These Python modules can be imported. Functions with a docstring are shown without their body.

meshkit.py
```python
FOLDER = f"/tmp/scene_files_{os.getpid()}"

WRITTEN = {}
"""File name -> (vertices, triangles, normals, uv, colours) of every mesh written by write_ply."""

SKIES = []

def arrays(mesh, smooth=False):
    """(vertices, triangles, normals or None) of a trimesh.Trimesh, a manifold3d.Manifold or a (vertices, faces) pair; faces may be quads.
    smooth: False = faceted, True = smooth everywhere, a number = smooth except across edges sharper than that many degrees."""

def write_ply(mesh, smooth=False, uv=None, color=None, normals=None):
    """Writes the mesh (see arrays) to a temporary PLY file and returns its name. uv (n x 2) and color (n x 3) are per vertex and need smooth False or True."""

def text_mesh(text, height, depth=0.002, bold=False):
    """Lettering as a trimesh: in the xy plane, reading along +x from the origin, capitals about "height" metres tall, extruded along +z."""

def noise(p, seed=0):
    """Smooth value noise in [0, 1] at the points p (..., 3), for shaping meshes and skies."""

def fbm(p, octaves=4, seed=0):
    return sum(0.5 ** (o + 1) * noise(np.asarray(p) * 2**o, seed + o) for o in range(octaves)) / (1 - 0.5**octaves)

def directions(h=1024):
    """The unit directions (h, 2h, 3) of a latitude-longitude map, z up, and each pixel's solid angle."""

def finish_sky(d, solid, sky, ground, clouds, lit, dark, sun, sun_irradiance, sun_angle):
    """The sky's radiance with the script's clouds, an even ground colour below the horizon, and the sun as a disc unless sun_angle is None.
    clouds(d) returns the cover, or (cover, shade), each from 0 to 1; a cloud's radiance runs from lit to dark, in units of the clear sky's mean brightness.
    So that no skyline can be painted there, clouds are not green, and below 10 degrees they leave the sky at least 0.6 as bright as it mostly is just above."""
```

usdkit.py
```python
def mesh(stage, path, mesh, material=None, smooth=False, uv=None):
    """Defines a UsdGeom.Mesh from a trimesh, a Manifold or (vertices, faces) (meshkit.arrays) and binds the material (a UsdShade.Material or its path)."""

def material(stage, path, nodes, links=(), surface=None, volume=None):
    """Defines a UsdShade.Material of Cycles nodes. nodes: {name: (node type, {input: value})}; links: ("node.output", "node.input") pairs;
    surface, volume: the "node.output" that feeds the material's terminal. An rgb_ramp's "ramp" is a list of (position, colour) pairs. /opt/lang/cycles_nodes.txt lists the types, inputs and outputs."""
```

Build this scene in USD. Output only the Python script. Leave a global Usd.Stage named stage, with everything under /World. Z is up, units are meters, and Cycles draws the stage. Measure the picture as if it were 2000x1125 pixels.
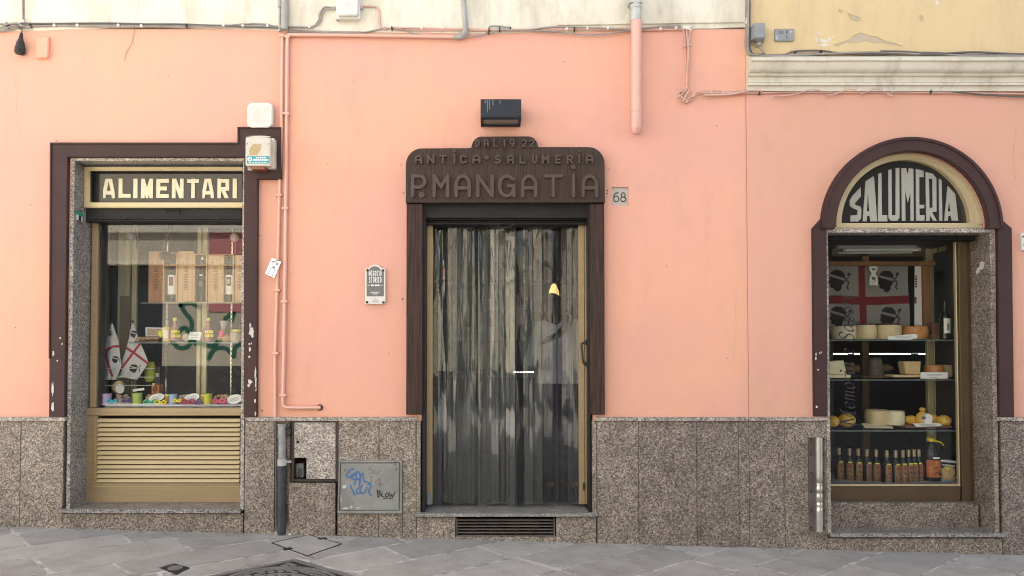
import math, random
import numpy as np, trimesh, manifold3d as m3
import shapely
from shapely.geometry import Polygon, LineString, Point, box as sbox, MultiPolygon
from shapely.ops import unary_union
from shapely import affinity
import usdkit, meshkit
from pxr import Usd, UsdGeom, UsdLux, UsdShade, Gf, Sdf, Vt

stage = Usd.Stage.CreateInMemory()
UsdGeom.SetStageUpAxis(stage, 'Z'); UsdGeom.SetStageMetersPerUnit(stage, 1.0)
UsdGeom.Xform.Define(stage, '/World'); UsdGeom.Scope.Define(stage, '/World/Looks')

# ------------------------------------------------------------------ camera, sky, sun, exposure
F = 1457.5; TILT = math.radians(1.5); CX = 960.0; CY = 670 - F * math.tan(TILT)   # photograph pixels (2000 wide)
CAM = np.array([0, -5.5, 1.434])
cam = UsdGeom.Camera.Define(stage, '/World/camera')
cam.AddTranslateOp().Set(Gf.Vec3d(*map(float, CAM))); cam.AddRotateXOp().Set(90 + math.degrees(TILT))
cam.CreateHorizontalApertureAttr(36.0); cam.CreateVerticalApertureAttr(20.25)
cam.CreateFocalLengthAttr(36.0 * F / 2000)
cam.CreateHorizontalApertureOffsetAttr((1000 - CX) / 2000 * 36)
cam.CreateVerticalApertureOffsetAttr((CY - 562.5) / 2000 * 36)
cam.CreateExposureAttr(1.98)
SUN = np.array([-0.62, 0.62, 0.95]); SUN = SUN / np.linalg.norm(SUN)
sun = UsdLux.DistantLight.Define(stage, '/World/sun')
sun.CreateIntensityAttr(1.15); sun.CreateAngleAttr(0.5); sun.CreateNormalizeAttr(True); sun.CreateColorAttr(Gf.Vec3f(1.0, 0.93, 0.82))
z_ = Gf.Rotation(Gf.Vec3d(0, 0, 1), Gf.Vec3d(*map(float, SUN)))
sun.AddTransformOp().Set(Gf.Matrix4d().SetRotate(z_))
sky = UsdLux.DomeLight.Define(stage, '/World/sky'); sky.CreateIntensityAttr(1.0)
skym = usdkit.material(stage, '/World/Looks/sky', {
    's': ('sky_texture', {'sky_type': 'single_scattering', 'sun_disc': False, 'sun_elevation': math.asin(SUN[2]), 'sun_rotation': math.atan2(SUN[0], SUN[1])}),
    'h': ('hsv', {'saturation': 0.30}), 'b': ('background_shader', {'strength': 0.12})},
    [('s.color', 'h.color'), ('h.color', 'b.color')], surface='b.background')
UsdShade.MaterialBindingAPI.Apply(sky.GetPrim()).Bind(skym)
sky.GetPrim().SetCustomDataByKey('kind', 'structure')

# ------------------------------------------------------------------ helpers
rng = random.Random(7); nrs = np.random.RandomState(7)
TAKEN = {}
def fresh(base):
    n = TAKEN.get(base, 0); TAKEN[base] = n + 1
    return base if n == 0 else f'{base}_{n:03d}'
class P:
    def __init__(s, path, loc): s.path, s.loc = path, np.array(loc, float)
def tag(prim, label=None, cat=None, group=None, kind=None):
    for k, v in (('label', label), ('category', cat), ('group', group), ('kind', kind)):
        if v: prim.SetCustomDataByKey(k, v)
def thing(name, label, cat, loc=(0, 0, 0), group=None, kind=None):
    path = fresh('/World/' + name)
    x = UsdGeom.Xform.Define(stage, path); x.AddTranslateOp().Set(Gf.Vec3d(*map(float, loc)))
    tag(x.GetPrim(), label, cat, group, kind)
    return P(path, loc)
def cat_(ms):
    return trimesh.util.concatenate([tm(m) for m in ms])
def tm(m):
    if hasattr(m, 'to_mesh'):
        q = m.to_mesh(); return trimesh.Trimesh(q.vert_properties[:, :3], q.tri_verts, process=False)
    return m
def part(parent, name, mesh, mat, smooth=35, label=None, kind=None, col=None):
    path = fresh(parent.path + '/' + name)
    m = tm(mesh).copy(); m.apply_translation(-parent.loc)
    g = usdkit.mesh(stage, path, m, MATS[mat], smooth=smooth)
    if col is not None:
        UsdGeom.PrimvarsAPI(g).CreatePrimvar('col', Sdf.ValueTypeNames.Color3fArray, 'vertex').Set(Vt.Vec3fArray.FromNumpy(np.asarray(col, np.float32)))
    tag(g.GetPrim(), label, kind=kind)
    return P(path, parent.loc)
def solo(name, mesh, mat, label, cat, smooth=35, group=None, kind=None, col=None):
    path = fresh('/World/' + name)
    m = tm(mesh).copy()
    loc = np.array([m.bounds[:, 0].mean(), m.bounds[:, 1].mean(), m.bounds[0, 2]]); m.apply_translation(-loc)
    g = usdkit.mesh(stage, path, m, MATS[mat], smooth=smooth); g.AddTranslateOp().Set(Gf.Vec3d(*map(float, loc)))
    if col is not None:
        UsdGeom.PrimvarsAPI(g).CreatePrimvar('col', Sdf.ValueTypeNames.Color3fArray, 'vertex').Set(Vt.Vec3fArray.FromNumpy(np.asarray(col, np.float32)))
    tag(g.GetPrim(), label, cat, group, kind)
    return P(path, loc)
def dup(src, name, loc, label, cat, group, rotz=0):
    path = fresh('/World/' + name)
    x = UsdGeom.Xform.Define(stage, path); x.AddTranslateOp().Set(Gf.Vec3d(*map(float, loc)))
    if rotz: x.AddRotateZOp().Set(rotz)
    x.GetPrim().GetReferences().AddInternalReference(src.path); x.GetPrim().SetInstanceable(True)
    tag(x.GetPrim(), label, cat, group)
    return P(path, loc)

# photograph pixel -> point of the place at depth y (wall plane y=0, inside y>0)
def ray(px, py):
    v = np.array([(px - CX) / F, 1, (CY - py) / F]); c, s = math.cos(TILT), math.sin(TILT)
    return np.array([v[0], v[1] * c - v[2] * s, v[1] * s + v[2] * c])
def W(px, py, y=0.0):
    r = ray(px, py); return CAM + r * (y - CAM[1]) / r[1]
def X(px, y=0.0, py=650): return W(px, py, y)[0]
def Z(py, y=0.0): return W(CX, py, y)[2]
def S(y=0.0): return (5.5 + y) / F          # metres per photograph pixel at depth y
GS = -0.0278; GZ = -0.0037
def gz(x): return GZ + GS * x
def G(px, py):
    r = ray(px, py); t = (GZ + GS * CAM[0] - CAM[2]) / (r[2] - GS * r[0]); return CAM + r * t

def bx(x0, x1, y0, y1, z0, z1, ch=0.0):
    if x0 > x1: x0, x1 = x1, x0
    if y0 > y1: y0, y1 = y1, y0
    if z0 > z1: z0, z1 = z1, z0
    ch = min(ch, (x1 - x0) * .45, (y1 - y0) * .45, (z1 - z0) * .45)
    if ch <= 0:
        b = trimesh.creation.box([x1 - x0, y1 - y0, z1 - z0]); b.apply_translation([(x0 + x1) / 2, (y0 + y1) / 2, (z0 + z1) / 2]); return b
    pts = []
    for k in range(3):
        d = [ch] * 3; d[k] = 0
        for a in (x0 + d[0], x1 - d[0]):
            for b in (y0 + d[1], y1 - d[1]):
                for c in (z0 + d[2], z1 - d[2]): pts.append((a, b, c))
    return trimesh.convex.convex_hull(np.array(pts))
def pbx(px0, py0, px1, py1, ya, yb, ch=0.002):
    a = W(px0, (py0 + py1) / 2, ya); b = W(px1, (py0 + py1) / 2, ya)
    return bx(a[0], b[0], ya, yb, Z(py1, ya), Z(py0, ya), ch)
def polys(g):
    if g.is_empty: return []
    return [q for q in getattr(g, 'geoms', [g]) if q.geom_type == 'Polygon' and q.area > 1e-9]
def prism(g, ya, yb, bevel=0.0):
    """polygon(s) in (x, z) as a solid from y=ya (front) to y=yb"""
    out = []
    lo, hi = min(ya, yb), max(ya, yb)
    def ex(gg, a, b):
        for q in polys(gg):
            m = trimesh.creation.extrude_polygon(q, b - a, engine='earcut')
            v = np.array(m.vertices); m.vertices = np.stack([v[:, 0], b - v[:, 2], v[:, 1]], 1)
            out.append(m)
    if bevel > 0:
        ex(g, lo + bevel, hi); ex(g.buffer(-bevel, join_style=2), lo, lo + bevel)
    else: ex(g, lo, hi)
    m = trimesh.util.concatenate(out)
    return m
def pp(pts, y=0.0):
    return Polygon([tuple(W(a, b, y)[[0, 2]]) for a, b in pts]).buffer(0)
def pl(pts, w, y=0.0, cap=1, join=1):
    return LineString([tuple(W(a, b, y)[[0, 2]]) for a, b in pts]).buffer(w / 2, cap_style=cap, join_style=join)
def catmull(pts, n=6):
    p = np.asarray(pts, float)
    if len(p) < 3: return np.vstack([p[0] + (p[-1] - p[0]) * t for t in np.linspace(0, 1, n)]) if n > 2 else p
    q = np.vstack([2 * p[0] - p[1], p, 2 * p[-1] - p[-2]]); out = []
    for i in range(1, len(q) - 2):
        for t in np.linspace(0, 1, n, endpoint=False):
            a, b, c, d = q[i - 1], q[i], q[i + 1], q[i + 2]
            out.append(.5 * ((2 * b) + (-a + c) * t + (2 * a - 5 * b + 4 * c - d) * t * t + (-a + 3 * b - 3 * c + d) * t ** 3))
    out.append(p[-1]); return np.array(out)
def tube(pts, r, sides=8, caps=True):
    p = np.asarray(pts, float); r = np.broadcast_to(r, (len(p),))
    t = np.gradient(p, axis=0); t /= np.linalg.norm(t, axis=1, keepdims=True) + 1e-12
    ref = np.array([0, 1.0, 0]) if abs(t[:, 1]).max() < .95 else np.array([.3, .2, 1.0])
    a = np.cross(t, ref); a /= np.linalg.norm(a, axis=1, keepdims=True) + 1e-12
    b = np.cross(t, a); an = np.arange(sides) * 2 * np.pi / sides
    v = p[:, None] + r[:, None, None] * (np.cos(an)[None, :, None] * a[:, None] + np.sin(an)[None, :, None] * b[:, None])
    i, j = np.meshgrid(np.arange(len(p) - 1), np.arange(sides), indexing='ij')
    q = np.stack([i * sides + j, i * sides + (j + 1) % sides, (i + 1) * sides + (j + 1) % sides, (i + 1) * sides + j], -1).reshape(-1, 4)
    f = np.vstack([q[:, [0, 2, 1]], q[:, [0, 3, 2]]]); v = v.reshape(-1, 3)
    if caps:
        n = len(v); v = np.vstack([v, p[0], p[-1]]); k = np.arange(sides); e = (len(p) - 1) * sides
        f = np.vstack([f, np.stack([np.full(sides, n), k, (k + 1) % sides], 1), np.stack([np.full(sides, n + 1), e + (k + 1) % sides, e + k], 1)])
    m = trimesh.Trimesh(v, f, process=False); return m
def ptube(pts, y, r, sides=8, n=6, smooth=True):
    w = np.array([W(p[0], p[1], p[2] if len(p) > 2 else y) for p in pts])
    return tube(catmull(w, n) if smooth else w, r, sides)
def lathe(prof, c, n=24, axis='z'):
    """prof: (radius, height) pairs; axis z up from point c"""
    pr = np.array(prof, float); an = np.arange(n) * 2 * np.pi / n
    v = np.stack([pr[:, None, 0] * np.cos(an), pr[:, None, 0] * np.sin(an), np.broadcast_to(pr[:, None, 1], (len(pr), n))], -1).reshape(-1, 3)
    i, j = np.meshgrid(np.arange(len(pr) - 1), np.arange(n), indexing='ij')
    q = np.stack([i * n + j, i * n + (j + 1) % n, (i + 1) * n + (j + 1) % n, (i + 1) * n + j], -1).reshape(-1, 4)
    f = np.vstack([q[:, [0, 1, 2]], q[:, [0, 2, 3]]])
    nv = len(v); v = np.vstack([v, [0, 0, pr[0, 1]], [0, 0, pr[-1, 1]]]); k = np.arange(n); e = (len(pr) - 1) * n
    f = np.vstack([f, np.stack([np.full(n, nv), (k + 1) % n, k], 1), np.stack([np.full(n, nv + 1), e + k, e + (k + 1) % n], 1)])
    if axis == 'y': v = np.stack([v[:, 0], -v[:, 2], v[:, 1]], 1)     # height points to the street (-y)
    m = trimesh.Trimesh(v + np.asarray(c, float), f, process=False); return m
def ball(c, r, sub=2):
    m = trimesh.creation.icosphere(sub, 1.0); m.vertices = m.vertices * np.asarray(r) + np.asarray(c); return m
def rough(m, amp, scale, seed=0):
    m = tm(m).copy(); v = np.array(m.vertices); n = np.array(m.vertex_normals)
    m.vertices = v + n * ((meshkit.fbm(v * scale + 17.3, 3, seed) - .5) * 2 * amp)[:, None]; return m
def rrect(x0, z0, x1, z1, r): return sbox(min(x0, x1) + r, min(z0, z1) + r, max(x0, x1) - r, max(z0, z1) - r).buffer(r, 6)
def prr(px0, py0, px1, py1, y, r):
    a, b = W(px0, py0, y), W(px1, py1, y); return rrect(a[0], b[2], b[0], a[2], r)

# ------------------------------------------------------------------ materials
MATS = {}
def mat(name, col, rough=.55, metal=0.0, col2=None, scale=4.0, detail=5, lo=.35, hi=.65, bump=0.0, bscale=40, bdist=.004, stretch=None, spec=.5, coat=0, trans=0, sheen=0, emit=None, estr=0, alpha=1.0, col3=None, scale3=30):
    n = {'p': ('principled_bsdf', {'base_color': col, 'roughness': rough, 'metallic': metal, 'specular_ior_level': spec, 'coat_weight': coat, 'transmission_weight': trans})}
    l = []
    if emit is not None: n['p'][1].update(emission_color=emit, emission_strength=estr)
    need = col2 is not None or bump > 0 or col3 is not None
    if need:
        n['g'] = ('geometry', {}); src = 'g.position'
        if stretch is not None:
            n['m'] = ('mapping', {'scale': stretch}); l.append(('g.position', 'm.vector')); src = 'm.vector'
    if col2 is not None:
        n['n'] = ('noise_texture', {'scale': scale, 'detail': detail, 'roughness': .6}); l.append((src, 'n.vector'))
        n['r'] = ('rgb_ramp', {'ramp': [(lo, col), (hi, col2)]}); l += [('n.fac', 'r.fac')]
        out = 'r.color'
        if col3 is not None:
            n['n3'] = ('noise_texture', {'scale': scale3, 'detail': 4, 'roughness': .65}); l.append((src, 'n3.vector'))
            n['r3'] = ('map_range', {'from_min': .52, 'from_max': .72, 'clamp': True}); l.append(('n3.fac', 'r3.value'))
            n['x3'] = ('mix_color', {'b': col3}); l += [('r3.result', 'x3.fac'), (out, 'x3.a')]; out = 'x3.result'
        l.append((out, 'p.base_color'))
    if bump > 0:
        n['nb'] = ('noise_texture', {'scale': bscale, 'detail': 4, 'roughness': .6}); l.append((src, 'nb.vector'))
        n['b'] = ('bump', {'strength': bump, 'distance': bdist}); l += [('nb.fac', 'b.height'), ('b.normal', 'p.normal')]
    MATS[name] = usdkit.material(stage, '/World/Looks/' + name, n, l, surface='p.BSDF'); return name

def granite(name, dark, mid, light, lvl=1.0, scale=118, sl=.35):
    dark, mid, light = (tuple(np.array(c) * lvl) for c in (dark, mid, light))
    n = {'g': ('geometry', {}), 'v': ('voronoi_texture', {'scale': scale, 'randomness': 1.0}), 'sc': ('separate_color', {}),
         'r': ('rgb_ramp', {'interpolate': False, 'ramp': [(0, dark), (.20, mid), (.50, tuple(np.array(mid) * .68)), (.70, tuple(np.array(mid) * 1.32)), (.89, light)]}),
         'n': ('noise_texture', {'scale': 7.0, 'detail': 4}), 'mr': ('map_range', {'from_min': .3, 'from_max': .7, 'to_min': .78, 'to_max': 1.18, 'clamp': True}),
         'v2': ('voronoi_texture', {'scale': scale * 2.3}), 'sc2': ('separate_color', {}), 'mr2': ('map_range', {'to_min': .75, 'to_max': 1.25}),
         'x': ('vector_math', {'math_type': 'scale'}), 'x2': ('vector_math', {'math_type': 'scale'}), 'p': ('principled_bsdf', {'roughness': sl, 'specular_ior_level': .4}),
         'wn': ('noise_texture', {'scale': 40.0, 'detail': 2}), 'wm': ('vector_math', {'math_type': 'scale', 'scale': .006}), 'wa': ('vector_math', {'math_type': 'add'})}
    l = [('g.position', 'wn.vector'), ('wn.color', 'wm.vector1'), ('g.position', 'wa.vector1'), ('wm.vector', 'wa.vector2'), ('wa.vector', 'v.vector'), ('g.position', 'n.vector'), ('v.color', 'sc.color'), ('sc.r', 'r.fac'), ('n.fac', 'mr.value'),
         ('g.position', 'v2.vector'), ('v2.color', 'sc2.color'), ('sc2.g', 'mr2.value'), ('r.color', 'x.vector1'), ('mr.result', 'x.scale'), ('x.vector', 'x2.vector1'), ('mr2.result', 'x2.scale'), ('x2.vector', 'p.base_color')]
    MATS[name] = usdkit.material(stage, '/World/Looks/' + name, n, l, surface='p.BSDF')
def glassy(name, ior=1.7, tint=(.93, .95, .94), grough=0.0, dirt=0.0, dirtcol=(.5, .5, .48), bump=0.0, bscale=8, stretch=(1, 1, 1)):
    n = {'t': ('transparent_bsdf', {'color': tint}), 'g': ('glossy_bsdf', {'color': (1, 1, 1), 'roughness': grough}), 'f': ('fresnel', {'IOR': ior}), 'm': ('mix_closure', {}), 'gb': ('geometry', {}), 'iv': ('math', {'math_type': 'subtract', 'value1': 1.0}), 'ml': ('math', {'math_type': 'multiply'})}
    l = [('gb.backfacing', 'iv.value2'), ('f.fac', 'ml.value1'), ('iv.value', 'ml.value2'), ('ml.value', 'm.fac'), ('t.BSDF', 'm.closure1'), ('g.BSDF', 'm.closure2')]
    out = 'm.closure'
    if bump:
        n.update({'ge': ('geometry', {}), 'mp': ('mapping', {'scale': stretch}), 'nb': ('noise_texture', {'scale': bscale, 'detail': 2}), 'b': ('bump', {'strength': bump, 'distance': .02})})
        l += [('ge.position', 'mp.vector'), ('mp.vector', 'nb.vector'), ('nb.fac', 'b.height'), ('b.normal', 'g.normal')]
    if dirt:
        n.update({'d': ('diffuse_bsdf', {'color': dirtcol}), 'm2': ('mix_closure', {'fac': dirt})})
        l += [('m.closure', 'm2.closure1'), ('d.BSDF', 'm2.closure2')]; out = 'm2.closure'
    MATS[name] = usdkit.material(stage, '/World/Looks/' + name, n, l, surface=out)
def vcol(name, rough=.8):
    MATS[name] = usdkit.material(stage, '/World/Looks/' + name, {'a': ('attribute', {'attribute': 'col'}), 'p': ('principled_bsdf', {'roughness': rough})}, [('a.color', 'p.base_color')], surface='p.BSDF')

def plaster(name, c1, c2, stain=None, bump=.25, slo=.5, smax=.85):
    """painted render: broad tonal drift, fine trowel relief, faint vertical run marks"""
    n = {'g': ('geometry', {}), 'n': ('noise_texture', {'scale': .9, 'detail': 5, 'roughness': .55}), 'r': ('rgb_ramp', {'ramp': [(.37, c1), (.63, c2)]}),
         'mp': ('mapping', {'scale': (9, 9, .7)}), 'n2': ('noise_texture', {'scale': 1.0, 'detail': 4}), 'mr': ('map_range', {'from_min': .35, 'from_max': .75, 'to_min': 1.005, 'to_max': .985, 'clamp': True}),
         'x': ('vector_math', {'math_type': 'scale'}), 'p': ('principled_bsdf', {'roughness': .85, 'specular_ior_level': .25}),
         'n4': ('noise_texture', {'scale': 9.0, 'detail': 6, 'roughness': .65}), 'b1': ('bump', {'strength': bump, 'distance': .012}),
         'n5': ('noise_texture', {'scale': 160.0, 'detail': 3}), 'b2': ('bump', {'strength': bump * .7, 'distance': .002})}
    l = [('g.position', 'n.vector'), ('n.fac', 'r.fac'), ('g.position', 'mp.vector'), ('mp.vector', 'n2.vector'), ('n2.fac', 'mr.value'), ('r.color', 'x.vector1'), ('mr.result', 'x.scale'),
         ('g.position', 'n4.vector'), ('n4.fac', 'b1.height'), ('g.position', 'n5.vector'), ('n5.fac', 'b2.height'), ('b1.normal', 'b2.normal'), ('b2.normal', 'p.normal')]
    out = 'x.vector'
    if stain is not None:
        n.update({'mp6': ('mapping', {'scale': (3.2, 3.2, 1.1)}), 'n6': ('noise_texture', {'scale': 1.3, 'detail': 8, 'roughness': .7}), 'm6': ('map_range', {'from_min': slo, 'from_max': slo + .28, 'to_max': smax, 'clamp': True}), 'x6': ('mix_color', {'b': stain})})
        l += [('g.position', 'mp6.vector'), ('mp6.vector', 'n6.vector'), ('n6.fac', 'm6.value'), ('m6.result', 'x6.fac'), (out, 'x6.a')]; out = 'x6.result'
    l.append((out, 'p.base_color'))
    MATS[name] = usdkit.material(stage, '/World/Looks/' + name, n, l, surface='p.BSDF')

plaster('pink_render', (.735, .385, .265), (.675, .355, .282), stain=(.56, .30, .225), slo=.54, smax=.55)
plaster('pink_render_right', (.675, .355, .275), (.635, .345, .25), stain=(.52, .285, .22), slo=.54, smax=.55)
plaster('cream_render', (.71, .655, .53), (.69, .645, .54), stain=(.40, .36, .27), bump=.35, slo=.45)
plaster('yellow_render', (.64, .49, .27), (.60, .465, .265), stain=(.52, .39, .22), bump=.35)
plaster('cornice_render', (.62, .57, .47), (.66, .62, .52), stain=(.30, .27, .22), bump=.5)
plaster('bare_plaster', (.52, .42, .30), (.44, .36, .27), bump=.7)
plaster('cream_facade', (.66, .60, .48), (.62, .57, .47), stain=(.45, .42, .35))
plaster('brown_facade', (.055, .046, .042), (.042, .036, .033))
granite('granite_tan', (.10, .083, .067), (.235, .195, .156), (.40, .35, .295))
granite('granite_warm', (.088, .072, .06), (.215, .176, .143), (.37, .32, .27))
granite('granite_red', (.078, .062, .053), (.187, .152, .130), (.34, .295, .255))
granite('granite_deep', (.074, .059, .051), (.178, .145, .125), (.32, .28, .245))
granite('granite_pale', (.15, .128, .112), (.34, .30, .26), (.54, .49, .43))
granite('granite_grey', (.07, .065, .062), (.23, .215, .20), (.42, .39, .37))
granite('granite_worn', (.16, .15, .14), (.255, .24, .22), (.34, .32, .30), scale=120, sl=.55)
mat('brown_paint', (.056, .028, .026), .55, spec=.25, col2=(.043, .023, .022), scale=2.5, bump=.25, bscale=30, bdist=.004)
mat('old_wood', (.060, .032, .023), .65, spec=.25, col2=(.026, .015, .011), scale=1.0, detail=6, stretch=(95, 95, 3.5), bump=.9, bscale=1.0, bdist=.006, lo=.4, hi=.62)
mat('sign_wood', (.056, .034, .027), .6, spec=.25, col2=(.034, .022, .018), scale=1.0, detail=6, stretch=(80, 80, 4), bump=.8, bscale=1.0, bdist=.005, lo=.42, hi=.62)
mat('letter_wood', (.074, .047, .040), .45, spec=.4, col2=(.056, .036, .031), scale=1.0, stretch=(60, 60, 6), bump=.3, bscale=1.0)
mat('paint_chip', (.55, .50, .46), .8)
mat('black_iron', (.018, .014, .013), .6, col2=(.035, .022, .017), scale=25, bump=.3)
mat('dark_metal', (.011, .010, .011), .5, col2=(.016, .015, .016), scale=6, spec=.3)
mat('gold_alu', (.34, .255, .145), .42, .4, col2=(.30, .225, .13), scale=3, stretch=(1, 1, 20))
mat('bronze_alu', (.125, .085, .048), .42, .5, col2=(.10, .07, .04), scale=3)
mat('pale_gold', (.56, .46, .28), .42, .35)
mat('louvre_gold', (.56, .44, .25), .42, .25)
mat('black_glass', (.018, .017, .017), .12, spec=.6)
mat('cream_letter', (.78, .70, .50), .45)
mat('silver_letter', (.40, .39, .34), .35, .2)
mat('white_plastic', (.66, .64, .60), .45, col2=(.61, .59, .54), scale=12)
mat('old_plastic', (.57, .54, .46), .5, col2=(.51, .47, .39), scale=14)
mat('white_card', (.78, .77, .74), .7)
mat('teal_print', (.05, .30, .32), .6)
mat('white_print', (.75, .78, .76), .6)
mat('dark_print', (.03, .03, .03), .7)
mat('grey_print', (.15, .145, .135), .7)
mat('red_lens', (.22, .045, .02), .3, coat=.4)
mat('hole_dark', (.006, .006, .006), .9)
mat('lamp_navy', (.012, .015, .022), .45, spec=.35, col2=(.018, .022, .031), scale=5)
mat('lamp_streak', (.14, .17, .20), .7)
mat('frosted_glass_lens', (.20, .19, .17), .4, coat=.2)
mat('grey_plastic', (.26, .27, .28), .5, col2=(.22, .23, .24), scale=9)
mat('grey_pipe', (.40, .39, .37), .55, col2=(.33, .32, .30), scale=12)
mat('cable_grey', (.36, .33, .30), .65, col2=(.24, .21, .19), scale=10)
mat('cable_dark', (.12, .11, .11), .6)
mat('cable_pink', (.66, .40, .32), .7, col2=(.50, .33, .28), scale=9)
mat('conduit_pink', (.70, .40, .31), .6, col2=(.67, .40, .32), scale=5)
mat('tie_black', (.015, .015, .015), .5)
mat('pipe_paint', (.69, .39, .305), .55, col2=(.66, .385, .31), scale=5)
mat('zinc', (.50, .50, .47), .5, .2, col2=(.42, .42, .40), scale=12)
mat('cast_navy', (.022, .025, .036), .55, col2=(.045, .045, .048), scale=11, bump=.3)
mat('drain_grey', (.33, .34, .34), .5, col2=(.20, .20, .195), scale=14)
mat('cabinet_grey', (.25, .255, .24), .5, .15, col2=(.19, .19, .18), scale=5, detail=7, col3=(.27, .26, .235), scale3=9)
mat('spray_blue', (.035, .12, .30), .6)
mat('marker_grey', (.12, .12, .12), .7)
mat('marker_black', (.02, .02, .022), .6)
mat('steel', (.62, .60, .55), .28, .85, col2=(.48, .46, .42), scale=6, bump=.15, bscale=25)
mat('rust_steel', (.14, .12, .11), .6, .4, col2=(.09, .07, .06), scale=10)
mat('pave_a', (.43, .415, .392), .85, col2=(.325, .306, .284), scale=5, detail=9, bump=.9, bscale=70, bdist=.007, col3=(.475, .452, .425), scale3=75)
mat('pave_b', (.40, .386, .365), .85, col2=(.285, .268, .25), scale=5, detail=9, bump=.9, bscale=70, bdist=.007, col3=(.44, .418, .392), scale3=75)
mat('pave_c', (.465, .448, .424), .85, col2=(.365, .345, .32), scale=5, detail=9, bump=.9, bscale=70, bdist=.007, col3=(.51, .488, .46), scale3=75)
mat('pave_d', (.365, .352, .333), .85, col2=(.30, .288, .272), scale=5, detail=9, bump=.9, bscale=70, bdist=.007, col3=(.39, .375, .355), scale3=75)
mat('mortar', (.56, .54, .51), .9, lo=.44, hi=.66, col2=(.20, .19, .178), scale=9, detail=7, bump=.6, bscale=70)
mat('cast_iron', (.21, .208, .20), .55, .0, col2=(.14, .14, .138), scale=14, bump=.3, bscale=60)
mat('cast_iron_low', (.022, .022, .022), .8)
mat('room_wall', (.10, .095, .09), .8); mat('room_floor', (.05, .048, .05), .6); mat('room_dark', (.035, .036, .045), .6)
mat('counter_navy', (.014, .020, .050), .5)
mat('pine', (.54, .34, .165), .6, col2=(.46, .27, .12), scale=1.0, stretch=(50, 50, 4), lo=.4, hi=.6)
mat('pine_dark', (.22, .14, .075), .6)
mat('pine_red', (.40, .20, .10), .55, col2=(.34, .16, .075), scale=1.0, stretch=(50, 50, 4), lo=.4, hi=.6)
mat('frame_wood', (.30, .14, .055), .5, col2=(.24, .105, .04), scale=1.0, stretch=(40, 40, 5))
mat('burnt_print', (.12, .055, .025), .7)
mat('bottle_dark', (.010, .013, .012), .12, spec=.4)
mat('label_paper', (.72, .70, .62), .7); mat('label_red', (.20, .05, .04), .7); mat('label_gold', (.45, .32, .10), .5)
mat('label_pink', (.23, .095, .06), .65, col2=(.27, .155, .06), scale=9, lo=.4, hi=.6)
mat('label_orange', (.52, .16, .04), .6, col2=(.40, .11, .03), scale=16)
mat('capsule_gold', (.42, .33, .20), .35, .5)
mat('tag_yellow', (.80, .72, .06), .6); mat('yellow_plastic', (.75, .58, .04), .45)
mat('wine_liquid', (.50, .22, .20), .1, trans=.35, coat=.4)
mat('clear_bottle', (.70, .70, .66), .1, trans=.6)
mat('limoncello', (.80, .62, .16), .2, trans=.2)
mat('cheese_pale', (.66, .54, .32), .6, col2=(.60, .46, .25), scale=18, bump=.3, bscale=60)
mat('cheese_cut', (.74, .66, .46), .6, col2=(.70, .60, .38), scale=22, bump=.2, bscale=60)
mat('cheese_rind', (.56, .38, .17), .55, col2=(.62, .48, .26), scale=14, bump=.5, bscale=45)
mat('cheese_orange', (.58, .28, .09), .5, col2=(.46, .18, .05), scale=20, bump=.3, bscale=40)
mat('cheese_smoked', (.045, .032, .022), .6, col2=(.09, .07, .055), scale=45, bump=.7, bscale=60)
mat('rind_black', (.05, .03, .02), .5)
mat('provola', (.72, .46, .08), .45, col2=(.66, .38, .06), scale=10)
mat('board_wood', (.16, .075, .04), .5)
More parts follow.
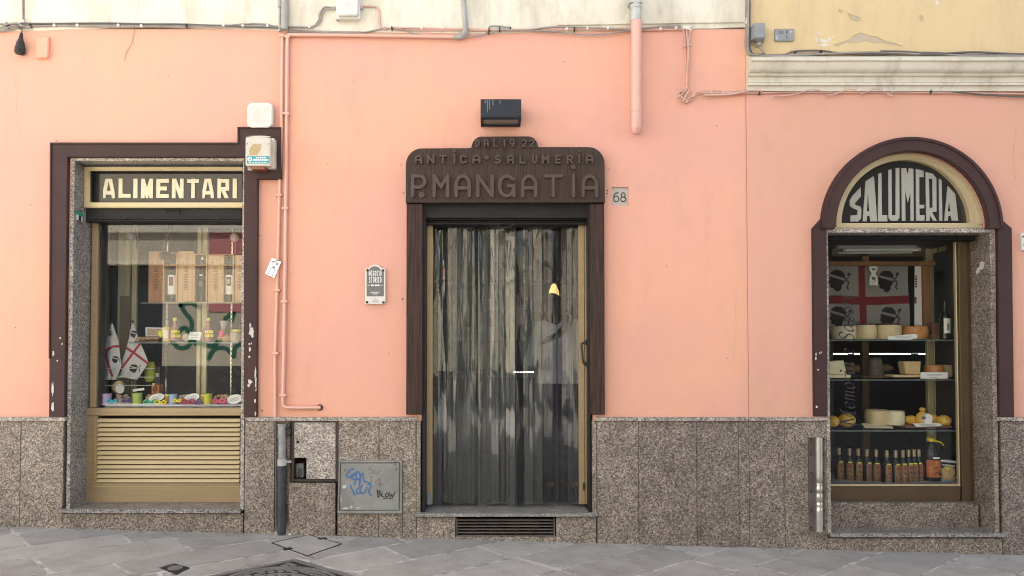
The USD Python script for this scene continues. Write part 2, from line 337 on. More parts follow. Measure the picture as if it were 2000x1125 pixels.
mat('tin_lilac', (.55, .42, .62), .5); mat('tin_green', (.38, .50, .10), .5); mat('tin_blue', (.30, .42, .62), .5); mat('tin_lime', (.50, .52, .03), .5)
mat('bow_cyan', (.10, .50, .66), .5); mat('bow_purple', (.10, .05, .22), .5); mat('bow_green', (.06, .42, .26), .5); mat('bow_yellow', (.78, .60, .02), .5); mat('bow_red', (.42, .01, .07), .5); mat('bow_pink', (.75, .06, .17), .5)
mat('amber', (.45, .22, .04), .2, coat=.5); mat('biscuit', (.50, .34, .19), .7, col2=(.36, .22, .12), scale=40, bump=.5, bscale=60); mat('almond', (.55, .44, .33), .7, col2=(.40, .29, .20), scale=50, bump=.5, bscale=60)
mat('tray_lilac', (.70, .66, .74), .35)
mat('bark', (.022, .014, .010), .8, col2=(.04, .026, .018), scale=30, bump=.5)
mat('panel_stone', (.30, .29, .25), .35, col2=(.27, .26, .23), scale=2)
mat('panel_dark', (.008, .009, .012), .7, spec=.1)
mat('chrome', (.55, .54, .50), .2, .95)
mat('cracker', (.62, .45, .20), .7, col2=(.50, .33, .13), scale=60)
mat('teal_pack', (.12, .28, .32), .5)
mat('navy_pack', (.012, .018, .045), .4)
mat('shirt', (.80, .76, .75), .85, col2=(.76, .72, .71), scale=6); mat('skin', (.50, .30, .22), .55); mat('hair', (.045, .018, .016), .5); mat('trousers', (.012, .014, .035), .8); mat('strap', (.012, .012, .014), .6)
mat('tube_off', (.60, .62, .62), .3); mat('fixture', (.36, .37, .37), .45)
mat('led', (1, 1, 1), .5, emit=(.95, .97, 1.0), estr=2.0)
mat('lamp_shade_lit', (.8, .6, .25), .5, emit=(1.0, .68, .24), estr=.40)
mat('green_spray', (.03, .15, .10), .7); mat('pink_shutter', (.64, .24, .25), .6); mat('plinth_dark', (.055, .055, .058), .8, col2=(.10, .10, .10), scale=20, bump=1.0, bscale=12, bdist=.05)
mat('trim_cream', (.74, .70, .60), .7); mat('window_dark', (.03, .033, .038), .1)
mat('sticker_green', (.03, .30, .16), .5)
mat('tile_marble', (.50, .46, .40), .45, col2=(.42, .38, .33), scale=16)
vcol('printed_cloth')
glassy('window_glass', 1.74, (.97, .98, .975))
glassy('window_glass_right', 1.42, (.95, .96, .955))
glassy('shelf_glass', 1.5, (.86, .92, .90))
mat('glass_edge', (.16, .20, .18), .25)
mat('back_gold', (.64, .55, .34), .45, .15)
mat('pvc_edge', (.06, .06, .058), .4)
mat('led_warm', (1, 1, 1), .5, emit=(1.0, .93, .75), estr=1.2)
glassy('pvc_dark', 1.36, (.62, .63, .64), .02, .01, (.3, .3, .3), bump=.12, bscale=1.2, stretch=(14, 14, .7))
glassy('pvc_gloss', 1.85, (.86, .875, .88), .003, .008, (.5, .5, .48), bump=.25, bscale=1.3, stretch=(16, 16, 1.0))
glassy('pvc_dirty', 1.5, (.84, .86, .86), .006, .014, (.50, .50, .47), bump=.22, bscale=1.2, stretch=(16, 16, .8))
glassy('pvc_clear', 1.40, (.95, .95, .955), .004, .005, (.45, .45, .44), bump=.12, bscale=1.2, stretch=(14, 14, .7))
glassy('pvc_cloudy', 1.58, (.78, .80, .79), .015, .03, (.52, .51, .46), bump=.35, bscale=1.4, stretch=(14, 14, 1.2))
# ------------------------------------------------------------------ lettering (strokes in a unit box)
def arc(cx, cy, rx, ry, a0, a1, n=10):
    return [(cx + rx * math.cos(math.radians(a)), cy + ry * math.sin(math.radians(a))) for a in np.linspace(a0, a1, n)]
GL = {
 'A': [[(0, 0), (0, .55)] + arc(.5, .55, .5, .45, 180, 0) + [(1, 0)], [(0, .40), (1, .40)]],
 'V': [[(0, 1), (.5, 0), (1, 1)]], 'B': [[(0, 0), (0, 1), (.55, 1)] + arc(.55, .76, .38, .24, 90, -90) + [(0, .52)], [(.55, .52)] + arc(.6, .26, .4, .26, 90, -90) + [(0, 0)]],
 'C': [[(1, .85)] + arc(.5, .55, .5, .45, 45, 180) + arc(.5, .45, .5, .45, 180, 315) + [(1, .15)]],
 'D': [[(0, 0), (0, 1), (.35, 1)] + arc(.35, .5, .65, .5, 90, -90) + [(0, 0)]],
 'E': [[(1, 1), (0, 1), (0, 0), (1, 0)], [(0, .5), (.8, .5)]], 'F': [[(1, 1), (0, 1), (0, 0)], [(0, .5), (.8, .5)]],
 'G': [[(1, .84)] + arc(.5, .55, .5, .45, 50, 180) + arc(.5, .42, .5, .42, 180, 330) + [(1, .5), (1, 0)], [(.62, .5), (1, .5)]],
 'I': [[(.5, 0), (.5, 1)]], 'i': [[(.5, 0), (.5, .74)], [(.5, 1.02), (.5, 1.03)]], 'K': [[(0, 0), (0, 1)], [(1, 1), (.05, .45), (1, 0)]],
 'L': [[(0, 1), (0, 0), (1, 0)]], 'M': [[(0, 0), (0, 1), (.5, .45), (1, 1), (1, 0)]], 'N': [[(0, 0), (0, 1), (1, 0), (1, 1)]],
 'O': [arc(.5, .5, .5, .5, 0, 360, 24)], 'P': [[(0, 0), (0, 1), (.5, 1)] + arc(.55, .72, .45, .28, 90, -90) + [(0, .44)]],
 'R': [[(0, 0), (0, 1), (.5, 1)] + arc(.55, .74, .42, .26, 90, -90) + [(0, .48)], [(.45, .48), (1, 0)]],
 'S': [[(.95, .86)] + arc(.52, .74, .45, .26, 50, 230) + arc(.48, .26, .48, .26, 60, -140) + [(.05, .14)]],
 'T': [[(0, 1), (1, 1)], [(.5, 1), (.5, 0)]], 'U': [[(0, 1), (0, .35)] + arc(.5, .35, .5, .35, 180, 360) + [(1, 1)]],
 'W': [[(0, 1), (.25, 0), (.5, .7), (.75, 0), (1, 1)]], 'X': [[(0, 0), (1, 1)], [(0, 1), (1, 0)]], 'Z': [[(0, 1), (1, 1), (0, 0), (1, 0)]],
 '0': [arc(.5, .5, .5, .5, 0, 360, 24)], '1': [[(.2, .72), (.6, 1), (.6, 0)]], '2': [arc(.5, .7, .45, .3, 160, -30) + [(.02, 0), (1, 0)]],
 '5': [[(.95, 1), (.15, 1), (.08, .55)] + arc(.45, .32, .5, .32, 110, -150)], '6': [[(.85, .92)] + arc(.65, .5, .65, .5, 75, 180) + arc(.5, .32, .5, .32, 180, 540, 20)],
 '8': [arc(.5, .75, .34, .25, -90, 270, 18), arc(.5, .26, .48, .26, 90, 450, 20)], '9': [arc(.5, .68, .5, .32, 0, 360, 20), [(1, .68)] + arc(.35, .5, .65, .5, 0, -75)],
 '7': [[(0, 1), (1, 1), (.35, 0)]], '3': [arc(.45, .74, .42, .26, 150, -80) + arc(.45, .26, .5, .26, 80, -150)], '.': [[(.5, .06), (.5, .07)]], '!': [[(.5, 1), (.5, .3)], [(.5, .03), (.5, .04)]], '?': [arc(.5, .72, .42, .28, 170, -60) + [(.5, .3)], [(.5, .03), (.5, .04)]], '-': [[(.1, .5), (.9, .5)]],
}
def glyph(ch, x0, z0, x1, z1, w, cap=1, join=1):
    """one letter as a polygon filling the box to its outer edges"""
    h = w / 2; out = []
    for st in GL[ch]:
        p = [(x0 + h + a * (x1 - x0 - w), z0 + h + b * (z1 - z0 - w)) for a, b in st]
        out.append(LineString(p).buffer(h, cap_style=cap, join_style=join, quad_segs=5))
    return unary_union(out)
def word(text, x0, z0, h, adv=.75, wid=.55, w=.14, cap=1, join=1):
    g = []; x = x0
    for ch in text:
        if ch == ' ': x += adv * h * .7; continue
        ww = wid * (.35 if ch in 'Ii1.!' else 1)
        g.append(glyph(ch, x, z0, x + ww * h, z0 + h, w * h, cap, join)); x += (ww + adv - wid) * h
    return unary_union(g), x - x0
def word_fit(text, px0, py0, px1, py1, y, w=.14, wid=.55, adv=.75, cap=1, join=1):
    """a word stretched into a rectangle of the surface at depth y"""
    a, b = W(px0, py1, y), W(px1, py0, y); g, L = word(text, 0, 0, 1.0, adv, wid, w, cap, join)
    mx0, my0, mx1, my1 = g.bounds
    return affinity.translate(affinity.scale(affinity.translate(g, -mx0, -my0), (b[0] - a[0]) / (mx1 - mx0), (b[2] - a[2]) / (my1 - my0), origin=(0, 0)), a[0], a[2])
def nib(strokes, major=.085, minor=.022, ang=35):
    e = affinity.rotate(affinity.scale(Point(0, 0).buffer(1, 5), major / 2, minor / 2), ang, origin=(0, 0))
    ev = np.array(e.exterior.coords); out = []
    for st in strokes:
        q = catmull([(a, b, 0) for a, b in st], 5)[:, :2] if len(st) > 2 else np.array(st)
        for a, b in zip(q[:-1], q[1:]):
            out.append(shapely.MultiPoint(np.vstack([ev + a, ev + b])).convex_hull)
    return unary_union(out)
SERIF = {  # lower case italic on an em where the x-height is .46
 'M': ([[(.0, 0), (.16, 0)], [(.08, 0), (.10, .70)], [(.10, .70), (.38, .04)], [(.38, .04), (.70, .70)], [(.70, .70), (.70, 0)], [(.60, 0), (.82, 0)], [(.02, .70), (.12, .70)], [(.70, .70), (.82, .70)]], .92),
 'S': ([[(.46, .55), (.40, .68), (.24, .70), (.12, .58), (.20, .42), (.38, .30), (.42, .14), (.28, 0), (.12, .02), (.04, .16)]], .56),
 'e': ([[(.04, .24), (.20, .26), (.34, .36), (.26, .46), (.12, .40), (.05, .20), (.14, .02), (.26, .02), (.36, .12)]], .46),
 'm': ([[(.0, .38), (.08, .46), (.08, .30), (.08, 0)], [(.08, .28), (.20, .44), (.28, .40), (.28, 0)], [(.28, .28), (.40, .44), (.48, .40), (.48, .06), (.56, .06)]], .64),
 'o': ([[(.22, .46), (.08, .36), (.05, .18), (.16, 0), (.30, .08), (.36, .28), (.22, .46)]], .46),
 'r': ([[(.0, .38), (.08, .46), (.08, .30), (.08, 0)], [(.08, .26), (.18, .42), (.30, .44)]], .36),
 'i': ([[(.0, .38), (.08, .46), (.08, .10), (.14, 0), (.20, .08)], [(.10, .62), (.11, .64)]], .25),
 'a': ([[(.34, .38), (.20, .46), (.07, .30), (.06, .08), (.18, .02), (.34, .22)], [(.36, .46), (.34, .20), (.38, .02), (.46, .10)]], .52),
 'p': ([[(.0, .38), (.08, .46), (.08, .10), (.06, -.22)], [(.08, .28), (.22, .46), (.36, .38), (.36, .16), (.22, 0), (.08, .08)], [(-.02, -.22), (.16, -.22)]], .48),
}
def serif_word(text):
    g = []; x = 0
    for ch in text:
        if ch == ' ': x += .30; continue
        s, adv = SERIF[ch]; g.append(affinity.translate(nib(s), x, 0)); x += adv
    return affinity.skew(unary_union(g), xs=12, origin=(0, 0))
def sans(text, x, y, z, h, depth=.0006, bold=False, width=None):
    m = meshkit.text_mesh(text, h, depth, bold)
    if width:
        k = width / m.bounds[1, 0]; m.vertices = m.vertices * [k, 1, 1]
    v = np.array(m.vertices); m.vertices = np.stack([v[:, 0] + x, y - v[:, 2], v[:, 1] + z], 1); return m
def ragged(px, py, rx, ry, y, seed, n=14, j=.35):
    r = random.Random(seed); c = W(px, py, y); pts = []
    for k in range(n):
        a = 2 * math.pi * k / n; q = 1 + r.uniform(-j, j)
        pts.append((c[0] + rx * S(y) * q * math.cos(a), c[2] + ry * S(y) * q * math.sin(a)))
    return Polygon(pts).buffer(0)

# ------------------------------------------------------------------ ground: pavement of diagonal stone slabs
def ground_sheet(x0, x1, y0, y1, dz, nx=2, ny=2):
    xs, ys = np.linspace(x0, x1, nx), np.linspace(y0, y1, ny); v = []; f = []
    for j in ys:
        for i in xs: v.append((i, j, gz(i) + dz))
    for j in range(ny - 1):
        for i in range(nx - 1):
            a = j * nx + i; f += [(a, a + 1, a + nx + 1), (a, a + nx + 1, a + nx)]
    return trimesh.Trimesh(np.array(v, float), np.array(f), process=False)
pav = thing('pavement', None, None, (0, 0, 0), kind='structure')
part(pav, 'mortar_bed', ground_sheet(-60, 60, -60, 0.3, -.0035), 'mortar', smooth=False)
COVERS = []   # rectangles of ground taken by iron covers (kept free of slabs)
def gpoly(pts): return Polygon([tuple(G(*p)[:2]) for p in pts])
cov_small = gpoly([(313, 1109), (341, 1101), (371, 1109), (344, 1122)])
cov_rect = gpoly([(530, 1060), (603, 1044), (668, 1062), (600, 1086)])
e0 = G(575, 1092); u1 = np.array([math.cos(math.radians(-135)), math.sin(math.radians(-135))]); u2 = np.array([math.cos(math.radians(-40)), math.sin(math.radians(-40))])
a_, b_ = (G(410, 1125) - e0)[:2], (G(690, 1125) - e0)[:2]; a_ /= np.linalg.norm(a_); b_ /= np.linalg.norm(b_)
MS = .82
cov_big = Polygon([e0[:2], e0[:2] + b_ * MS, e0[:2] + b_ * MS + a_ * MS, e0[:2] + a_ * MS])
taken = unary_union([cov_small.buffer(.012), cov_rect.buffer(.008), cov_big.buffer(.03, join_style=2)])
ang = math.radians(41); ud = np.array([math.cos(ang), math.sin(ang)]); vd = np.array([-math.sin(ang), math.cos(ang)])
rows = [-6.2, -5.8, -5.45, -5.05, -4.65, -4.25, -3.87, -3.48, -3.06, -2.68, -2.28, -1.886, -1.515, -1.17, -.80, -.43, -.07, .30, .60, .93, 1.36, 1.66, 2.05, 2.45, 2.82, 3.2, 3.6, 4.0, 4.4]
area = sbox(-6, -3.6, 6.6, -.012)
r_ = random.Random(11); n_slab = 0
for k in range(len(rows) - 1):
    s = -8 + r_.uniform(0, .5); sp_ = 0.0
    while s < 7:
        L = r_.uniform(.68, 1.12); sk = r_.uniform(-.05, .05)
        q = [ud * s + vd * rows[k], ud * (s + L) + vd * rows[k], ud * (s + L + sk) + vd * rows[k + 1], ud * (s + sp_) + vd * rows[k + 1]]
        g = Polygon(q).buffer(-.0085, join_style=2)
        s += L; sp_ = sk
        g = g.intersection(area)
        if g.is_empty: continue
        g = g.difference(taken)
        tiltx, tilty, dz = r_.uniform(-.004, .004), r_.uniform(-.004, .004), r_.uniform(-.002, .002)
        for q in polys(g):
            if q.area < .0012: continue
            # worn outline: resample and jitter
            L_ = q.exterior.length; m_ = max(12, int(L_ / .06)); pts = np.array([q.exterior.interpolate(t * L_ / m_).coords[0] for t in range(m_)])
            corner = np.array(q.exterior.coords[:-1]); 
            pts = pts + .005 * (np.stack([meshkit.noise(np.c_[pts * 9, np.full(len(pts), k)], 3), meshkit.noise(np.c_[pts * 9, np.full(len(pts), k)], 5)], 1) - .5) * 2
            q2 = Polygon(pts).buffer(0)
            try: q2 = max(polys(q2), key=lambda t: t.area)
            except ValueError: continue
            inner = q2.buffer(-.006)
            ms = []
            for gg, zt in ((q2, -.004), (inner, 0.0)):
                for q3 in polys(gg):
                    m = trimesh.creation.extrude_polygon(q3.simplify(.002), .012, engine='earcut'); v = np.array(m.vertices)
                    c = np.array(q.centroid.coords[0])
                    v[:, 2] = v[:, 2] - .012 + zt + dz + gz(v[:, 0]) + tiltx * (v[:, 0] - c[0]) + tilty * (v[:, 1] - c[1]); m.vertices = v; ms.append(m)
            if ms:
                part(pav, 'paving_slab', cat_(ms), r_.choice(['pave_a', 'pave_b', 'pave_c', 'pave_d', 'pave_b', 'pave_a']), smooth=False); n_slab += 1

# iron and stone covers in the pavement
def gext(poly, z0, z1):
    ms = []
    for q in polys(poly):
        m = trimesh.creation.extrude_polygon(q, z1 - z0, engine='earcut'); v = np.array(m.vertices); v[:, 2] += z0 + gz(v[:, 0]); m.vertices = v; ms.append(m)
    return cat_(ms)
c = e0[:2] + (a_ + b_) * MS / 2
mh = thing('manhole_cover', 'large cast iron manhole cover with ring pattern in square frame', 'manhole cover', (c[0], c[1], gz(c[0])), group=None)
ctr = Point(*c)
part(mh, 'frame', gext(cov_big.difference(ctr.buffer(MS * .44, 24)), -.02, .0), 'cast_iron_low')
part(mh, 'rim', gext(cov_big.difference(cov_big.buffer(-.035, join_style=2)), -.02, .004), 'cast_iron')
dsk = part(mh, 'lid', gext(ctr.buffer(MS * .435, 24), -.02, -.001), 'cast_iron_low')
for ra, rb in ((.435, .405), (.385, .362), (.27, .25)):
    part(mh, 'ring', gext(ctr.buffer(MS * ra, 32).difference(ctr.buffer(MS * rb, 32)), -.01, .004), 'cast_iron')
bl = []
for i in range(-9, 10):
    for j in range(-9, 10):
        p0 = c + a_ * i * .045 + b_ * (j * .045 + (.022 if i % 2 else 0)); d = np.linalg.norm(p0 - c)
        blk = Polygon([p0 - a_ * .015 - b_ * .017, p0 + a_ * .015 - b_ * .017, p0 + a_ * .015 + b_ * .017, p0 - a_ * .015 + b_ * .017])
        if d < MS * .235 or (MS * .285 < d < MS * .35) or (d > MS * .455 and cov_big.buffer(-.05).contains(blk)): bl.append(gext(blk, -.01, .004))
part(mh, 'raised_blocks', cat_(bl), 'cast_iron', kind='stuff')
sc = np.array(cov_small.centroid.coords[0])
sm = thing('water_valve_cover', 'small square iron cover with round lid set in the pavement', 'cover', (sc[0], sc[1], gz(sc[0])))
part(sm, 'frame', gext(cov_small.difference(Point(*sc).buffer(.045)), -.02, .002), 'cast_iron_low')
part(sm, 'lid', gext(Point(*sc).buffer(.043), -.02, .003), 'cast_iron')
part(sm, 'ring', gext(Point(*sc).buffer(.043).difference(Point(*sc).buffer(.034)), -.01, .007), 'cast_iron')
rc = np.array(cov_rect.centroid.coords[0])
rcv = thing('stone_cover', 'lozenge stone inspection cover with thin dark edge by the drainpipe', 'cover', (rc[0], rc[1], gz(rc[0])))
part(rcv, 'frame', gext(cov_rect.difference(cov_rect.buffer(-.007, join_style=2)), -.02, .001), 'cast_iron_low')
part(rcv, 'slab', gext(cov_rect.buffer(-.010, join_style=2), -.02, .000), 'pave_c')
for px, py in ((562, 1072), (630, 1052)):
    q = G(px, py); part(rcv, 'lifting_socket', gext(Polygon([q[:2] + ud * .03 + vd * .02, q[:2] - ud * .03 + vd * .02, q[:2] - ud * .03 - vd * .02, q[:2] + ud * .03 - vd * .02]), -.01, .003), 'cast_iron_low')

# grit, crumbs of mortar and scraps of litter along the foot of the wall
gm = []; r_ = random.Random(21)
for k in range(420):
    x = r_.uniform(-3.9, 4.3); y = -.03 - abs(r_.gauss(0, .05)); q = r_.choice([.002, .003, .003, .0045, .006])
    b = trimesh.creation.icosphere(0, 1.0); b.vertices = b.vertices * [q * r_.uniform(.8, 1.8), q * r_.uniform(.8, 1.6), q * .7] + [x, y, gz(x) + .001 + q * .3]; gm.append(b)
solo('grit', cat_(gm), 'cable_grey', 'dark grit and crumbs of mortar along the foot of the wall', 'grit', kind='stuff')
for k, (px, py, w_) in enumerate([(566, 1045, .014), (1004, 1052, .016), (1018, 1053, .010), (985, 1054, .010)]):
    c = G(px, py); b = trimesh.convex.convex_hull(np.array([[c[0] - w_, c[1], c[2] + .002], [c[0] + w_, c[1] + .004, c[2] + .002], [c[0], c[1] - .010, c[2] + .002], [c[0] + .3 * w_, c[1] + .004, c[2] + .010], [c[0] - .4 * w_, c[1] - .004, c[2] + .007]]))
    solo('litter_scrap', b, 'white_card', ['white scrap of litter at the foot of the drain pipe', 'largest white scrap of litter before the cellar vent', 'right of the small white scraps before the cellar vent', 'leftmost small white scrap before the cellar vent'][k], 'litter', smooth=False, group='scraps of litter along the wall')
# ------------------------------------------------------------------ the two shop buildings
SEAM = X(1460.5)
ZT = Z(817)                                   # top of the granite plinth
bld = thing('pink_building', 'pink rendered old shop building with cream band above, granite base', 'building', (0, 0, 0))
byl = thing('yellow_building', 'adjoining house with moulded cornice and peeling yellow wall above arched window', 'building', (0, 0, 0))
def hole(p0, p1): return sbox(min(W(*p0)[0], W(*p1)[0]), min(W(*p0)[2], W(*p1)[2]), max(W(*p0)[0], W(*p1)[0]), max(W(*p0)[2], W(*p1)[2]))
def hx(px0, py0, px1, py1): return sbox(X(px0), Z(py1), X(px1), Z(py0))
lw = hx(140, 312, 477, 1000); dr = hx(824, 397, 1157, 1010)
ZB = Z(57)
wall = sbox(-6.5, ZT - .02, SEAM, ZB).difference(lw).difference(dr).difference(hx(1196, 365, 1228.5, 401.5))
part(bld, 'pink_wall', prism(wall, 0, .28), 'pink_render')
# cream wall above with an uneven paint line
xs = np.linspace(-6.5, SEAM, 160)
def line_py(x):
    px = CX + x / S(); return np.interp(px, [-800, 0, 60, 300, 550, 900, 1240, 1460], [60, 63, 60, 53, 61, 66, 60, 54])
low = [(x, Z(line_py(x)) + .006 * (meshkit.noise(np.array([x * 6, 0, 0])) - .5)) for x in xs]
part(bld, 'cream_wall', prism(Polygon(low + [(SEAM, 13.4), (-6.5, 13.4)]), -.004, .28), 'cream_render')
part(bld, 'ledge', prism(Polygon([(X(1090), Z(51)), (SEAM, Z(45)), (SEAM, Z(38)), (X(1090), Z(43))]), -.014, .0, .003), 'cream_render')
for k, (px, py, rx, ry) in enumerate([(286, 4, 5, 4), (1590 - 300, 20, 3, 8)]): part(bld, 'plaster_patch', prism(ragged(px, py, rx, ry, 0, k), -.0055, 0), 'cornice_render')
# nail holes and small knocks in the render
for k, (px, py, r_k) in enumerate([(100, 281, 1.2), (110, 275, 1), (507, 460, 1), (512, 802, 1.2), (783, 322, 1), (788, 377, 1), (1186, 372, 1.4), (1186, 378, 1.2), (1400, 246, 1), (786, 584, 1.4), (1190, 330, .9), (640, 320, .8), (760, 690, .9), (1302, 520, .8), (690, 160, .8), (1100, 120, .9), (330, 150, .8), (60, 400, .9), (30, 640, 1), (1420, 700, .9)]):
    part(bld, 'nail_hole', prism(ragged(px, py, r_k, r_k * 1.2, 0, 400 + k, n=8), -.0012, .001), 'hole_dark')
part(bld, 'crack', prism(pl([(1440, 560), (1436, 600), (1438, 640), (1433, 700)], .0018), -.0008, .001), 'bare_plaster'); part(bld, 'crack', prism(pl([(690, 205), (706, 222), (716, 250), (728, 268)], .0016), -.0008, .001), 'bare_plaster')
part(bld, 'crack', prism(pl([(20, 130), (34, 180), (30, 230), (40, 262)], .0018), -.0008, .001), 'bare_plaster'); part(byl, 'crack', prism(pl([(1985, 250), (1978, 300), (1984, 350)], .0018, -.006), -.0072, -.005), 'bare_plaster')
# hairline crack below the cream band
crk = [(274, 0), (268, 25), (262, 46), (262, 62), (258, 84), (248, 100), (243, 118)]
part(bld, 'crack', prism(pl(crk, .0022), -.0046, 0), 'bare_plaster')

# granite: plinth slabs, coping, linings and sills
FR = -.022
def slab(owner, px0, py0, px1, mt, py1=None, ya=FR, yb=.1):
    x0, x1 = X(px0, ya) + .0012, X(px1, ya) - .0012
    zb = (min(gz(x0), gz(x1)) - .06) if py1 is None else Z(py1, ya)
    part(owner, 'granite_slab', bx(x0, x1, ya + rng.uniform(-.0012, .0012), yb, zb, Z(py0, ya), .002), mt)
for a, b, m in [(-420, -300, 'granite_tan'), (-300, -180, 'granite_warm'), (-180, -70, 'granite_tan'), (-70, 44, 'granite_warm'), (44, 127, 'granite_tan'), (480, 538, 'granite_warm')]: slab(bld, a, 822, b, m)
slab(bld, 127, 1003, 478, 'granite_warm', ya=FR + .003)
slab(bld, 566, 943, 657, 'granite_warm')
slab(bld, 661, 822, 741, 'granite_tan', 901); slab(bld, 741, 822, 813, 'granite_tan', 901)
slab(bld, 661, 901, 741, 'granite_warm', ya=FR + .002); slab(bld, 741, 901, 787, 'granite_tan', ya=FR + .002); slab(bld, 787, 901, 814, 'granite_tan')
slab(bld, 814, 1010, 890, 'granite_tan'); slab(bld, 1085, 1010, 1163.5, 'granite_tan')
for a, b, m in [(1165, 1246, 'granite_warm'), (1246, 1359, 'granite_red'), (1359, 1441, 'granite_deep'), (1441, 1461, 'granite_red')]: slab(bld, a, 822, b, m)
for a, b, m in [(1461, 1530, 'granite_red'), (1530, 1612, 'granite_warm'), (1951, 2080, 'granite_deep'), (2080, 2200, 'granite_red'), (2200, 2330, 'granite_red')]: slab(byl, a, 822, b, m)
slab(byl, 1612, 1051, 1950.5, 'granite_warm')
def coping(owner, px0, px1):
    y = -.034; a, b = X(px0, y), X(px1, y); part(owner, 'coping', bx(a, b, y, .02, Z(822.5, y), Z(815, y), .003), 'granite_pale')
for a, b in ((-420, -60), (-59.5, 130), (480, 640), (640.4, 815), (1163, 1300), (1300.5, 1460.5)): coping(bld, a, b)
for a, b in ((1461, 1617), (1946, 2150), (2150.5, 2330)): coping(byl, a, b)
part(bld, 'pipe_recess', pbx(538.2, 822, 565.8, 1060, .004, .1), 'granite_warm')
# window lining at left: jambs, head and sill of granite
YB = .24
def lining(owner, x0, x1, z0, z1, y0, y1, m): part(owner, 'stone_lining', bx(x0, x1, y0, y1, z0, z1, .0025), m)
lining(bld, X(135.5), X(143), Z(996), Z(315), -.012, .3, 'granite_grey'); lining(bld, X(472.5), X(480), Z(996), Z(315), -.012, .3, 'granite_pale')
lining(bld, X(135.5), X(480), Z(315), Z(309), -.0125, .3, 'granite_pale')
part(bld, 'sill', bx(X(127), X(476), -.045, .3, Z(1003, -.045), Z(995, -.045), .004), 'granite_grey')
# door lining and threshold
lining(bld, X(814.5), X(822.5), Z(1003), Z(822), -.024, .05, 'granite_tan'); lining(bld, X(1155), X(1163.5), Z(1003), Z(822), -.024, .05, 'granite_tan')
part(bld, 'threshold', bx(X(813), X(1164.5), -.045, .36, Z(1010, -.045), Z(1003, -.045), .004), 'granite_worn')
# vent under the threshold
vent = thing('cellar_vent', 'iron slatted cellar vent let into the step under the door', 'vent', (X(987), 0, Z(1050)))
part(vent, 'hole', pbx(890.5, 1011, 1084.5, 1049, .09, .1), 'hole_dark')
part(vent, 'frame_bar', pbx(890.5, 1012, 894, 1049, -.016, .02), 'rust_steel'); part(vent, 'frame_bar', pbx(1081, 1012, 1084.5, 1049, -.016, .02), 'rust_steel')
for k in range(6): part(vent, 'slat', pbx(894, 1014.5 + k * 6.1, 1081, 1017.2 + k * 6.1, -.018, .012, .001), 'rust_steel')
for k in range(4): part(vent, 'bracket', pbx(920 + k * 40, 1014, 934 + k * 40, 1046, .025, .03), 'black_iron')
part(bld, 'step_base', pbx(889, 1048, 1086, 1075, -.018, .1), 'granite_tan')

# painted surround of the left window with the pad behind the alarm
SU = -.034
outer = unary_union([pp([(103.5, 281), (506, 281), (504.5, 813), (100.5, 815)]), pp([(467, 251), (551.5, 251), (551.5, 351.5), (467, 351.5)])])
inner = pp([(137, 309), (479.5, 309), (478.5, 830), (131, 830)])
sur = part(bld, 'window_surround', prism(outer.difference(inner), SU, .0, .004), 'brown_paint', label='dark brown painted window surround, chipped low on the right leg')
part(sur, 'edge_fillet', prism(outer.difference(outer.buffer(-.012)).difference(pp([(90, 700), (520, 700), (520, 900), (90, 900)]).buffer(-.0)).difference(inner.buffer(.01)), SU - .007, SU, .002), 'brown_paint')
for k, (px, py, rx, ry) in enumerate([(491, 648, 5, 10), (489, 636, 2, 5), (487, 672, 1.5, 2), (491, 671, 1, 2), (488, 682, 2, 4), (487, 697, 2, 2), (488, 746, 4, 4), (486, 753, 2.5, 3), (499, 728, 1.6, 10), (499.5, 748, 1.3, 12), (500, 760, 1, 5), (498, 783, 1.8, 4), (499, 808, 1.4, 4), (104, 690, 2, 5), (103, 760, 2, 12), (103, 795, 2.6, 9), (118, 660, 1.5, 2), (112, 705, 1.4, 2), (121, 672, 1, 2)]):
    part(sur, 'paint_chip', prism(ragged(px, py, rx, ry, SU, 50 + k), SU - .0012, SU + .001), 'paint_chip')

# ------- arched window surround (right)
cxa, cza = W(1775, 445)[[0, 2]]; ra_o, ra_i = 175.5 * S(), 148 * S()
byh = unary_union([Point(cxa, cza).buffer(ra_i, 48), hx(1616, 447, 1938, 1052)])
COR = Z(178)
part(byl, 'pink_wall', prism(sbox(SEAM + .002, ZT - .02, 6.9, COR).difference(byh), -.006, .28), 'pink_render_right')
part(byl, 'yellow_wall', prism(sbox(SEAM + .002, COR, 6.9, 13.4), -.006, .28), 'yellow_render')
ring = Point(cxa, cza).buffer(ra_o, 64).difference(Point(cxa, cza).buffer(ra_i, 64)).intersection(sbox(cxa - 3, cza, cxa + 3, cza + 3))
AY = -.04
legs = unary_union([pp([(1599, 430), (1583.5, 447), (1586.5, 812), (1613, 812), (1611, 455), (1611, 430)]), pp([(1951, 430), (1971, 447), (1975.5, 814), (1946, 814), (1942.5, 455), (1942.5, 430)])])
ar = part(byl, 'arch_surround', prism(ring.union(hx(1599.6, 445, 1627, 449)).union(hx(1923, 445, 1950.5, 449)), AY - .012, .0, .005), 'brown_paint', label='dark brown painted arch around the half-round sign')
part(ar, 'arch_rim', prism(Point(cxa, cza).buffer(ra_o, 64).difference(Point(cxa, cza).buffer(ra_o - .022, 64)).intersection(sbox(cxa - 3, cza, cxa + 3, cza + 3)), AY - .019, AY - .01, .002), 'brown_paint')
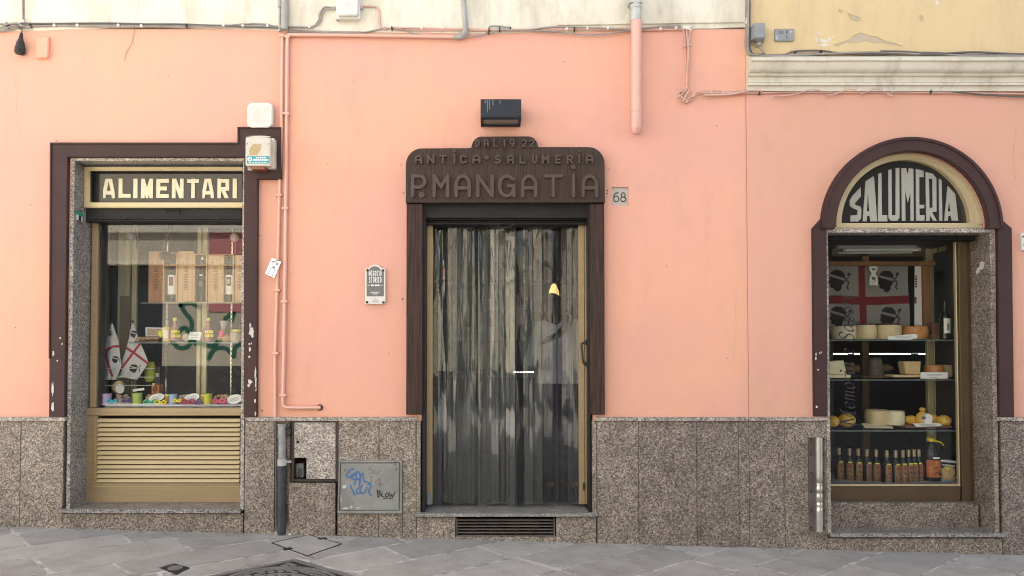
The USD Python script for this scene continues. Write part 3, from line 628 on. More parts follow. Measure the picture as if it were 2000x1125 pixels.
for lg in sorted(polys(legs), key=lambda q: q.centroid.x):
    L_ = part(byl, 'surround_leg', prism(lg, AY + .008, .0, .004), 'brown_paint')
    for k, (px, py, rx, ry) in enumerate([(1594, 692, 1.4, 3), (1601, 690, 1.3, 1.5), (1604, 688, 1, 1.5), (1593, 700, 1.6, 4), (1598, 722, 1.6, 1.6), (1588, 795, 2.6, 2.6), (1595, 795, 2, 2.4), (1590, 706, 1, 2)]):
        if lg.contains(Point(*W(px, py, AY)[[0, 2]])): part(L_, 'paint_chip', prism(ragged(px, py, rx, ry, AY + .008, 90 + k), AY + .0068, AY + .01), 'paint_chip')
# granite lining of the arched window, recess floor and riser
lining(byl, X(1610), X(1617.5), Z(1043), Z(455), -.016, .3, 'granite_pale'); lining(byl, X(1934), X(1943), Z(1043), Z(455), -.016, .3, 'granite_warm')
part(byl, 'stone_lining', bx(X(1610), X(1943), -.018, .3, Z(455), Z(446.5), .0025), 'granite_pale')
part(byl, 'sill', bx(X(1612), X(1950.5), -.045, .3, Z(1050, -.045), Z(1042, -.045), .004), 'granite_grey')
part(byl, 'riser', bx(X(1612), X(1905, .14), .135, .3, Z(1043), Z(982, .135), .003), 'granite_red')

# cornice between the two storeys of the right house
c0 = SEAM + .004
prof = [(0, 178), (-.03, 178), (-.034, 168), (-.050, 166), (-.052, 162), (-.040, 160), (-.042, 150), (-.060, 147.5), (-.062, 143), (-.075, 141), (-.088, 137), (-.100, 132), (-.108, 125), (-.112, 120), (-.125, 118), (-.126, 112), (0, 109)]
pv = np.array([(p[0], Z(p[1], p[0])) for p in prof]); n = len(pv)
nx = 60; xs = np.linspace(c0, 6.9, nx); V = []; Fc = []
for i, x in enumerate(xs):
    w = .005 * (meshkit.noise(np.c_[np.full(n, x * 5), pv * 14]) - .5)
    V.append(np.c_[np.full(n, x), pv[:, 0] + w * (pv[:, 0] < -.01), pv[:, 1] + w])
for i in range(nx - 1):
    for j in range(n):
        a, b = i * n + j, i * n + (j + 1) % n; Fc += [(a, b, b + n), (a, b + n, a + n)]
V = np.vstack(V); base = len(V)
endf = trimesh.creation.triangulate_polygon(Polygon(pv), engine='earcut')
V = np.vstack([V, np.c_[np.full(len(endf[0]), c0), endf[0]]]); Fc += [tuple(np.array(t) + base) for t in endf[1]]
cm = trimesh.Trimesh(V, np.array(Fc), process=False); trimesh.repair.fix_normals(cm)
part(byl, 'cornice', cm, 'cornice_render', smooth=30)
# peeling paint on the yellow wall
def peel(pts, y=-.006, lab=None):
    g = pp(pts, y).buffer(.006).buffer(-.006)
    q = part(byl, 'peeled_patch', prism(g, y - .0012, y), 'bare_plaster', label=lab)
    part(q, 'paint_edge', prism(g.buffer(.004).difference(g).intersection(affinity.translate(g.buffer(.006), 0, .008)), y - .0035, y), 'yellow_render')
peel([(1628, 88), (1640, 84), (1658, 78), (1666, 70), (1680, 64), (1697, 70), (1712, 72), (1728, 80), (1748, 85), (1762, 90), (1740, 88), (1720, 84), (1706, 84), (1690, 80), (1672, 84), (1650, 84), (1636, 91)], lab='long peeled patch of bare plaster above the cornice')
peel([(1656, 25), (1664, 30), (1678, 34), (1680, 40), (1672, 42), (1662, 38)])
peel([(1796, 30), (1802, 32), (1802, 42), (1796, 40)]); peel([(1638, 18), (1645, 20), (1643, 25), (1638, 24)])
for k, (px, py, rx, ry) in enumerate([(1600, 66, 6, 3), (1596, 78, 3, 6), (1608, 80, 8, 4), (1612, 88, 9, 3), (1620, 76, 3, 5), (1627, 73, 2, 2), (1653, 36, 1.5, 1.5), (1830, 6, 3, 6)]):
    part(byl, 'peeled_patch', prism(ragged(px, py, rx, ry, -.006, 200 + k, j=.45), -.0072, -.005), 'cornice_render')
part(byl, 'crack', prism(pl([(1560, 0), (1559, 12), (1561, 22), (1558, 34), (1559, 42)], .003, -.006), -.0068, -.005), 'bare_plaster')
part(byl, 'crack', prism(pl([(1780, 70), (1778, 80), (1780, 92), (1776, 100)], .003, -.006), -.0068, -.005), 'bare_plaster')

# shell of the building behind the front
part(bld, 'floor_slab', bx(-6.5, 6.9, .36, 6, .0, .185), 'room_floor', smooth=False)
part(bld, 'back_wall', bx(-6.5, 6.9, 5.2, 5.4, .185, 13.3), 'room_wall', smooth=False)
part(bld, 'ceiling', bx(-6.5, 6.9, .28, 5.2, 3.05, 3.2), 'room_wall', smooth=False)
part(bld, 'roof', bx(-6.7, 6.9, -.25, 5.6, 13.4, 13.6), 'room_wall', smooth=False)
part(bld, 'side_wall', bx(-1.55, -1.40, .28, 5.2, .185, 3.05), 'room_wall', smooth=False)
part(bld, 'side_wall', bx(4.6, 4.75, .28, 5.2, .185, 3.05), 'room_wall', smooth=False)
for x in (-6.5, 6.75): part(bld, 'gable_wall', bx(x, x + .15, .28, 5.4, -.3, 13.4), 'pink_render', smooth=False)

# ------------------------------------------------------------------ left shop window of gilt aluminium
GY = .235
win = part(bld, 'shop_window', cat_([pbx(163, 797, 473, 812, .20, .26), pbx(165, 946, 473, 981, .205, .26), pbx(163, 812, 190, 946, .204, .26), pbx(469.5, 812, 474, 946, .204, .26),
      pbx(177.5, 432, 189.5, 796, .215, .26), pbx(163, 432, 177.5, 797, .235, .262)]), 'gold_alu', label='gilt aluminium shop window frame with louvred panel below')
part(win, 'frame_bead', cat_([pbx(186, 806, 470, 811.5, .196, .21), pbx(182, 944, 470, 949, .198, .21), pbx(183, 812, 187.5, 944, .198, .21)]), 'gold_alu')
part(win, 'inner_post', pbx(190, 434, 197, 796, .245, .32), 'dark_metal')
part(win, 'glass_pane', bx(X(189, GY), X(473, GY), GY, GY + .006, Z(797, GY), Z(430, GY)), 'window_glass', smooth=False)
part(win, 'vent_back', pbx(186, 810, 472, 947, .262, .27), 'hole_dark')
for k in range(15):
    z0 = Z(818.5 + k * 9.05, .21); xa, xb = X(187.5, .21), X(470, .21); h = 5.4 * S(.21)
    sec = Polygon([(.203, z0 - h), (.206, z0 - h - .003), (.2085, z0 - h), (.221, z0 + .000), (.218, z0 + .003)])
    m = trimesh.creation.extrude_polygon(sec, xb - xa, engine='earcut'); v = np.array(m.vertices); m.vertices = np.stack([xa + v[:, 2], v[:, 0], v[:, 1]], 1)
    trimesh.repair.fix_normals(m); part(win, 'louvre_slat', m, 'louvre_gold', smooth=False)
part(win, 'shutter_box', pbx(166, 406.5, 473, 433.5, .15, .30, .006), 'dark_metal')
part(win, 'shutter_lip', pbx(176, 424, 473, 428, .135, .16, .002), 'dark_metal')
part(win, 'pull_handle', ptube([(322, 414), (326, 410), (344, 410), (349, 414), (349, 420)], .128, .005, 6), 'dark_metal')
for px in (238, 420): part(win, 'shutter_latch', pbx(px, 424.5, px + 9, 427.5, .125, .15), 'black_iron')
part(bld, 'soffit', pbx(143, 315, 473, 325, .10, .30), 'room_dark')

# fascia sign ALIMENTARI
fs = thing('fascia_sign', 'black glass fascia sign reading ALIMENTARI in cream block letters, gilt frame', 'sign', (X(318), .12, Z(400)))
fr = hx(0, 0, 1, 1)
FY = .115
fo = pp([(163, 323), (474, 323), (474, 405.5), (163, 405.5)], FY); fi = pp([(174.5, 333), (480, 333), (480, 395), (174.5, 395)], FY)
part(fs, 'frame', prism(fo.difference(fi), FY, .2, .006), 'pale_gold')
part(fs, 'frame_bead', prism(pp([(174.5, 333), (474, 333), (474, 395), (174.5, 395)], FY).difference(pp([(177, 335), (480, 335), (480, 393), (177, 393)], FY)), FY + .02, .2), 'dark_metal')
part(fs, 'panel', pbx(174, 332, 473, 396, .165, .18), 'black_glass')
AL = [('A', 470, 563), ('L', 590, 687), ('I', 707, 740), ('M', 767, 862), ('E', 887, 985), ('N', 1010, 1102), ('T', 1130, 1222), ('A', 1250, 1340), ('R', 1367, 1460), ('I', 1488, 1520)]
BLK = {'A': [[(-.02, -.2), (.40, 1.2)], [(.34, .92), (.66, .92)], [(.52, 1.2), (.98, -.2)], [(.2, .28), (.8, .28)]], 'L': [[(.17, 1.2), (.17, .12), (1.2, .12)]], 'I': [[(.5, -.2), (.5, 1.2)]],
       'M': [[(.16, -.2), (.16, 1.2)], [(.10, 1.1), (.5, .18), (.90, 1.1)], [(.84, -.2), (.84, 1.2)]], 'E': [[(1.2, .89), (.16, .89), (.16, .11), (1.2, .11)], [(.16, .5), (.85, .5)]],
       'N': [[(.16, -.2), (.16, 1.2)], [(.08, 1.2), (.92, -.2)], [(.84, -.2), (.84, 1.2)]], 'T': [[(-.2, .88), (1.2, .88)], [(.5, 1.2), (.5, -.2)]],
       'R': [[(.16, -.2), (.16, 1.2)], [(.16, .89), (.84, .89), (.84, .48), (.16, .48)], [(.40, .5), (.88, -.1)]]}
for ch, a, b in AL:
    x0, x1 = X(80 + a / 4, .16), X(80 + b / 4, .16); z0, z1 = Z(387, .16), Z(349, .16); w = (x1 - x0) * (.31 if ch != 'I' else 1.0)
    g = unary_union([LineString([(x0 + p * (x1 - x0), z0 + q * (z1 - z0)) for p, q in st]).buffer(min(w, .034) / 2 if ch != 'I' else (x1 - x0) / 2, cap_style=2, join_style=2) for st in BLK[ch]]).intersection(sbox(x0, z0, x1, z1))
    part(fs, 'letter', prism(g, .160, .166), 'cream_letter')

# ------------------------------------------------------------------ arched window: lunette sign
ls = thing('lunette_sign', 'half-round black glass sign reading SALUMERIA in silver letters, gilt arch frame', 'sign', (cxa, .03, cza))
def half(cx, cz, r, z0): return Point(cx, cz).buffer(r, 48).intersection(sbox(cx - 3, z0, cx + 3, cz + 3))
c2x, c2z = W(1769.5, 437, .02)[[0, 2]]
h_o = half(cxa, cza - .002, 147.5 * S(), Z(446, .0)); h_i = half(c2x, c2z, 126.5 * S(), Z(435.5, .02))
part(ls, 'frame', prism(h_o.difference(h_i), .015, .2, .006), 'pale_gold')
part(ls, 'frame_step', prism(h_o.difference(half(cxa, cza, 139 * S(), Z(441))).intersection(sbox(-9, cza + .03, 9, 9)), .004, .03, .003), 'pale_gold')
part(ls, 'panel', prism(h_o.buffer(-.03), .062, .08), 'black_glass')
def zl(pts): return [(1560 + a / 4.5, 250 + b / 4.5) for a, b in pts]
SAL = [([(545, 520), (548, 598), (492, 662), (500, 677), (545, 690), (551, 715), (548, 795), (522, 822), (455, 822), (455, 768), (514, 765), (518, 722), (470, 702), (450, 682), (448, 640), (470, 598)], []),
 ([(655, 425), (662, 430), (690, 820), (630, 820), (624, 772), (602, 772), (598, 820), (563, 820), (588, 468)], [[(608, 560), (621, 730), (600, 730)]]),
 ([(700, 402), (728, 392), (733, 765), (777, 765), (780, 820), (697, 820)], []),
 ([(788, 370), (817, 362), (820, 765), (852, 765), (853, 352), (885, 350), (887, 788), (868, 815), (810, 815), (790, 790)], []),
 ([(903, 352), (945, 352), (957, 412), (970, 352), (1008, 360), (1012, 815), (983, 815), (983, 560), (960, 655), (936, 542), (938, 815), (908, 815)], []),
 ([(1030, 360), (1096, 376), (1100, 432), (1060, 430), (1060, 675), (1105, 676), (1103, 705), (1062, 707), (1063, 765), (1108, 765), (1105, 815), (1033, 815)], []),
 ([(1115, 386), (1180, 402), (1210, 440), (1212, 735), (1172, 740), (1215, 815), (1182, 815), (1152, 765), (1152, 815), (1122, 815)], [[(1145, 445), (1176, 450), (1178, 700), (1150, 702)]]),
 ([(1233, 445), (1257, 460), (1263, 815), (1236, 815)], []),
 ([(1310, 508), (1376, 580), (1403, 815), (1346, 815), (1338, 772), (1315, 772), (1312, 815), (1280, 815)], [[(1322, 640), (1335, 733), (1310, 733)]])]
for o, hs in SAL:
    g = pp(zl(o), .057)
    for h in hs: g = g.difference(pp(zl(h), .057))
    part(ls, 'letter', prism(g, .057, .063), 'silver_letter')

# arched window: frame, glass
RY = .235
rw = part(byl, 'shop_window', cat_([pbx(1876, 466, 1893, 982, .195, .27), pbx(1893, 466, 1901, 982, .215, .29), pbx(1612, 949, 1876, 980, .20, .27), pbx(1600, 466, 1621, 982, .215, .27)]), 'bronze_alu', label='bronze aluminium shop window frame under the arch')
part(rw, 'glazing_bead', cat_([pbx(1870, 470, 1876, 949, .225, .26), pbx(1621, 946, 1876, 949.5, .195, .21)]), 'pale_gold')
part(rw, 'glass_pane', bx(X(1600, RY), X(1874, RY), RY, RY + .006, Z(949, RY), Z(468, RY)), 'window_glass_right', smooth=False)
part(rw, 'shutter_box', cat_([pbx(1600, 452, 1905, 468, .12, .32), pbx(1600, 466, 1905, 471, .16, .24)]), 'dark_metal')
lt = serif_word('Memoria e Sapori'); b0 = lt.bounds; Lw = Z(576, .23) - Z(834, .23); k = Lw / (b0[2] - b0[0])
lt = affinity.rotate(affinity.scale(affinity.translate(lt, -b0[0], 0), k, k * 1.15, origin=(0, 0)), 90, origin=(0, 0)); lt = affinity.translate(lt, X(1668, .23), Z(834, .23))
part(rw, 'window_lettering', prism(lt, .2325, .2345), 'dark_print', smooth=False, label='black italic lettering running up the pane, Memoria e Sapori')

# ------------------------------------------------------------------ entrance: posts, carved sign, door
PY = -.05
for a, b in ((793.5, 825), (1152.5, 1181)): part(bld, 'entrance_post', bx(X(a, PY), X(b, PY), PY, .06, Z(810, PY), Z(398, PY), .004), 'old_wood')
for a, b in ((825, 831), (1149, 1153)): part(bld, 'door_jamb', bx(X(a, .0), X(b, .0), .0, .36, Z(1003), Z(398), .002), 'dark_metal')
part(bld, 'door_lintel', pbx(822, 396, 1156, 426, .02, .36, .004), 'dark_metal')
dsb = part(bld, 'shutter_housing', cat_([pbx(828, 424, 1150, 430, .06, .3), pbx(828, 428, 1150, 434, .10, .3), pbx(828, 434, 1150, 438.5, .08, .12)]), 'dark_metal')
part(dsb, 'pull_handle', ptube([(974, 426), (974, 441), (980, 444), (994, 444), (1000, 441), (1000, 426)], .07, .004, 6), 'black_iron')
for px in (872, 1088): part(dsb, 'latch', pbx(px, 421, px + 8, 427, .05, .07), 'black_iron')
cs = thing('carved_sign', 'dark carved wooden shop sign, DAL 1922 ANTICA SALUMERIA P. MANGATIA, over the door', 'sign', (X(987), -.06, Z(396)))
SY = -.062
def q_arc(cx, cy, rx, ry, a0, a1): return [(cx + rx * math.cos(math.radians(a)), cy - ry * math.sin(math.radians(a))) for a in np.linspace(a0, a1, 9)]
out_ = [(792.5, 396), (792.5, 322)] + q_arc(824, 322, 31.5, 32.5, 180, 90) + [(920, 289)] + q_arc(940, 289, 19, 22.5, 170, 90) + [(1032, 266)] + q_arc(1032, 289, 19, 23, 90, 10) + [(1052, 287), (1150, 287)] + q_arc(1150, 320, 31, 33, 90, 0) + [(1181.5, 395.5)]
board = part(cs, 'board', prism(pp(out_, SY), SY, .0, .004), 'sign_wood')
def zs(a): return 760 + a / 4
R1 = [('D', 672, 708), ('A', 738, 780), ('L', 812, 850), ('1', 885, 918), ('9', 940, 985), ('2', 1035, 1078), ('2', 1095, 1140)]
R2 = [('A', 195, 255), ('N', 290, 352), ('T', 382, 452), ('i', 498, 518), ('C', 550, 608), ('A', 648, 715), ('S', 822, 878), ('A', 922, 978), ('L', 1018, 1068), ('U', 1118, 1162), ('M', 1195, 1255), ('E', 1300, 1350), ('R', 1390, 1445), ('i', 1480, 1500), ('A', 1540, 1603)]
R3 = [('P', 165, 290), ('M', 335, 470), ('A', 508, 640), ('N', 678, 820), ('G', 850, 990), ('A', 1030, 1162), ('T', 1208, 1362), ('i', 1425, 1462), ('A', 1505, 1640)]
LY = SY - .018
for row, p0, p1, w, pi in ((R1, 404, 470, .0135, 404), (R2, 528, 600, .016, 492), (R3, 680, 864, .027, 615)):
    for ch, a, b in row:
        top = 170 + (pi if ch == 'i' else p0) / 4
        g = glyph(ch, X(zs(a), LY), Z(170 + p1 / 4, LY), X(zs(b), LY), Z(top, LY), w)
        if ch == 'i': g = unary_union([affinity.scale(q, 1.35, 1.35) if q.centroid.y > Z(170 + p0 / 4 + 4, LY) else q for q in polys(g)])
        part(cs, 'letter', prism(g, LY, SY, .003), 'letter_wood')
for px, py, r in ((763, 550, .016), (255, 842, .022)):
    c = W(zs(px), 170 + py / 4, LY); part(cs, 'carved_dot', prism(Point(c[0], c[2]).buffer(r), LY, SY, .004), 'letter_wood')
for px, py in ((796, 340), (1179, 336), (827, 394), (985, 394), (1150, 393), (1105, 290), (875, 290)):
    c = W(px, py, SY); part(cs, 'screw', ball(c, (.004, .003, .004), 1), 'black_iron')

# door frame strips and handle
door = part(bld, 'shop_door', pbx(1130, 438, 1141.5, 985, .14, .17), 'gold_alu', label='gilt aluminium edge of the glass door right of the strip curtain')
part(door, 'door_stop', pbx(833.5, 438, 845, 985, .14, .17), 'gold_alu'); part(door, 'side_profile', pbx(1143, 440, 1148.5, 985, .11, .15), 'gold_alu')
part(door, 'lock_edge', pbx(1148.6, 440, 1150, 560, .12, .15), 'chrome'); part(door, 'foot_plate', pbx(834, 962, 842.5, 986, .134, .14), 'grey_plastic'); part(door, 'hinge', pbx(1139, 944, 1144, 958, .12, .14), 'black_iron')
part(door, 'handle', cat_([ptube([(1148, 669), (1138, 670), (1136, 675), (1137.5, 690), (1139, 706), (1142, 711), (1149, 711)], .09, .0065, 8), pbx(1143, 664, 1151, 674, .085, .14, .004), pbx(1143, 706, 1151, 716, .085, .14, .004)]), 'black_iron')
part(door, 'top_rail', pbx(832, 437.5, 1144, 441, .14, .2), 'dark_metal')

# strip curtain of clear PVC
cur = thing('strip_curtain', 'see-through plastic strip curtain hanging across the shop doorway', 'curtain', (X(990, .2), .2, Z(440, .2)))
part(cur, 'rail', pbx(843, 438, 1132, 443, .17, .23), 'dark_metal')
rr = random.Random(5)
xs0 = np.linspace(847, 1126, 31)
for k, px in enumerate(xs0):
    wide = rr.uniform(13, 19) if k < 21 else rr.uniform(15, 20)
    y0 = .192 + (.016 if k % 2 else 0) + rr.uniform(-.004, .004)
    if k < 21: m = rr.choice(['pvc_dirty', 'pvc_cloudy', 'pvc_cloudy', 'pvc_gloss'] if k < 9 else ['pvc_dirty', 'pvc_dark', 'pvc_cloudy', 'pvc_gloss', 'pvc_dark', 'pvc_gloss'])
    else: m = 'pvc_clear'
    if k in (22,): m = 'pvc_cloudy'
    if k in (29, 30): m = 'pvc_dirty'
    twist = math.radians(rr.uniform(-20, 20)); lean = rr.uniform(-.02, .03); bow = rr.uniform(-.005, .005)
    px += rr.uniform(-2, 2); topl = rr.choice([0, 0, .02, .05]) if k < 29 else 0
    nz, nw = 48, 7; zt, zb = Z(440, y0), Z(985 - rr.uniform(0, 4), y0); cx_ = X(px, y0); hw = wide / 2 * S(y0); vs = []; fs_ = []
    for side in (0, 1):
        for i in range(nz + 1):
            t = i / nz; z = zt + (zb - zt) * t
            for j in range(nw):
                s = j / (nw - 1) * 2 - 1
                tw = twist * (.7 + .3 * math.sin(t * 2.6 + k)) + .025 * (meshkit.noise(np.array([k * 7.1, z * 1.6, 0])) - .5) * (1.6 if t < .5 else 1)
                yy = y0 + s * hw * math.sin(tw) + bow * (1 - s * s) + lean * math.sin(t * math.pi) * .6 + topl * (math.exp(-t * 5) - 1) + .0 + .005 * (meshkit.noise(np.array([k * 3.3, z * 2.6, s * .6])) - .5) * (2.0 if t < .55 else .8)
                vs.append((cx_ + s * hw * math.cos(tw), yy + side * .0022, z))
    o = (nz + 1) * nw
    for i in range(nz):
        for j in range(nw - 1):
            a = i * nw + j; fs_ += [(a, a + nw, a + nw + 1), (a, a + nw + 1, a + 1), (o + a, o + a + nw + 1, o + a + nw), (o + a, o + a + 1, o + a + nw + 1)]
    for i in range(nz):
        for j in (0, nw - 1):
            a = i * nw + j; q = [(a, o + a, o + a + nw), (a, o + a + nw, a + nw)]; fs_ += q if j == 0 else [t[::-1] for t in q]
    sp = part(cur, 'strip', trimesh.Trimesh(np.array(vs), np.array(fs_), process=False), m, smooth=30)
    ed = np.array([vs[i * nw + (nw - 1 if k % 3 else 0)] for i in range(nz + 1)]) + [0, -.001, 0]
    part(sp, 'strip_edge', tube(ed, .0017 if k < 21 else .0010, 5), 'pvc_edge')
# ------------------------------------------------------------------ things fixed to the wall
# lamp over the sign: a box lamp turned down, open lens below
lp = thing('wall_lamp', 'square navy metal wall lamp above the carved shop sign', 'lamp', (X(980), 0, Z(251)))
A, B = -.20, -.02
def quad_box(fpx, ya, bpx, yb):
    v = [W(a, b, ya) for a, b in fpx] + [W(a, b, yb) for a, b in bpx]; return trimesh.convex.convex_hull(np.array(v))
x0, x1 = X(938.5, A), X(1018.5, A)
def yz_prism(sec, x0, x1):
    m = trimesh.creation.extrude_polygon(Polygon(sec), x1 - x0, engine='earcut'); v = np.array(m.vertices); m.vertices = np.stack([x0 + v[:, 2], v[:, 0], v[:, 1]], 1); trimesh.repair.fix_normals(m); return m
zt, zf, zl_, zbk = Z(194, A), Z(229, A), Z(231, A), Z(249, -.02)
sec = [(-.205, zf), (-.205, zt - .006), (-.199, zt), (-.02, zt + .002), (-.02, zbk), (-.030, zbk)]
part(lp, 'housing', cat_([yz_prism(sec, x0, x0 + .004), yz_prism(sec, x1 - .004, x1), bx(x0, x1, -.205, -.02, zt - .004, zt, .003), bx(x0, x1, -.206, -.198, zf, zt, .003),
     yz_prism([(-.204, zf), (-.188, zf - .0), (-.190, zf - .014), (-.204, zf - .003)], x0, x1), yz_prism([(-.03, zbk), (-.05, zbk), (-.05, zbk + .014), (-.03, zbk + .018)], x0, x1)]), 'lamp_navy')
part(lp, 'wall_plate', bx(x0 + .02, x1 - .02, -.022, 0, Z(246), Z(200), .003), 'lamp_navy')
part(lp, 'lens', yz_prism([(-.186, zf + .002), (-.052, zbk + .014), (-.052, zbk + .022), (-.186, zf + .010)], x0 + .018, x1 - .018), 'frosted_glass_lens')
part(lp, 'lens_frame', cat_([yz_prism([(-.19, zf - .002), (-.046, zbk + .010), (-.046, zbk + .020), (-.19, zf + .010)], a, b) for a, b in ((x0 + .004, x0 + .020), (x1 - .020, x1 - .004))]), 'lamp_navy')
for k, (px, h) in enumerate([(951, 26), (955, 20), (962, 13), (976, 9), (947, 8)]):
    part(lp, 'run_mark', bx(X(px, A), X(px + 1.6, A), -.2064, -.205, zt - h * S(A), zt - .008), 'lamp_streak')

# alarm siren (new) and old alarm box on the painted pad
al = thing('alarm_siren', 'rounded square white alarm siren above the older alarm box', 'alarm', (X(508), 0, Z(250)))
part(al, 'base', prism(prr(483, 202, 533.5, 250.5, -.03, .034), -.03, .0, .003), 'white_plastic')
part(al, 'cover', prism(prr(482.5, 200.5, 532, 249, -.05, .045), -.052, -.031, .006), 'white_plastic')
g = [];
for i in range(-9, 10):
    for j in range(-9, 10):
        a, b = 507.2 + (i + j) * 2.0, 223.5 + (i - j) * 2.0
        if abs(a - 507) < 18.5 and abs(b - 223.5) < 17: g.append(Point(*W(a, b, -.052)[[0, 2]]).buffer(.0021, 3))
part(al, 'sound_holes', prism(unary_union(g), -.0535, -.0515), 'old_plastic', kind='stuff')
part(al, 'lip', prism(prr(498, 245.5, 513, 248.5, -.054, .003), -.056, -.051), 'white_plastic')
ab = thing('old_alarm_box', 'yellowed alarm box with teal sticker on the brown pad beside the window', 'alarm', (X(508), -.04, Z(328)))
BY = -.15
part(ab, 'body', prism(prr(479.5, 268, 528, 324, BY, .012), BY, -.036, .005), 'old_plastic')
part(ab, 'back_box', prism(prr(484, 269.5, 536, 329, -.09, .012), -.09, -.036), 'old_plastic')
part(ab, 'red_lens', prism(prr(490, 320, 518, 331, BY + .02, .008), BY + .015, -.05, .003), 'red_lens')
gr = []
for k in range(6):
    for j in range(4):
        a = 486 + k * 3.6 + (2 if j < 2 else 0); b = 282 + j * 5.4
        if (k, j) in ((5, 3), (0, 0)): continue
        gr.append(LineString([tuple(W(a, b + 4, BY)[[0, 2]]), tuple(W(a + 4.4, b - .5, BY)[[0, 2]])]).buffer(.0028))
part(ab, 'grille_slots', prism(unary_union(gr), BY - .0015, BY + .001), 'label_gold', kind='stuff')
st = part(ab, 'sticker', prism(prr(482.5, 305, 526, 319.5, BY, .001), BY - .001, BY + .001), 'teal_print')
c = W(488, 311, BY); part(st, 'logo', prism(Point(c[0], c[2]).buffer(.0165), BY - .002, BY), 'white_print')
part(st, 'logo_mark', prism(glyph('P', *W(486, 315, BY)[[0, 2]], *W(491, 308, BY)[[0, 2]], .004), BY - .003, BY), 'teal_print')
part(st, 'print_line', prism(unary_union([pl([(500 + 4 * k, 308), (502.8 + 4 * k, 308)], .010, BY, 2) for k in range(5)]), BY - .002, BY), 'white_print')
part(st, 'print_line', prism(unary_union([pl([(494 + 4.4 * k, 312.3), (497.4 + 4.4 * k, 312.3)], .013, BY, 2) for k in range(7)]), BY - .002, BY), 'white_print')
part(st, 'print_line', prism(unary_union([pl([(486 + 6 * k, 317), (490.5 + 6 * k, 317)], .004, BY, 2) for k in range(6)]), BY - .002, BY), 'white_print')
for px in (483, 525): c = W(px, 281, BY); part(ab, 'screw', ball(c, (.004, .003, .004), 1), 'rust_steel')
part(ab, 'mastic', prism(unary_union([ragged(532, 318, 3, 10, -.05, 3), ragged(500, 331, 14, 2.5, -.05, 4), ragged(505, 267, 22, 1.6, -.05, 5), ragged(534, 300, 1.6, 10, -.05, 6)]), -.05, -.03), 'cornice_render')

# weatherproof plug hanging from the cables
pg = thing('hanging_plug', 'black rubber cable connector hanging below the cables at far left', 'plug', (X(38), -.02, Z(106)))
t = W(38, 106, -.035); u = W(42, 64, -.035); d = u - t; Lp = np.linalg.norm(d)
prof = [(.001, 0), (.030, .002), (.034, .02), (.033, .05), (.026, .09), (.019, .105), (.015, .12), (.011, .15), (.007, Lp)]
m = lathe(prof, (0, 0, 0), 16); R_ = trimesh.geometry.align_vectors([0, 0, 1], d / Lp); m.apply_transform(R_); m.apply_translation(t)
part(pg, 'body', m, 'tie_black'); part(pg, 'cord', ptube([(42, 64), (43, 58), (36, 52), (30, 49)], -.03, .005, 6), 'cable_dark')
for k in range(3):
    m = lathe([(.0345, 0), (.036, .002), (.036, .006), (.0345, .008)], (0, 0, .012 + k * .012), 16); m.apply_transform(R_); m.apply_translation(t); part(pg, 'grip_ring', m, 'tie_black')

# painted-over wall plate
pb = thing('painted_plate', 'blank wall plate painted over in pink near top left', 'wall plate', (X(86), 0, Z(116)))
part(pb, 'plate', prism(pp([(71.5, 74), (94, 73), (97, 77), (96, 110), (93, 114.5), (73, 115)], -.01), -.024, 0, .005), 'pink_render')
part(pb, 'bracket', prism(unary_union([pp([(95, 71), (98.5, 72), (98, 82), (100, 84), (97, 88)], 0), pp([(97, 104), (101, 108), (97, 116), (90, 117)], 0)]), -.006, 0), 'pink_render')

# conduits
def conduit(name, label, segs, r, mt, clips=(), y=None):
    y = -r - .006 if y is None else y
    t = thing(name, label, 'conduit', W(*segs[0], y))
    part(t, 'pipe', ptube(segs, y, r, 10, smooth=False), mt)
    for px, py, vert in clips:
        c = W(px, py, y)
        b = bx(c[0] - (.024 if vert else .010), c[0] + (.024 if vert else .010), y - r - .004, 0, c[2] - (.010 if vert else .024), c[2] + (.010 if vert else .024), .004)
        part(t, 'clip', b, mt)
    return t
conduit('conduit', 'thin pink conduit running down beside the old alarm box to the granite', [(551.5, 70), (550, 250), (546.5, 355), (541.5, 560), (537, 700), (537.5, 820)], .0115, 'conduit_pink', [(544.5, 381, 1), (541, 567, 1), (538, 690, 1)])
cd = conduit('conduit', 'pink conduit that turns right at its foot just above the granite', [(561.5, 72), (560, 250), (557.5, 480), (554.5, 700), (552.5, 786), (554, 793), (560, 796), (626, 796)], .0135, 'conduit_pink', [(559.5, 222, 1), (557.5, 407, 1), (555.5, 589, 1), (553, 772, 1)])
c = W(624, 796, -.015); part(cd, 'end_hole', lathe([(.024, 0), (.024, .004), (.012, .004)], (c[0], -.001, c[2]), 16, 'y'), 'room_dark')
for a in ((551, 70), (561.5, 72)): 
    c = W(*a, -.02); part(cd, 'end_collar', bx(c[0] - .02, c[0] + .02, -.034, 0, c[2] - .010, c[2] + .012, .004), 'conduit_pink')
fx = thing('flexible_duct', 'thick grey ribbed duct running up from the two pink conduits', 'duct', W(556, 60, -.03))
def ribbed(pts, y, r):
    w = catmull(np.array([W(*p, y) for p in pts]), 24); rr_ = r * (1 + .07 * np.sin(np.arange(len(w)) * 2.1)); return tube(w, rr_, 12)
part(fx, 'duct', ribbed([(556, -30), (556, 0), (556, 30), (556, 58)], -.03, .026), 'grey_pipe')
part(fx, 'side_pipe', ptube([(546.5, -30), (546.5, 20), (546.5, 62)], -.02, .010, 8, smooth=False), 'grey_pipe'); part(fx, 'coupling', ptube([(546.5, -4), (546.5, 14)], -.022, .016, 10, smooth=False), 'grey_pipe')
fx2 = thing('flexible_duct', 'shorter ribbed grey duct running down between the cable ties to the horizontal trunking', 'duct', W(907, 60, -.03))
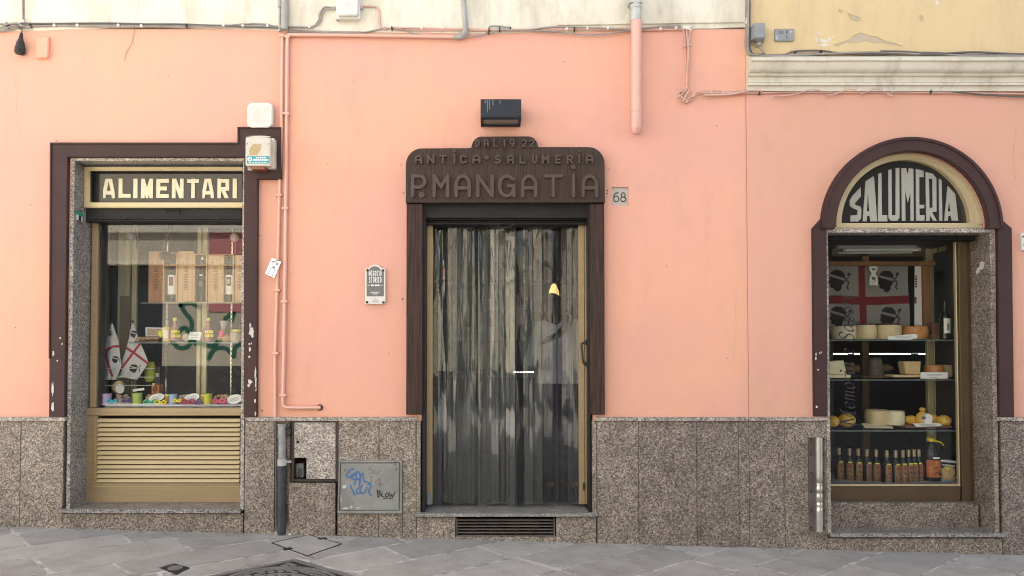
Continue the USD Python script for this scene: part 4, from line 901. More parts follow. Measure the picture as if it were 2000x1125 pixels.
part(fx2, 'duct', ribbed([(905, -30), (905, 0), (907, 30), (909, 55), (905, 70)], -.03, .019), 'grey_pipe')
tr = thing('trunking', 'pink painted horizontal pipe along the top of the pink wall', 'conduit', W(730, 69, -.02))
part(tr, 'pipe', ptube([(562, 68), (700, 69), (820, 71), (903, 72.5)], -.02, .013, 10), 'conduit_pink'); part(tr, 'elbow', ptube([(886, 72), (900, 72), (908, 68), (910, 60)], -.025, .018, 10), 'grey_pipe')

# rain pipe with its shoe
rp = thing('rain_pipe', 'pink painted rain pipe, bare zinc at top, ending high on the wall', 'pipe', W(1242, 262, -.06))
R0 = 10.6 * S(-.06)
part(rp, 'painted_pipe', ptube([(1242.5, 40), (1242, 140), (1242.5, 216)], -.058, R0, 20, smooth=False), 'pipe_paint'); part(rp, 'zinc_pipe', ptube([(1241.5, -60), (1241.5, 41)], -.058, R0 * 1.005, 20, smooth=False), 'zinc')
part(rp, 'joint', ptube([(1241.5, 17), (1241.5, -14)], -.058, R0 * 1.09, 20, smooth=False), 'zinc'); part(rp, 'shoe_joint', ptube([(1242.5, 212), (1242.5, 219)], -.058, R0 * 1.07, 20, smooth=False), 'pipe_paint')
part(rp, 'shoe', tube(catmull([W(1242.5, 214, -.058), W(1242.5, 232, -.058), W(1242.5, 246, -.050), W(1242, 254, -.040), W(1241.5, 261, -.022)], 6), R0 * np.interp(np.arange(25), [0, 14, 20, 24], [1.02, 1.0, .86, .5]), 20), 'pipe_paint')
for py in (2,): part(rp, 'bracket', pbx(1229.5, py - 2, 1255, py + 2, -.10, 0, .002), 'zinc')

# house number tile, set into the render
hn = thing('house_number', 'recessed stone house number tile reading 68 right of the door', 'house number', W(1212, 401, 0))
part(hn, 'tile', pbx(1194, 363, 1230, 404, .014, .04), 'tile_marble')
part(hn, 'digit', prism(glyph('6', *W(1198.0, 395, .012)[[0, 2]], *W(1209.5, 375.5, .012)[[0, 2]], .007), .0115, .016), 'dark_print')
part(hn, 'digit', prism(glyph('8', *W(1211, 394.5, .012)[[0, 2]], *W(1223.5, 375.5, .012)[[0, 2]], .007), .0115, .016), 'dark_print')

# historic shop plaque
pq = thing('wall_plaque', 'arched white plaque reading NEGOZIO STORICO on grey field between conduit and door', 'plaque', W(734, 594, 0))
def zq(a, b): return (700 + a / 10.225, 500 + b / 10.225)
QY = -.018
o = [zq(*p) for p in [(132, 960), (132, 250), (200, 240)] + [(330 + 125 * math.cos(math.radians(t)), 262 - 92 * math.sin(math.radians(t))) for t in range(165, 10, -15)] + [(460, 240), (540, 250), (540, 960)]]
part(pq, 'board', prism(pp(o, QY), QY, -.006, .002), 'white_plastic')
i_ = [zq(*p) for p in [(165, 805), (165, 310), (205, 290)] + [(330 + 112 * math.cos(math.radians(t)), 290 - 86 * math.sin(math.radians(t))) for t in range(170, 5, -15)] + [(455, 290), (508, 310), (508, 805)]]
part(pq, 'field', prism(pp(i_, QY), QY - .0012, QY + .001), 'grey_print')
for txt, a, b, c_, d in (('NEGOZIO', 208, 295, 462, 395), ('STORICO', 212, 415, 460, 535),):
    (p0, q0), (p1, q1) = zq(a, b), zq(c_, d); part(pq, 'print_line', prism(word_fit(txt, p0, q0, p1, q1, QY - .0012, .13 if d < 560 else .2, .45, .62), QY - .0022, QY), 'white_print')
for a, b, w_ in ((245, 725, 180), (285, 757, 100)):
    (p0, q0) = zq(a, b); part(pq, 'small_print', prism(unary_union([pl([zq(a + k * w_ / 9, b), zq(a + (k + .7) * w_ / 9, b)], .006, QY, 2) for k in range(9)]), QY - .0022, QY), 'white_print')
for a, b, w_ in ((270, 915, 140), (282, 880, 120), (322, 840, 34)):
    part(pq, 'small_print', prism(unary_union([pl([zq(a + k * w_ / 8, b), zq(a + (k + .7) * w_ / 8, b)], .004, QY, 2) for k in range(8)]), QY - .0012, QY), 'grey_print')
part(pq, 'small_print', prism(unary_union([pl([zq(a, 586), zq(b, 586)], .011, QY, 2) for a, b in ((255, 305), (328, 350), (356, 376), (382, 418))]), QY - .0022, QY), 'white_print')
part(pq, 'rule', prism(unary_union([pl([zq(185, 582), zq(240, 582)], .003, QY), pl([zq(430, 582), zq(485, 582)], .003, QY)]), QY - .002, QY), 'white_print')
for a, b in ((182, 282), (490, 288), (172, 922), (500, 928)):
    c = W(*zq(a, b), QY); part(pq, 'bolt', lathe([(.0095, 0), (.0095, .004), (.006, .008)], (c[0], QY, c[2]), 12, 'y'), 'black_iron')

# paper tag caught on the conduit
tg = thing('paper_tag', 'small white tag with grey dots tucked askew behind the thin conduit', 'tag', W(534, 543, -.03))
def zt_(a, b): return (500 + a / 9.37, 480 + b / 9.37)
TY = -.036
part(tg, 'card', prism(pp([zt_(290, 220), zt_(465, 290), zt_(335, 590), zt_(162, 510)], TY), TY, TY + .004, .001), 'white_card')
for a, b in ((225, 507), (243, 463), (262, 420), (300, 543), (320, 500), (342, 455)):
    c = W(*zt_(a, b), TY); part(tg, 'dot', prism(Point(c[0], c[2]).buffer(.0042), TY - .001, TY + .001), 'grey_print')
for k, (a, b, rx, ry) in enumerate(((330, 390, 3.2, 2.4), (315, 290, 3.6, 2), (390, 330, 3, 2))): part(tg, 'print', prism(ragged(*zt_(a, b), rx, ry, TY, 30 + k, j=.5), TY - .001, TY + .001), 'grey_plastic')
part(tg, 'notch', prism(pl([zt_(345, 300), zt_(370, 275), zt_(400, 262), zt_(435, 270)], .004, TY), TY - .001, TY + .001), 'dark_print')

# small switch plate at the far right edge
pe = thing('edge_plate', 'pale green wall plate cut by the right edge of the picture', 'wall plate', W(2003, 488, 0))
part(pe, 'plate', prism(prr(1993, 455, 2016, 489, -.012, .004), -.02, -.006, .002), 'white_plastic'); part(pe, 'pictogram', prism(pl([(1997, 463), (2003, 459), (2008, 470), (2000, 478)], .008, -.02), -.0215, -.0195), 'dark_print')

# white junction box in the cream band
jb = thing('junction_box', 'white plastic junction box cut by the top edge of the picture', 'junction box', W(679, 37, 0))
part(jb, 'box', prism(prr(656, -30, 703, 37, -.05, .012), -.05, 0, .003), 'white_plastic'); part(jb, 'lid', prism(prr(659, -28, 699, 30, -.075, .012), -.075, -.051, .005), 'white_plastic')
part(jb, 'lid_mark', prism(Point(*W(678, 9, -.075)[[0, 2]]).buffer(.018).difference(Point(*W(678, 9, -.075)[[0, 2]]).buffer(.015)), -.0762, -.074), 'old_plastic')
for px, py in ((653, 16), (706, 16), (659, 38)): c = W(px, py, -.025); part(jb, 'gland', ball(c, (.014, .014, .014), 1), 'grey_pipe')

# grey meter box and painted plate on the yellow wall
gb = thing('grey_box', 'grey box with sloped foot and cables on the yellow wall', 'electrical box', W(1483, 106, 0))
o = [(1472, 47), (1474, 45), (1493, 45), (1494.5, 47), (1494.5, 79), (1489, 84), (1477, 84), (1472, 76)]
part(gb, 'box', prism(pp([(1472, 46), (1473.5, 44.5), (1493, 44.5), (1494.5, 46), (1494.5, 74), (1472, 74)], -.09), -.09, -.006, .004), 'grey_plastic')
v = [W(1472.3, 74, -.088), W(1494.3, 74, -.088), W(1472.3, 74, -.01), W(1494.3, 74, -.01), W(1478, 82, -.06), W(1491, 80, -.06), W(1478, 84, -.01), W(1491, 84, -.01)]
part(gb, 'sloped_foot', trimesh.convex.convex_hull(np.array(v)), 'grey_plastic'); part(gb, 'gland', ptube([(1483, 82), (1483, 89)], -.035, .016, 10, smooth=False), 'grey_pipe')
part(gb, 'cable', ptube([(1484, 88), (1487, 95), (1490, 101), (1482, 106), (1474, 107)], -.03, .008, 7), 'cable_grey'); part(gb, 'cable', ptube([(1472, 74), (1470, 82), (1476, 90), (1486, 95), (1491, 103), (1497, 108)], -.02, .006, 7), 'cable_grey')
gp = thing('grey_plate', 'flat grey metal plate with worn figures beside the grey box', 'wall plate', W(1532, 80, 0))
part(gp, 'plate', prism(prr(1513, 56, 1551, 80, -.018, .004), -.018, -.006, .002), 'grey_plastic')
part(gp, 'figures', prism(unary_union([word_fit('33', 1521, 60, 1530, 66, -.018, .16), word_fit('0', 1535, 59, 1539, 66, -.018, .2), word_fit('I', 1535.5, 69, 1537.5, 75, -.018, .3)]), -.0192, -.017), 'cable_dark')
part(gp, 'worn_edge', prism(unary_union([ragged(1517, 74, 3, 4, -.018, 71), ragged(1545, 62, 3, 2, -.018, 72)]), -.0188, -.017), 'zinc')

# cables
def bundle(name, label, loc, strands, clips=(), ties=(), cat='cables'):
    t = thing(name, label, cat, W(*loc, 0))
    for k, (pts, y, r, mt) in enumerate(strands):
        w = catmull(np.array([W(p[0], p[1], y) for p in pts]), 7); j = .004 * (meshkit.noise(np.c_[w[:, 0] * 6, w[:, 2] * 6, np.full(len(w), k * 3.1)]) - .5) * 2
        w[:, 2] += j; w[:, 1] = np.minimum(w[:, 1] + j * .5, -r); part(t, 'cable', tube(w, r, 6), mt)
    for px, py in clips: c = W(px, py, -.014); part(t, 'clip', bx(c[0] - .010, c[0] + .010, -.028, 0, c[2] - .011, c[2] + .011, .004), 'white_plastic' if py < 60 else 'cable_pink')
    for px, py, h in ties: part(t, 'tie', pbx(px - 1.2, py - h, px + 1.2, py + h, -.032, -.002, .002), 'tie_black')
    return t
bundle('cable_run', 'long run of cables clipped along the cream band, left of the junction box', (300, 50),
   [([(-60, 45), (0, 47), (60, 48), (165, 46.5), (350, 47), (440, 49), (510, 46), (562, 57), (640, 62), (705, 62)], -.012, .0065, 'cable_grey'),
    ([(-60, 58), (0, 60), (20, 58), (60, 51), (230, 51), (400, 51), (523, 51.5), (600, 53), (612, 51), (622, 40), (625, 25), (634, 14), (650, 15)], -.014, .007, 'cable_grey'),
    ([(40, 46), (160, 45), (260, 46), (370, 48.5), (420, 50), (560, 55)], -.02, .006, 'cable_dark'), ([(614, 51), (624, 44), (627, 30), (637, 18), (652, 17)], -.02, .0055, 'cable_grey'), ([(0, 56), (12, 48), (34, 46), (45, 52)], -.03, .007, 'cable_grey'), ([(-20, 50), (10, 54), (30, 50), (60, 53)], -.028, .006, 'cable_grey')],
   clips=[(107, 50), (152, 50), (232, 50), (277, 51), (437, 50), (475, 51), (523, 51), (547, 52), (605, 53)], ties=[(58, 49, 3), (363, 49, 3), (12, 48, 5), (36, 50, 5)])
bundle('riser_cable', 'single thin cable dropping from the top edge at far left', (46, 40), [([(44, -30), (44.5, 10), (45, 46)], -.008, .006, 'cable_grey'), ([(47, -30), (47.5, 10), (47.5, 46)], -.006, .003, 'cable_grey')], clips=[(46, 42)], cat='cable')
bundle('cable_run', 'tangle of pink-painted and grey cables right of the junction box, reaching the rain pipe', (980, 56),
   [([(705, 12), (728, 13), (739, 18), (741, 34), (742, 50), (752, 57), (768, 54), (860, 56), (980, 58), (1100, 56.5), (1230, 56), (1300, 55.5), (1326, 55)], -.012, .0075, 'cable_pink'),
    ([(770, 55), (790, 58), (815, 67), (860, 71), (905, 72), (940, 69), (953, 62), (955, 54), (963, 51), (978, 52), (997, 54)], -.02, .0055, 'cable_grey'),
    ([(560, 63), (700, 63), (745, 57), (765, 54)], -.012, .006, 'cable_grey'), ([(746, 53), (752, 51), (764, 54)], -.02, .006, 'white_plastic'),
    ([(980, 58), (1030, 58), (1075, 53), (1120, 53), (1200, 56), (1235, 57), (1262, 54), (1300, 50), (1330, 50)], -.022, .0065, 'cable_grey'),
    ([(1020, 58), (1080, 62), (1140, 67), (1180, 66), (1230, 60), (1275, 53), (1330, 54)], -.02, .0055, 'cable_grey'), ([(775, 59), (900, 59), (1040, 60), (1150, 58), (1240, 59), (1330, 58)], -.010, .0065, 'cable_pink'), ([(960, 64), (968, 60), (985, 57), (1000, 60)], -.026, .006, 'cable_grey')],
   clips=[(824, 55), (865, 55), (1107, 57), (1147, 56), (1187, 56), (1290, 57), (1320, 55)], ties=[(765, 54, 3), (976, 56, 4), (1122, 56, 4), (955, 60, 5), (997, 54, 2)])
bundle('cable_drop', 'pink cables dropping and looping back at the foot, left of the seam', (1340, 120),
   [([(1326, 55), (1333, 58), (1337, 68), (1338, 100), (1340, 140), (1339, 172), (1330, 178), (1325, 187), (1331, 196), (1341, 199), (1352, 193), (1362, 184), (1376, 181)], -.014, .0065, 'cable_pink'),
    ([(1334, 54), (1345, 56), (1346, 80), (1343, 120), (1340, 172), (1334, 181), (1331, 189), (1339, 195), (1350, 189), (1360, 180), (1376, 178)], -.020, .0065, 'cable_pink'),
    ([(1335, 55), (1341, 60), (1344, 110), (1341, 150), (1342, 174)], -.026, .006, 'cable_pink'), ([(1335, 197), (1341, 184), (1347, 176)], -.03, .007, 'cable_pink'), ([(1334, 56), (1350, 52), (1335, 53), (1350, 58)], -.03, .008, 'white_plastic'), ([(1349, 53), (1346, 70), (1343, 90)], -.028, .006, 'cable_pink')],
   clips=[(1337, 90), (1347, 88), (1341, 135), (1342, 158), (1331, 178), (1327, 188), (1340, 199), (1354, 188)])
bundle('cable_run', 'pink painted cables running right under the cornice', (1700, 182),
   [([(1374, 182), (1460, 181.5), (1600, 180), (1800, 181), (2000, 183), (2200, 184)], -.014, .0085, 'cable_pink'), ([(1374, 178), (1420, 178), (1480, 177), (1700, 177), (2000, 178), (2200, 178)], -.012, .007, 'cable_pink'),
    ([(1374, 186), (1420, 185), (1445, 181), (1465, 177), (1490, 178)], -.026, .0075, 'cable_pink'), ([(1510, 188), (1535, 187), (1560, 182), (1582, 175), (1600, 176)], -.028, .006, 'cable_pink'), ([(1612, 186), (1630, 184), (1655, 175), (1672, 176)], -.028, .006, 'cable_pink'), ([(1680, 184), (1695, 179), (1710, 174), (1722, 176)], -.028, .006, 'cable_pink'), ([(1860, 179), (1900, 183), (1950, 187), (2000, 189), (2100, 188)], -.024, .006, 'cable_dark'), ([(1728, 181), (1740, 184), (1742, 187), (1732, 185)], -.024, .005, 'cable_pink')],
   clips=[(1389, 182), (1412, 182), (1621, 178), (1741, 178), (1950, 178)], ties=[(1484, 180, 4), (1819, 178, 4)])
bundle('cable_run', 'grey cables down the seam and along the top of the cornice', (1700, 106),
   [([(1457, -40), (1457.5, 0), (1458, 50), (1457, 90), (1463, 105), (1480, 109), (1540, 107), (1640, 105), (1720, 104), (1850, 107), (2000, 107), (2200, 107)], -.016, .009, 'cable_grey'),
    ([(1462, -40), (1461.5, 0), (1461, 60), (1461, 95), (1468, 106), (1500, 109), (1545, 108), (1700, 102), (1800, 105), (1900, 108), (2200, 109)], -.03, .008, 'cable_grey'),
    ([(1465, -40), (1464.5, 0), (1464, 80), (1466, 98), (1480, 107), (1530, 107), (1552, 100), (1600, 99), (1640, 104), (1700, 106), (1810, 103), (1920, 107), (2200, 103)], -.024, .007, 'cable_dark'), ([(1720, 100), (1770, 101), (1830, 105), (1900, 102), (2000, 106), (2200, 108)], -.034, .008, 'cable_dark')],
   clips=[(1459, 38), (1458, 44), (1470, 104), (1541, 106), (1815, 104), (1925, 107)], ties=[(1555, 101, 2), (1605, 99, 2), (1724, 101, 3)])

# ------------------------------------------------------------------ things on the granite base
# drain pipe in its recess
dp = thing('drain_pipe', 'drain pipe in the granite recess, grey plastic above navy cast iron', 'pipe', W(552, 1040, -.03))
part(dp, 'upper_pipe', ptube([(551, 836), (551, 900)], -.02, 7.2 * S(), 18, smooth=False), 'drain_grey'); part(dp, 'collar', ptube([(551, 829), (551, 856)], -.02, 8.1 * S(), 18, smooth=False), 'drain_grey'); part(dp, 'rim', ptube([(551, 828), (551, 831)], -.02, 8.6 * S(), 18, smooth=False), 'drain_grey')
part(dp, 'clamp', ptube([(551, 896), (551, 909)], -.02, 9.4 * S(), 18, smooth=False), 'grey_pipe'); part(dp, 'clamp_bolt', pbx(558, 900, 569, 904, -.03, .0, .002), 'grey_pipe'); part(dp, 'side_hook', ptube([(558, 837), (565, 838), (566, 846), (559, 851)], -.03, .010, 8), 'black_iron')
part(dp, 'iron_pipe', ptube([(550.5, 908), (550, 1048)], -.02, 8.3 * S(), 18, smooth=False), 'cast_navy'); part(dp, 'iron_socket', ptube([(550.5, 914), (550.5, 935)], -.02, 9.3 * S(), 18, smooth=False), 'cast_navy')
part(dp, 'iron_band', ptube([(550.3, 984), (550.3, 990)], -.02, 9.0 * S(), 18, smooth=False), 'cast_navy')
part(dp, 'cement_foot', rough(trimesh.convex.convex_hull(np.array([[X(537), -.035, gz(X(537)) - .02], [X(570), -.035, gz(X(570)) - .02], [X(541), .03, Z(1012)], [X(566), .03, Z(1012)], [X(537), .05, gz(X(537))], [X(570), .05, gz(X(570))]])).subdivide().subdivide(), .004, 30), 'cable_grey')
part(dp, 'thin_cable', ptube([(538, 818), (538.5, 900), (538, 1036)], -.026, .005, 6, smooth=False), 'cable_dark')

# granite access door with a square opening
ad = thing('access_door', 'granite faced meter door in black iron frame with square hole', 'access door', W(614, 940, 0))
part(ad, 'frame', cat_([pbx(570, 821.5, 574, 941, -.026, .02, .002), pbx(656, 822, 661, 942, -.026, .02, .002), pbx(574, 936, 656, 941, -.026, .02, .002), pbx(574, 821.5, 656, 824.5, -.026, .02, .002)]), 'black_iron')
d = pp([(574.8, 825), (655.5, 825), (655.5, 935.5), (598.5, 935.5), (598.5, 894.5), (574.8, 894.5)], FR)
hl = Point(*W(582, 863, FR)[[0, 2]]).buffer(.009); part(ad, 'door', prism(d.difference(hl), FR - .002, .03, .002), 'granite_pale')
part(ad, 'lock', lathe([(.011, 0), (.011, .002), (.004, .003)], (W(582, 863, -.02)[0], -.019, Z(863)), 12, 'y'), 'hole_dark')
part(ad, 'hole_back', pbx(572, 893, 600, 937, .09, .1), 'hole_dark'); part(ad, 'junction_inside', pbx(577, 905, 593, 933, .03, .09, .006), 'grey_plastic'); part(ad, 'cable_inside', ptube([(580, 931), (585, 915), (588, 924), (583, 931)], .02, .006, 6), 'cable_dark')
part(ad, 'dark_edge', pbx(567, 822, 570, 942, -.012, .03), 'black_iron')

# grey metal cabinet with graffiti
cb = thing('utility_cabinet', 'low grey metal utility cabinet scrawled with blue and black graffiti', 'cabinet', W(723, 1000, 0))
KY = -.045
part(cb, 'frame', prism(pp([(661.5, 899), (786, 899), (785, 1002.5), (659, 1002.5)], KY + .01).difference(pp([(665, 903.5), (781, 903.5), (780, 997.5), (663, 997.5)], KY + .01)), KY + .008, .0, .003), 'cabinet_grey')
part(cb, 'door', prism(pp([(666, 905), (780, 905), (779, 996.5), (664, 996.5)], KY), KY, -.01, .003), 'cabinet_grey')
part(cb, 'lower_lip', pbx(659, 997.5, 785, 1003, KY - .004, 0, .002), 'cabinet_grey')
part(cb, 'lock', lathe([(.014, 0), (.014, .004), (.008, .006), (.004, .006)], (W(673, 951, KY)[0], KY, Z(951, KY)), 14, 'y'), 'zinc')
for px, py in ((674, 918), (774, 917), (772, 908), (773, 903)): c = W(px, py, KY); part(cb, 'rivet', ball(c, (.005, .003, .005), 1), 'black_iron')
def zc(pts): return [(480 + a / 3.2605, 780 + b / 3.2605) for a, b in pts]
def scrawl(strokes, w, mt, nm='graffiti'):
    g = unary_union([LineString([tuple(W(*p, KY)[[0, 2]]) for p in [q for q in zc(catmull([(a, b, 0) for a, b in s], 5)[:, :2] if len(s) > 2 else s)]]).buffer(w / 2) for s in strokes])
    part(cb, nm, prism(g, KY - .0011, KY + .001), mt)
scrawl([[(690, 445), (672, 443), (655, 462), (640, 488), (668, 498), (700, 470), (668, 492), (690, 510)], [(692, 545), (702, 500), (708, 462), (724, 470), (728, 500), (700, 512), (728, 515), (722, 552)], [(722, 552), (730, 500), (745, 472), (752, 520), (772, 526)], [(665, 548), (680, 580), (695, 610)],
        [(722, 562), (706, 580), (712, 600), (730, 596)], [(742, 545), (728, 575), (738, 598), (760, 590), (772, 560)], [(778, 545), (788, 530), (795, 555), (782, 580), (788, 592)], [(786, 600), (800, 612)], [(640, 560), (632, 566), (626, 572)]], .010, 'spray_blue')
scrawl([[(812, 424), (790, 426), (786, 448), (806, 446), (810, 464), (784, 474)], [(824, 446), (820, 468), (838, 472), (858, 452)], [(792, 492), (810, 488)], [(794, 495), (802, 530)], [(818, 528), (835, 520), (852, 500)], [(852, 500), (856, 556), (850, 530), (880, 545)]], .0045, 'marker_grey')
scrawl([[(838, 580), (842, 622)], [(836, 580), (858, 586), (842, 600), (862, 606), (840, 624)], [(868, 592), (866, 616), (882, 620)], [(900, 596), (888, 606), (896, 620), (910, 608), (902, 596)], [(916, 592), (920, 620), (930, 604), (936, 622), (950, 590)], [(878, 632), (905, 628), (935, 634)]], .007, 'marker_black')
part(cb, 'scuff', prism(unary_union([ragged(675, 993, 6, 2, KY, 5), ragged(686, 990, 2.4, 3, KY, 6), ragged(666, 975, 1, 9, KY, 7), ragged(700, 992, 5, 1, KY, 8)]), KY - .0008, KY + .001), 'zinc')

# steel corner guard by the arched window
gd = thing('corner_guard', 'dented steel half-tube bumper on riveted plate beside the arched window', 'bumper', W(1598, 1037, -.05))
part(gd, 'plate', pbx(1580, 854, 1611.5, 1036, -.034, -.02, .002), 'rust_steel')
w_ = []; rr_ = []
for t in np.linspace(0, 1, 60):
    py = 854 + t * 184; dent = sum(a * math.exp(-((py - c) / s) ** 2) for c, s, a in ((942, 3, .35), (949, 4, .25), (963, 3.5, .35), (981, 3, .30), (990, 4, .2), (975, 5, .12)))
    w_.append(W(1599 + .8 * t, py, -.04 + .02 * dent)); rr_.append(6.9 * S() * (1 - .33 * dent))
part(gd, 'tube', tube(np.array(w_), np.array(rr_), 20), 'steel', smooth=50)
for py in (858, 888, 924, 960, 997, 1030):
    for px in (1584.5, 1609.0): c = W(px, py, -.034); part(gd, 'rivet', ball(c, (.009, .006, .009), 1), 'black_iron')
# sticker inside the left window reveal
stk = thing('reveal_sticker', 'torn green, white and red sticker on the granite reveal of the left window', 'sticker', (X(143.3), .05, Z(425)))
xr = X(143) + .0008
def rq(y0, y1, z0, z1, mt): part(stk, 'print', bx(xr, xr + .0008, y0, y1, z0, z1), mt, smooth=False)
rq(.02, .11, Z(417.5), Z(411), 'sticker_green'); rq(.02, .045, Z(428), Z(418), 'white_print'); rq(.05, .08, Z(429), Z(418), 'dark_print'); rq(.085, .10, Z(428), Z(419), 'white_print'); rq(.03, .10, Z(434), Z(431), 'label_red')

tp = thing('torn_paper', 'pale torn paper scrap stuck on the granite reveal right of the cheeses', 'paper scrap', (X(1934), .08, Z(522)))
xr2 = X(1934) - .0006
def yz_scrap(pts):
    m = trimesh.creation.extrude_polygon(Polygon(pts), .0006, engine='earcut'); v = np.array(m.vertices); m.vertices = np.stack([xr2 - v[:, 2], v[:, 0], v[:, 1]], 1); trimesh.repair.fix_normals(m); return m
part(tp, 'scrap', yz_scrap([(.05, Z(512)), (.075, Z(508)), (.10, Z(509)), (.105, Z(518)), (.13, Z(520)), (.15, Z(527)), (.14, Z(533)), (.115, Z(530)), (.10, Z(523)), (.07, Z(525)), (.055, Z(519))]), 'cornice_render')
# ------------------------------------------------------------------ flags with four blindfolded heads (printed cloth)
def head_poly(cx, cy, s, flip=False):
    """profile silhouette facing left, unit = head height; returns (dark, white band, white eye)"""
    P_ = [(-.02, .50), (.22, .46), (.36, .32), (.40, .10), (.34, -.10), (.22, -.22), (.20, -.38), (.08, -.50), (-.06, -.48), (-.16, -.34), (-.30, -.30), (-.33, -.20), (-.30, -.14), (-.40, -.08), (-.34, .02), (-.36, .18), (-.28, .38), (-.16, .47)]
    d = Polygon(P_).buffer(.02)
    band = Polygon([(-.36, .22), (-.34, .32), (.38, .12), (.40, .00), (.2, .05)]); tail = unary_union([LineString([(.40, .06), (.55, .16), (.60, .40)]).buffer(.025), LineString([(.40, .04), (.58, -.05), (.50, -.30), (.56, -.40)]).buffer(.035), LineString([(.52, .36), (.60, .30), (.68, .38)]).buffer(.02), LineString([(.50, .28), (.66, .30)]).buffer(.02)])
    k = -1 if flip else 1
    f = lambda g: affinity.translate(affinity.scale(g, s * k, s, origin=(0, 0)), cx, cy)
    return f(unary_union([d.difference(band), tail.difference(band)]))
def flag_color(u, v, wid=.11, hs=.33):
    """u, v in [0,1], v up: white field, red cross, a head in each quarter"""
    c = np.tile(np.array([.62, .60, .58]), (len(u), 1))
    red = (np.abs(u - .5) < wid / 2 / 1.4) | (np.abs(v - .5) < wid / 2)
    c[red] = (.42, .025, .045)
    dark = unary_union([head_poly(a * 1.4, b, hs) for a in (.24, .76) for b in (.25, .77)])
    shapely.prepare(dark); c[shapely.contains_xy(dark, u * 1.4, v)] = (.025, .025, .028)
    return c
def cloth(fn, nu, nv, th=.0015):
    """closed thin sheet from fn(u, v) -> points"""
    u, v = np.meshgrid(np.linspace(0, 1, nu), np.linspace(0, 1, nv)); u, v = u.ravel(), v.ravel(); p = fn(u, v); i, j = np.meshgrid(np.arange(nu - 1), np.arange(nv - 1)); a = (j * nu + i).ravel()
    f = np.vstack([np.stack([a, a + 1, a + nu + 1], 1), np.stack([a, a + nu + 1, a + nu], 1)]); back = p + [0, th, 0]; n = len(p)
    return trimesh.Trimesh(np.vstack([p, back]), np.vstack([f, f[:, ::-1] + n]), process=False), np.r_[u, u], np.r_[v, v]

# ------------------------------------------------------------------ left window display
LB = .80
case = part(bld, 'display_case', cat_([bx(X(150, .3), X(500, .3), .27, LB + .03, Z(806, .26) - .02, Z(797.5, .26)), bx(X(500, .3), X(505, .3), .27, LB, Z(797, .26), Z(425, .26)), bx(X(140, .3), X(150, .3), .27, LB, Z(797, .26), Z(425, .26)), bx(X(140, .3), X(505, .3), .27, LB, Z(425, .26), Z(422, .26))]), 'panel_stone', smooth=False)
part(case, 'back_panel', pbx(180, 430, 520, 530, LB, LB + .02), 'panel_dark'); part(case, 'back_panel', pbx(180, 530, 310, 800, LB, LB + .02), 'panel_dark'); part(case, 'back_panel', pbx(310, 530, 520, 800, LB, LB + .02), 'panel_dark')
for a, b in ((229, 241), (242, 252), (256, 266), (384, 392), (394, 404)): part(case, 'back_mullion', pbx(a, 430, b, 800, LB - .03, LB, .004), 'back_gold')
part(case, 'finger_plate', pbx(233, 578, 251, 780, LB - .04, LB - .03, .003), 'gold_alu')
for px in (325.5, 452): 
    st_ = part(case, 'shelf_standard', pbx(px - 1.6, 440, px + 1.6, 785, LB - .06, LB - .05, .001), 'chrome')
    part(st_, 'slots', cat_([pbx(px - .7, 450 + k * 9, px + .7, 454 + k * 9, LB - .0608, LB - .0595, 0) for k in range(37)]), 'hole_dark', kind='stuff')
D1 = .50
s1 = part(case, 'glass_shelf', bx(X(286, D1), X(475, D1), D1 - .10, LB - .05, Z(594.5, D1), Z(592, D1)), 'shelf_glass', smooth=False)
s2 = part(case, 'glass_shelf', bx(X(265, D1), X(475, D1), D1 - .10, LB - .05, Z(670.5, D1), Z(668, D1)), 'shelf_glass', smooth=False)
part(s1, 'glass_edge', bx(X(286, D1), X(475, D1), D1 - .104, D1 - .10, Z(594, D1), Z(592.5, D1)), 'glass_edge'); part(s2, 'glass_edge', bx(X(265, D1), X(475, D1), D1 - .104, D1 - .10, Z(670.5, D1), Z(668.5, D1)), 'glass_edge')

def bottle(c, h, r, mt='bottle_dark', neck=.36, name='bottle', label_='', cat='bottle', group=None, cap=None, capf=.16, square=False):
    t = thing(name, label_, cat, c, group=group)
    nr = r * neck
    pr = [(r * .85, 0), (r, .006), (r, h * .56), (r * .93, h * .62), (r * .62, h * .69), (nr, h * .75), (nr, h * .97), (nr * 1.12, h * .975), (nr * 1.12, h)]
    part(t, 'glass', lathe(pr, c, 20), mt)
    if cap: part(t, 'capsule', lathe([(nr * 1.14, h * (1 - capf)), (nr * 1.16, h * 1.004), (nr, h * 1.008)], c, 16), cap)
    return t
def wrap_label(t, c, r, z0, z1, mt, half=.9, name='label', off=.0008):
    an = np.linspace(-half, half, 12); v = []; f = []
    for z in (z0, z1):
        for rr_ in (r + off, r + off * .2):
            for a in an: v.append((c[0] + rr_ * math.sin(a), c[1] - rr_ * math.cos(a), z))
    n = len(an)
    for k in range(n - 1):
        f += [(k, k + 1, 2 * n + k + 1), (k, 2 * n + k + 1, 2 * n + k), (n + k, 3 * n + k + 1, n + k + 1), (n + k, 3 * n + k, 3 * n + k + 1), (k, n + k + 1, k + 1), (k, n + k, n + k + 1), (2 * n + k, 2 * n + k + 1, 3 * n + k + 1), (2 * n + k, 3 * n + k + 1, 3 * n + k)]
    return part(t, name, trimesh.Trimesh(np.array(v), np.array(f), process=False), mt)
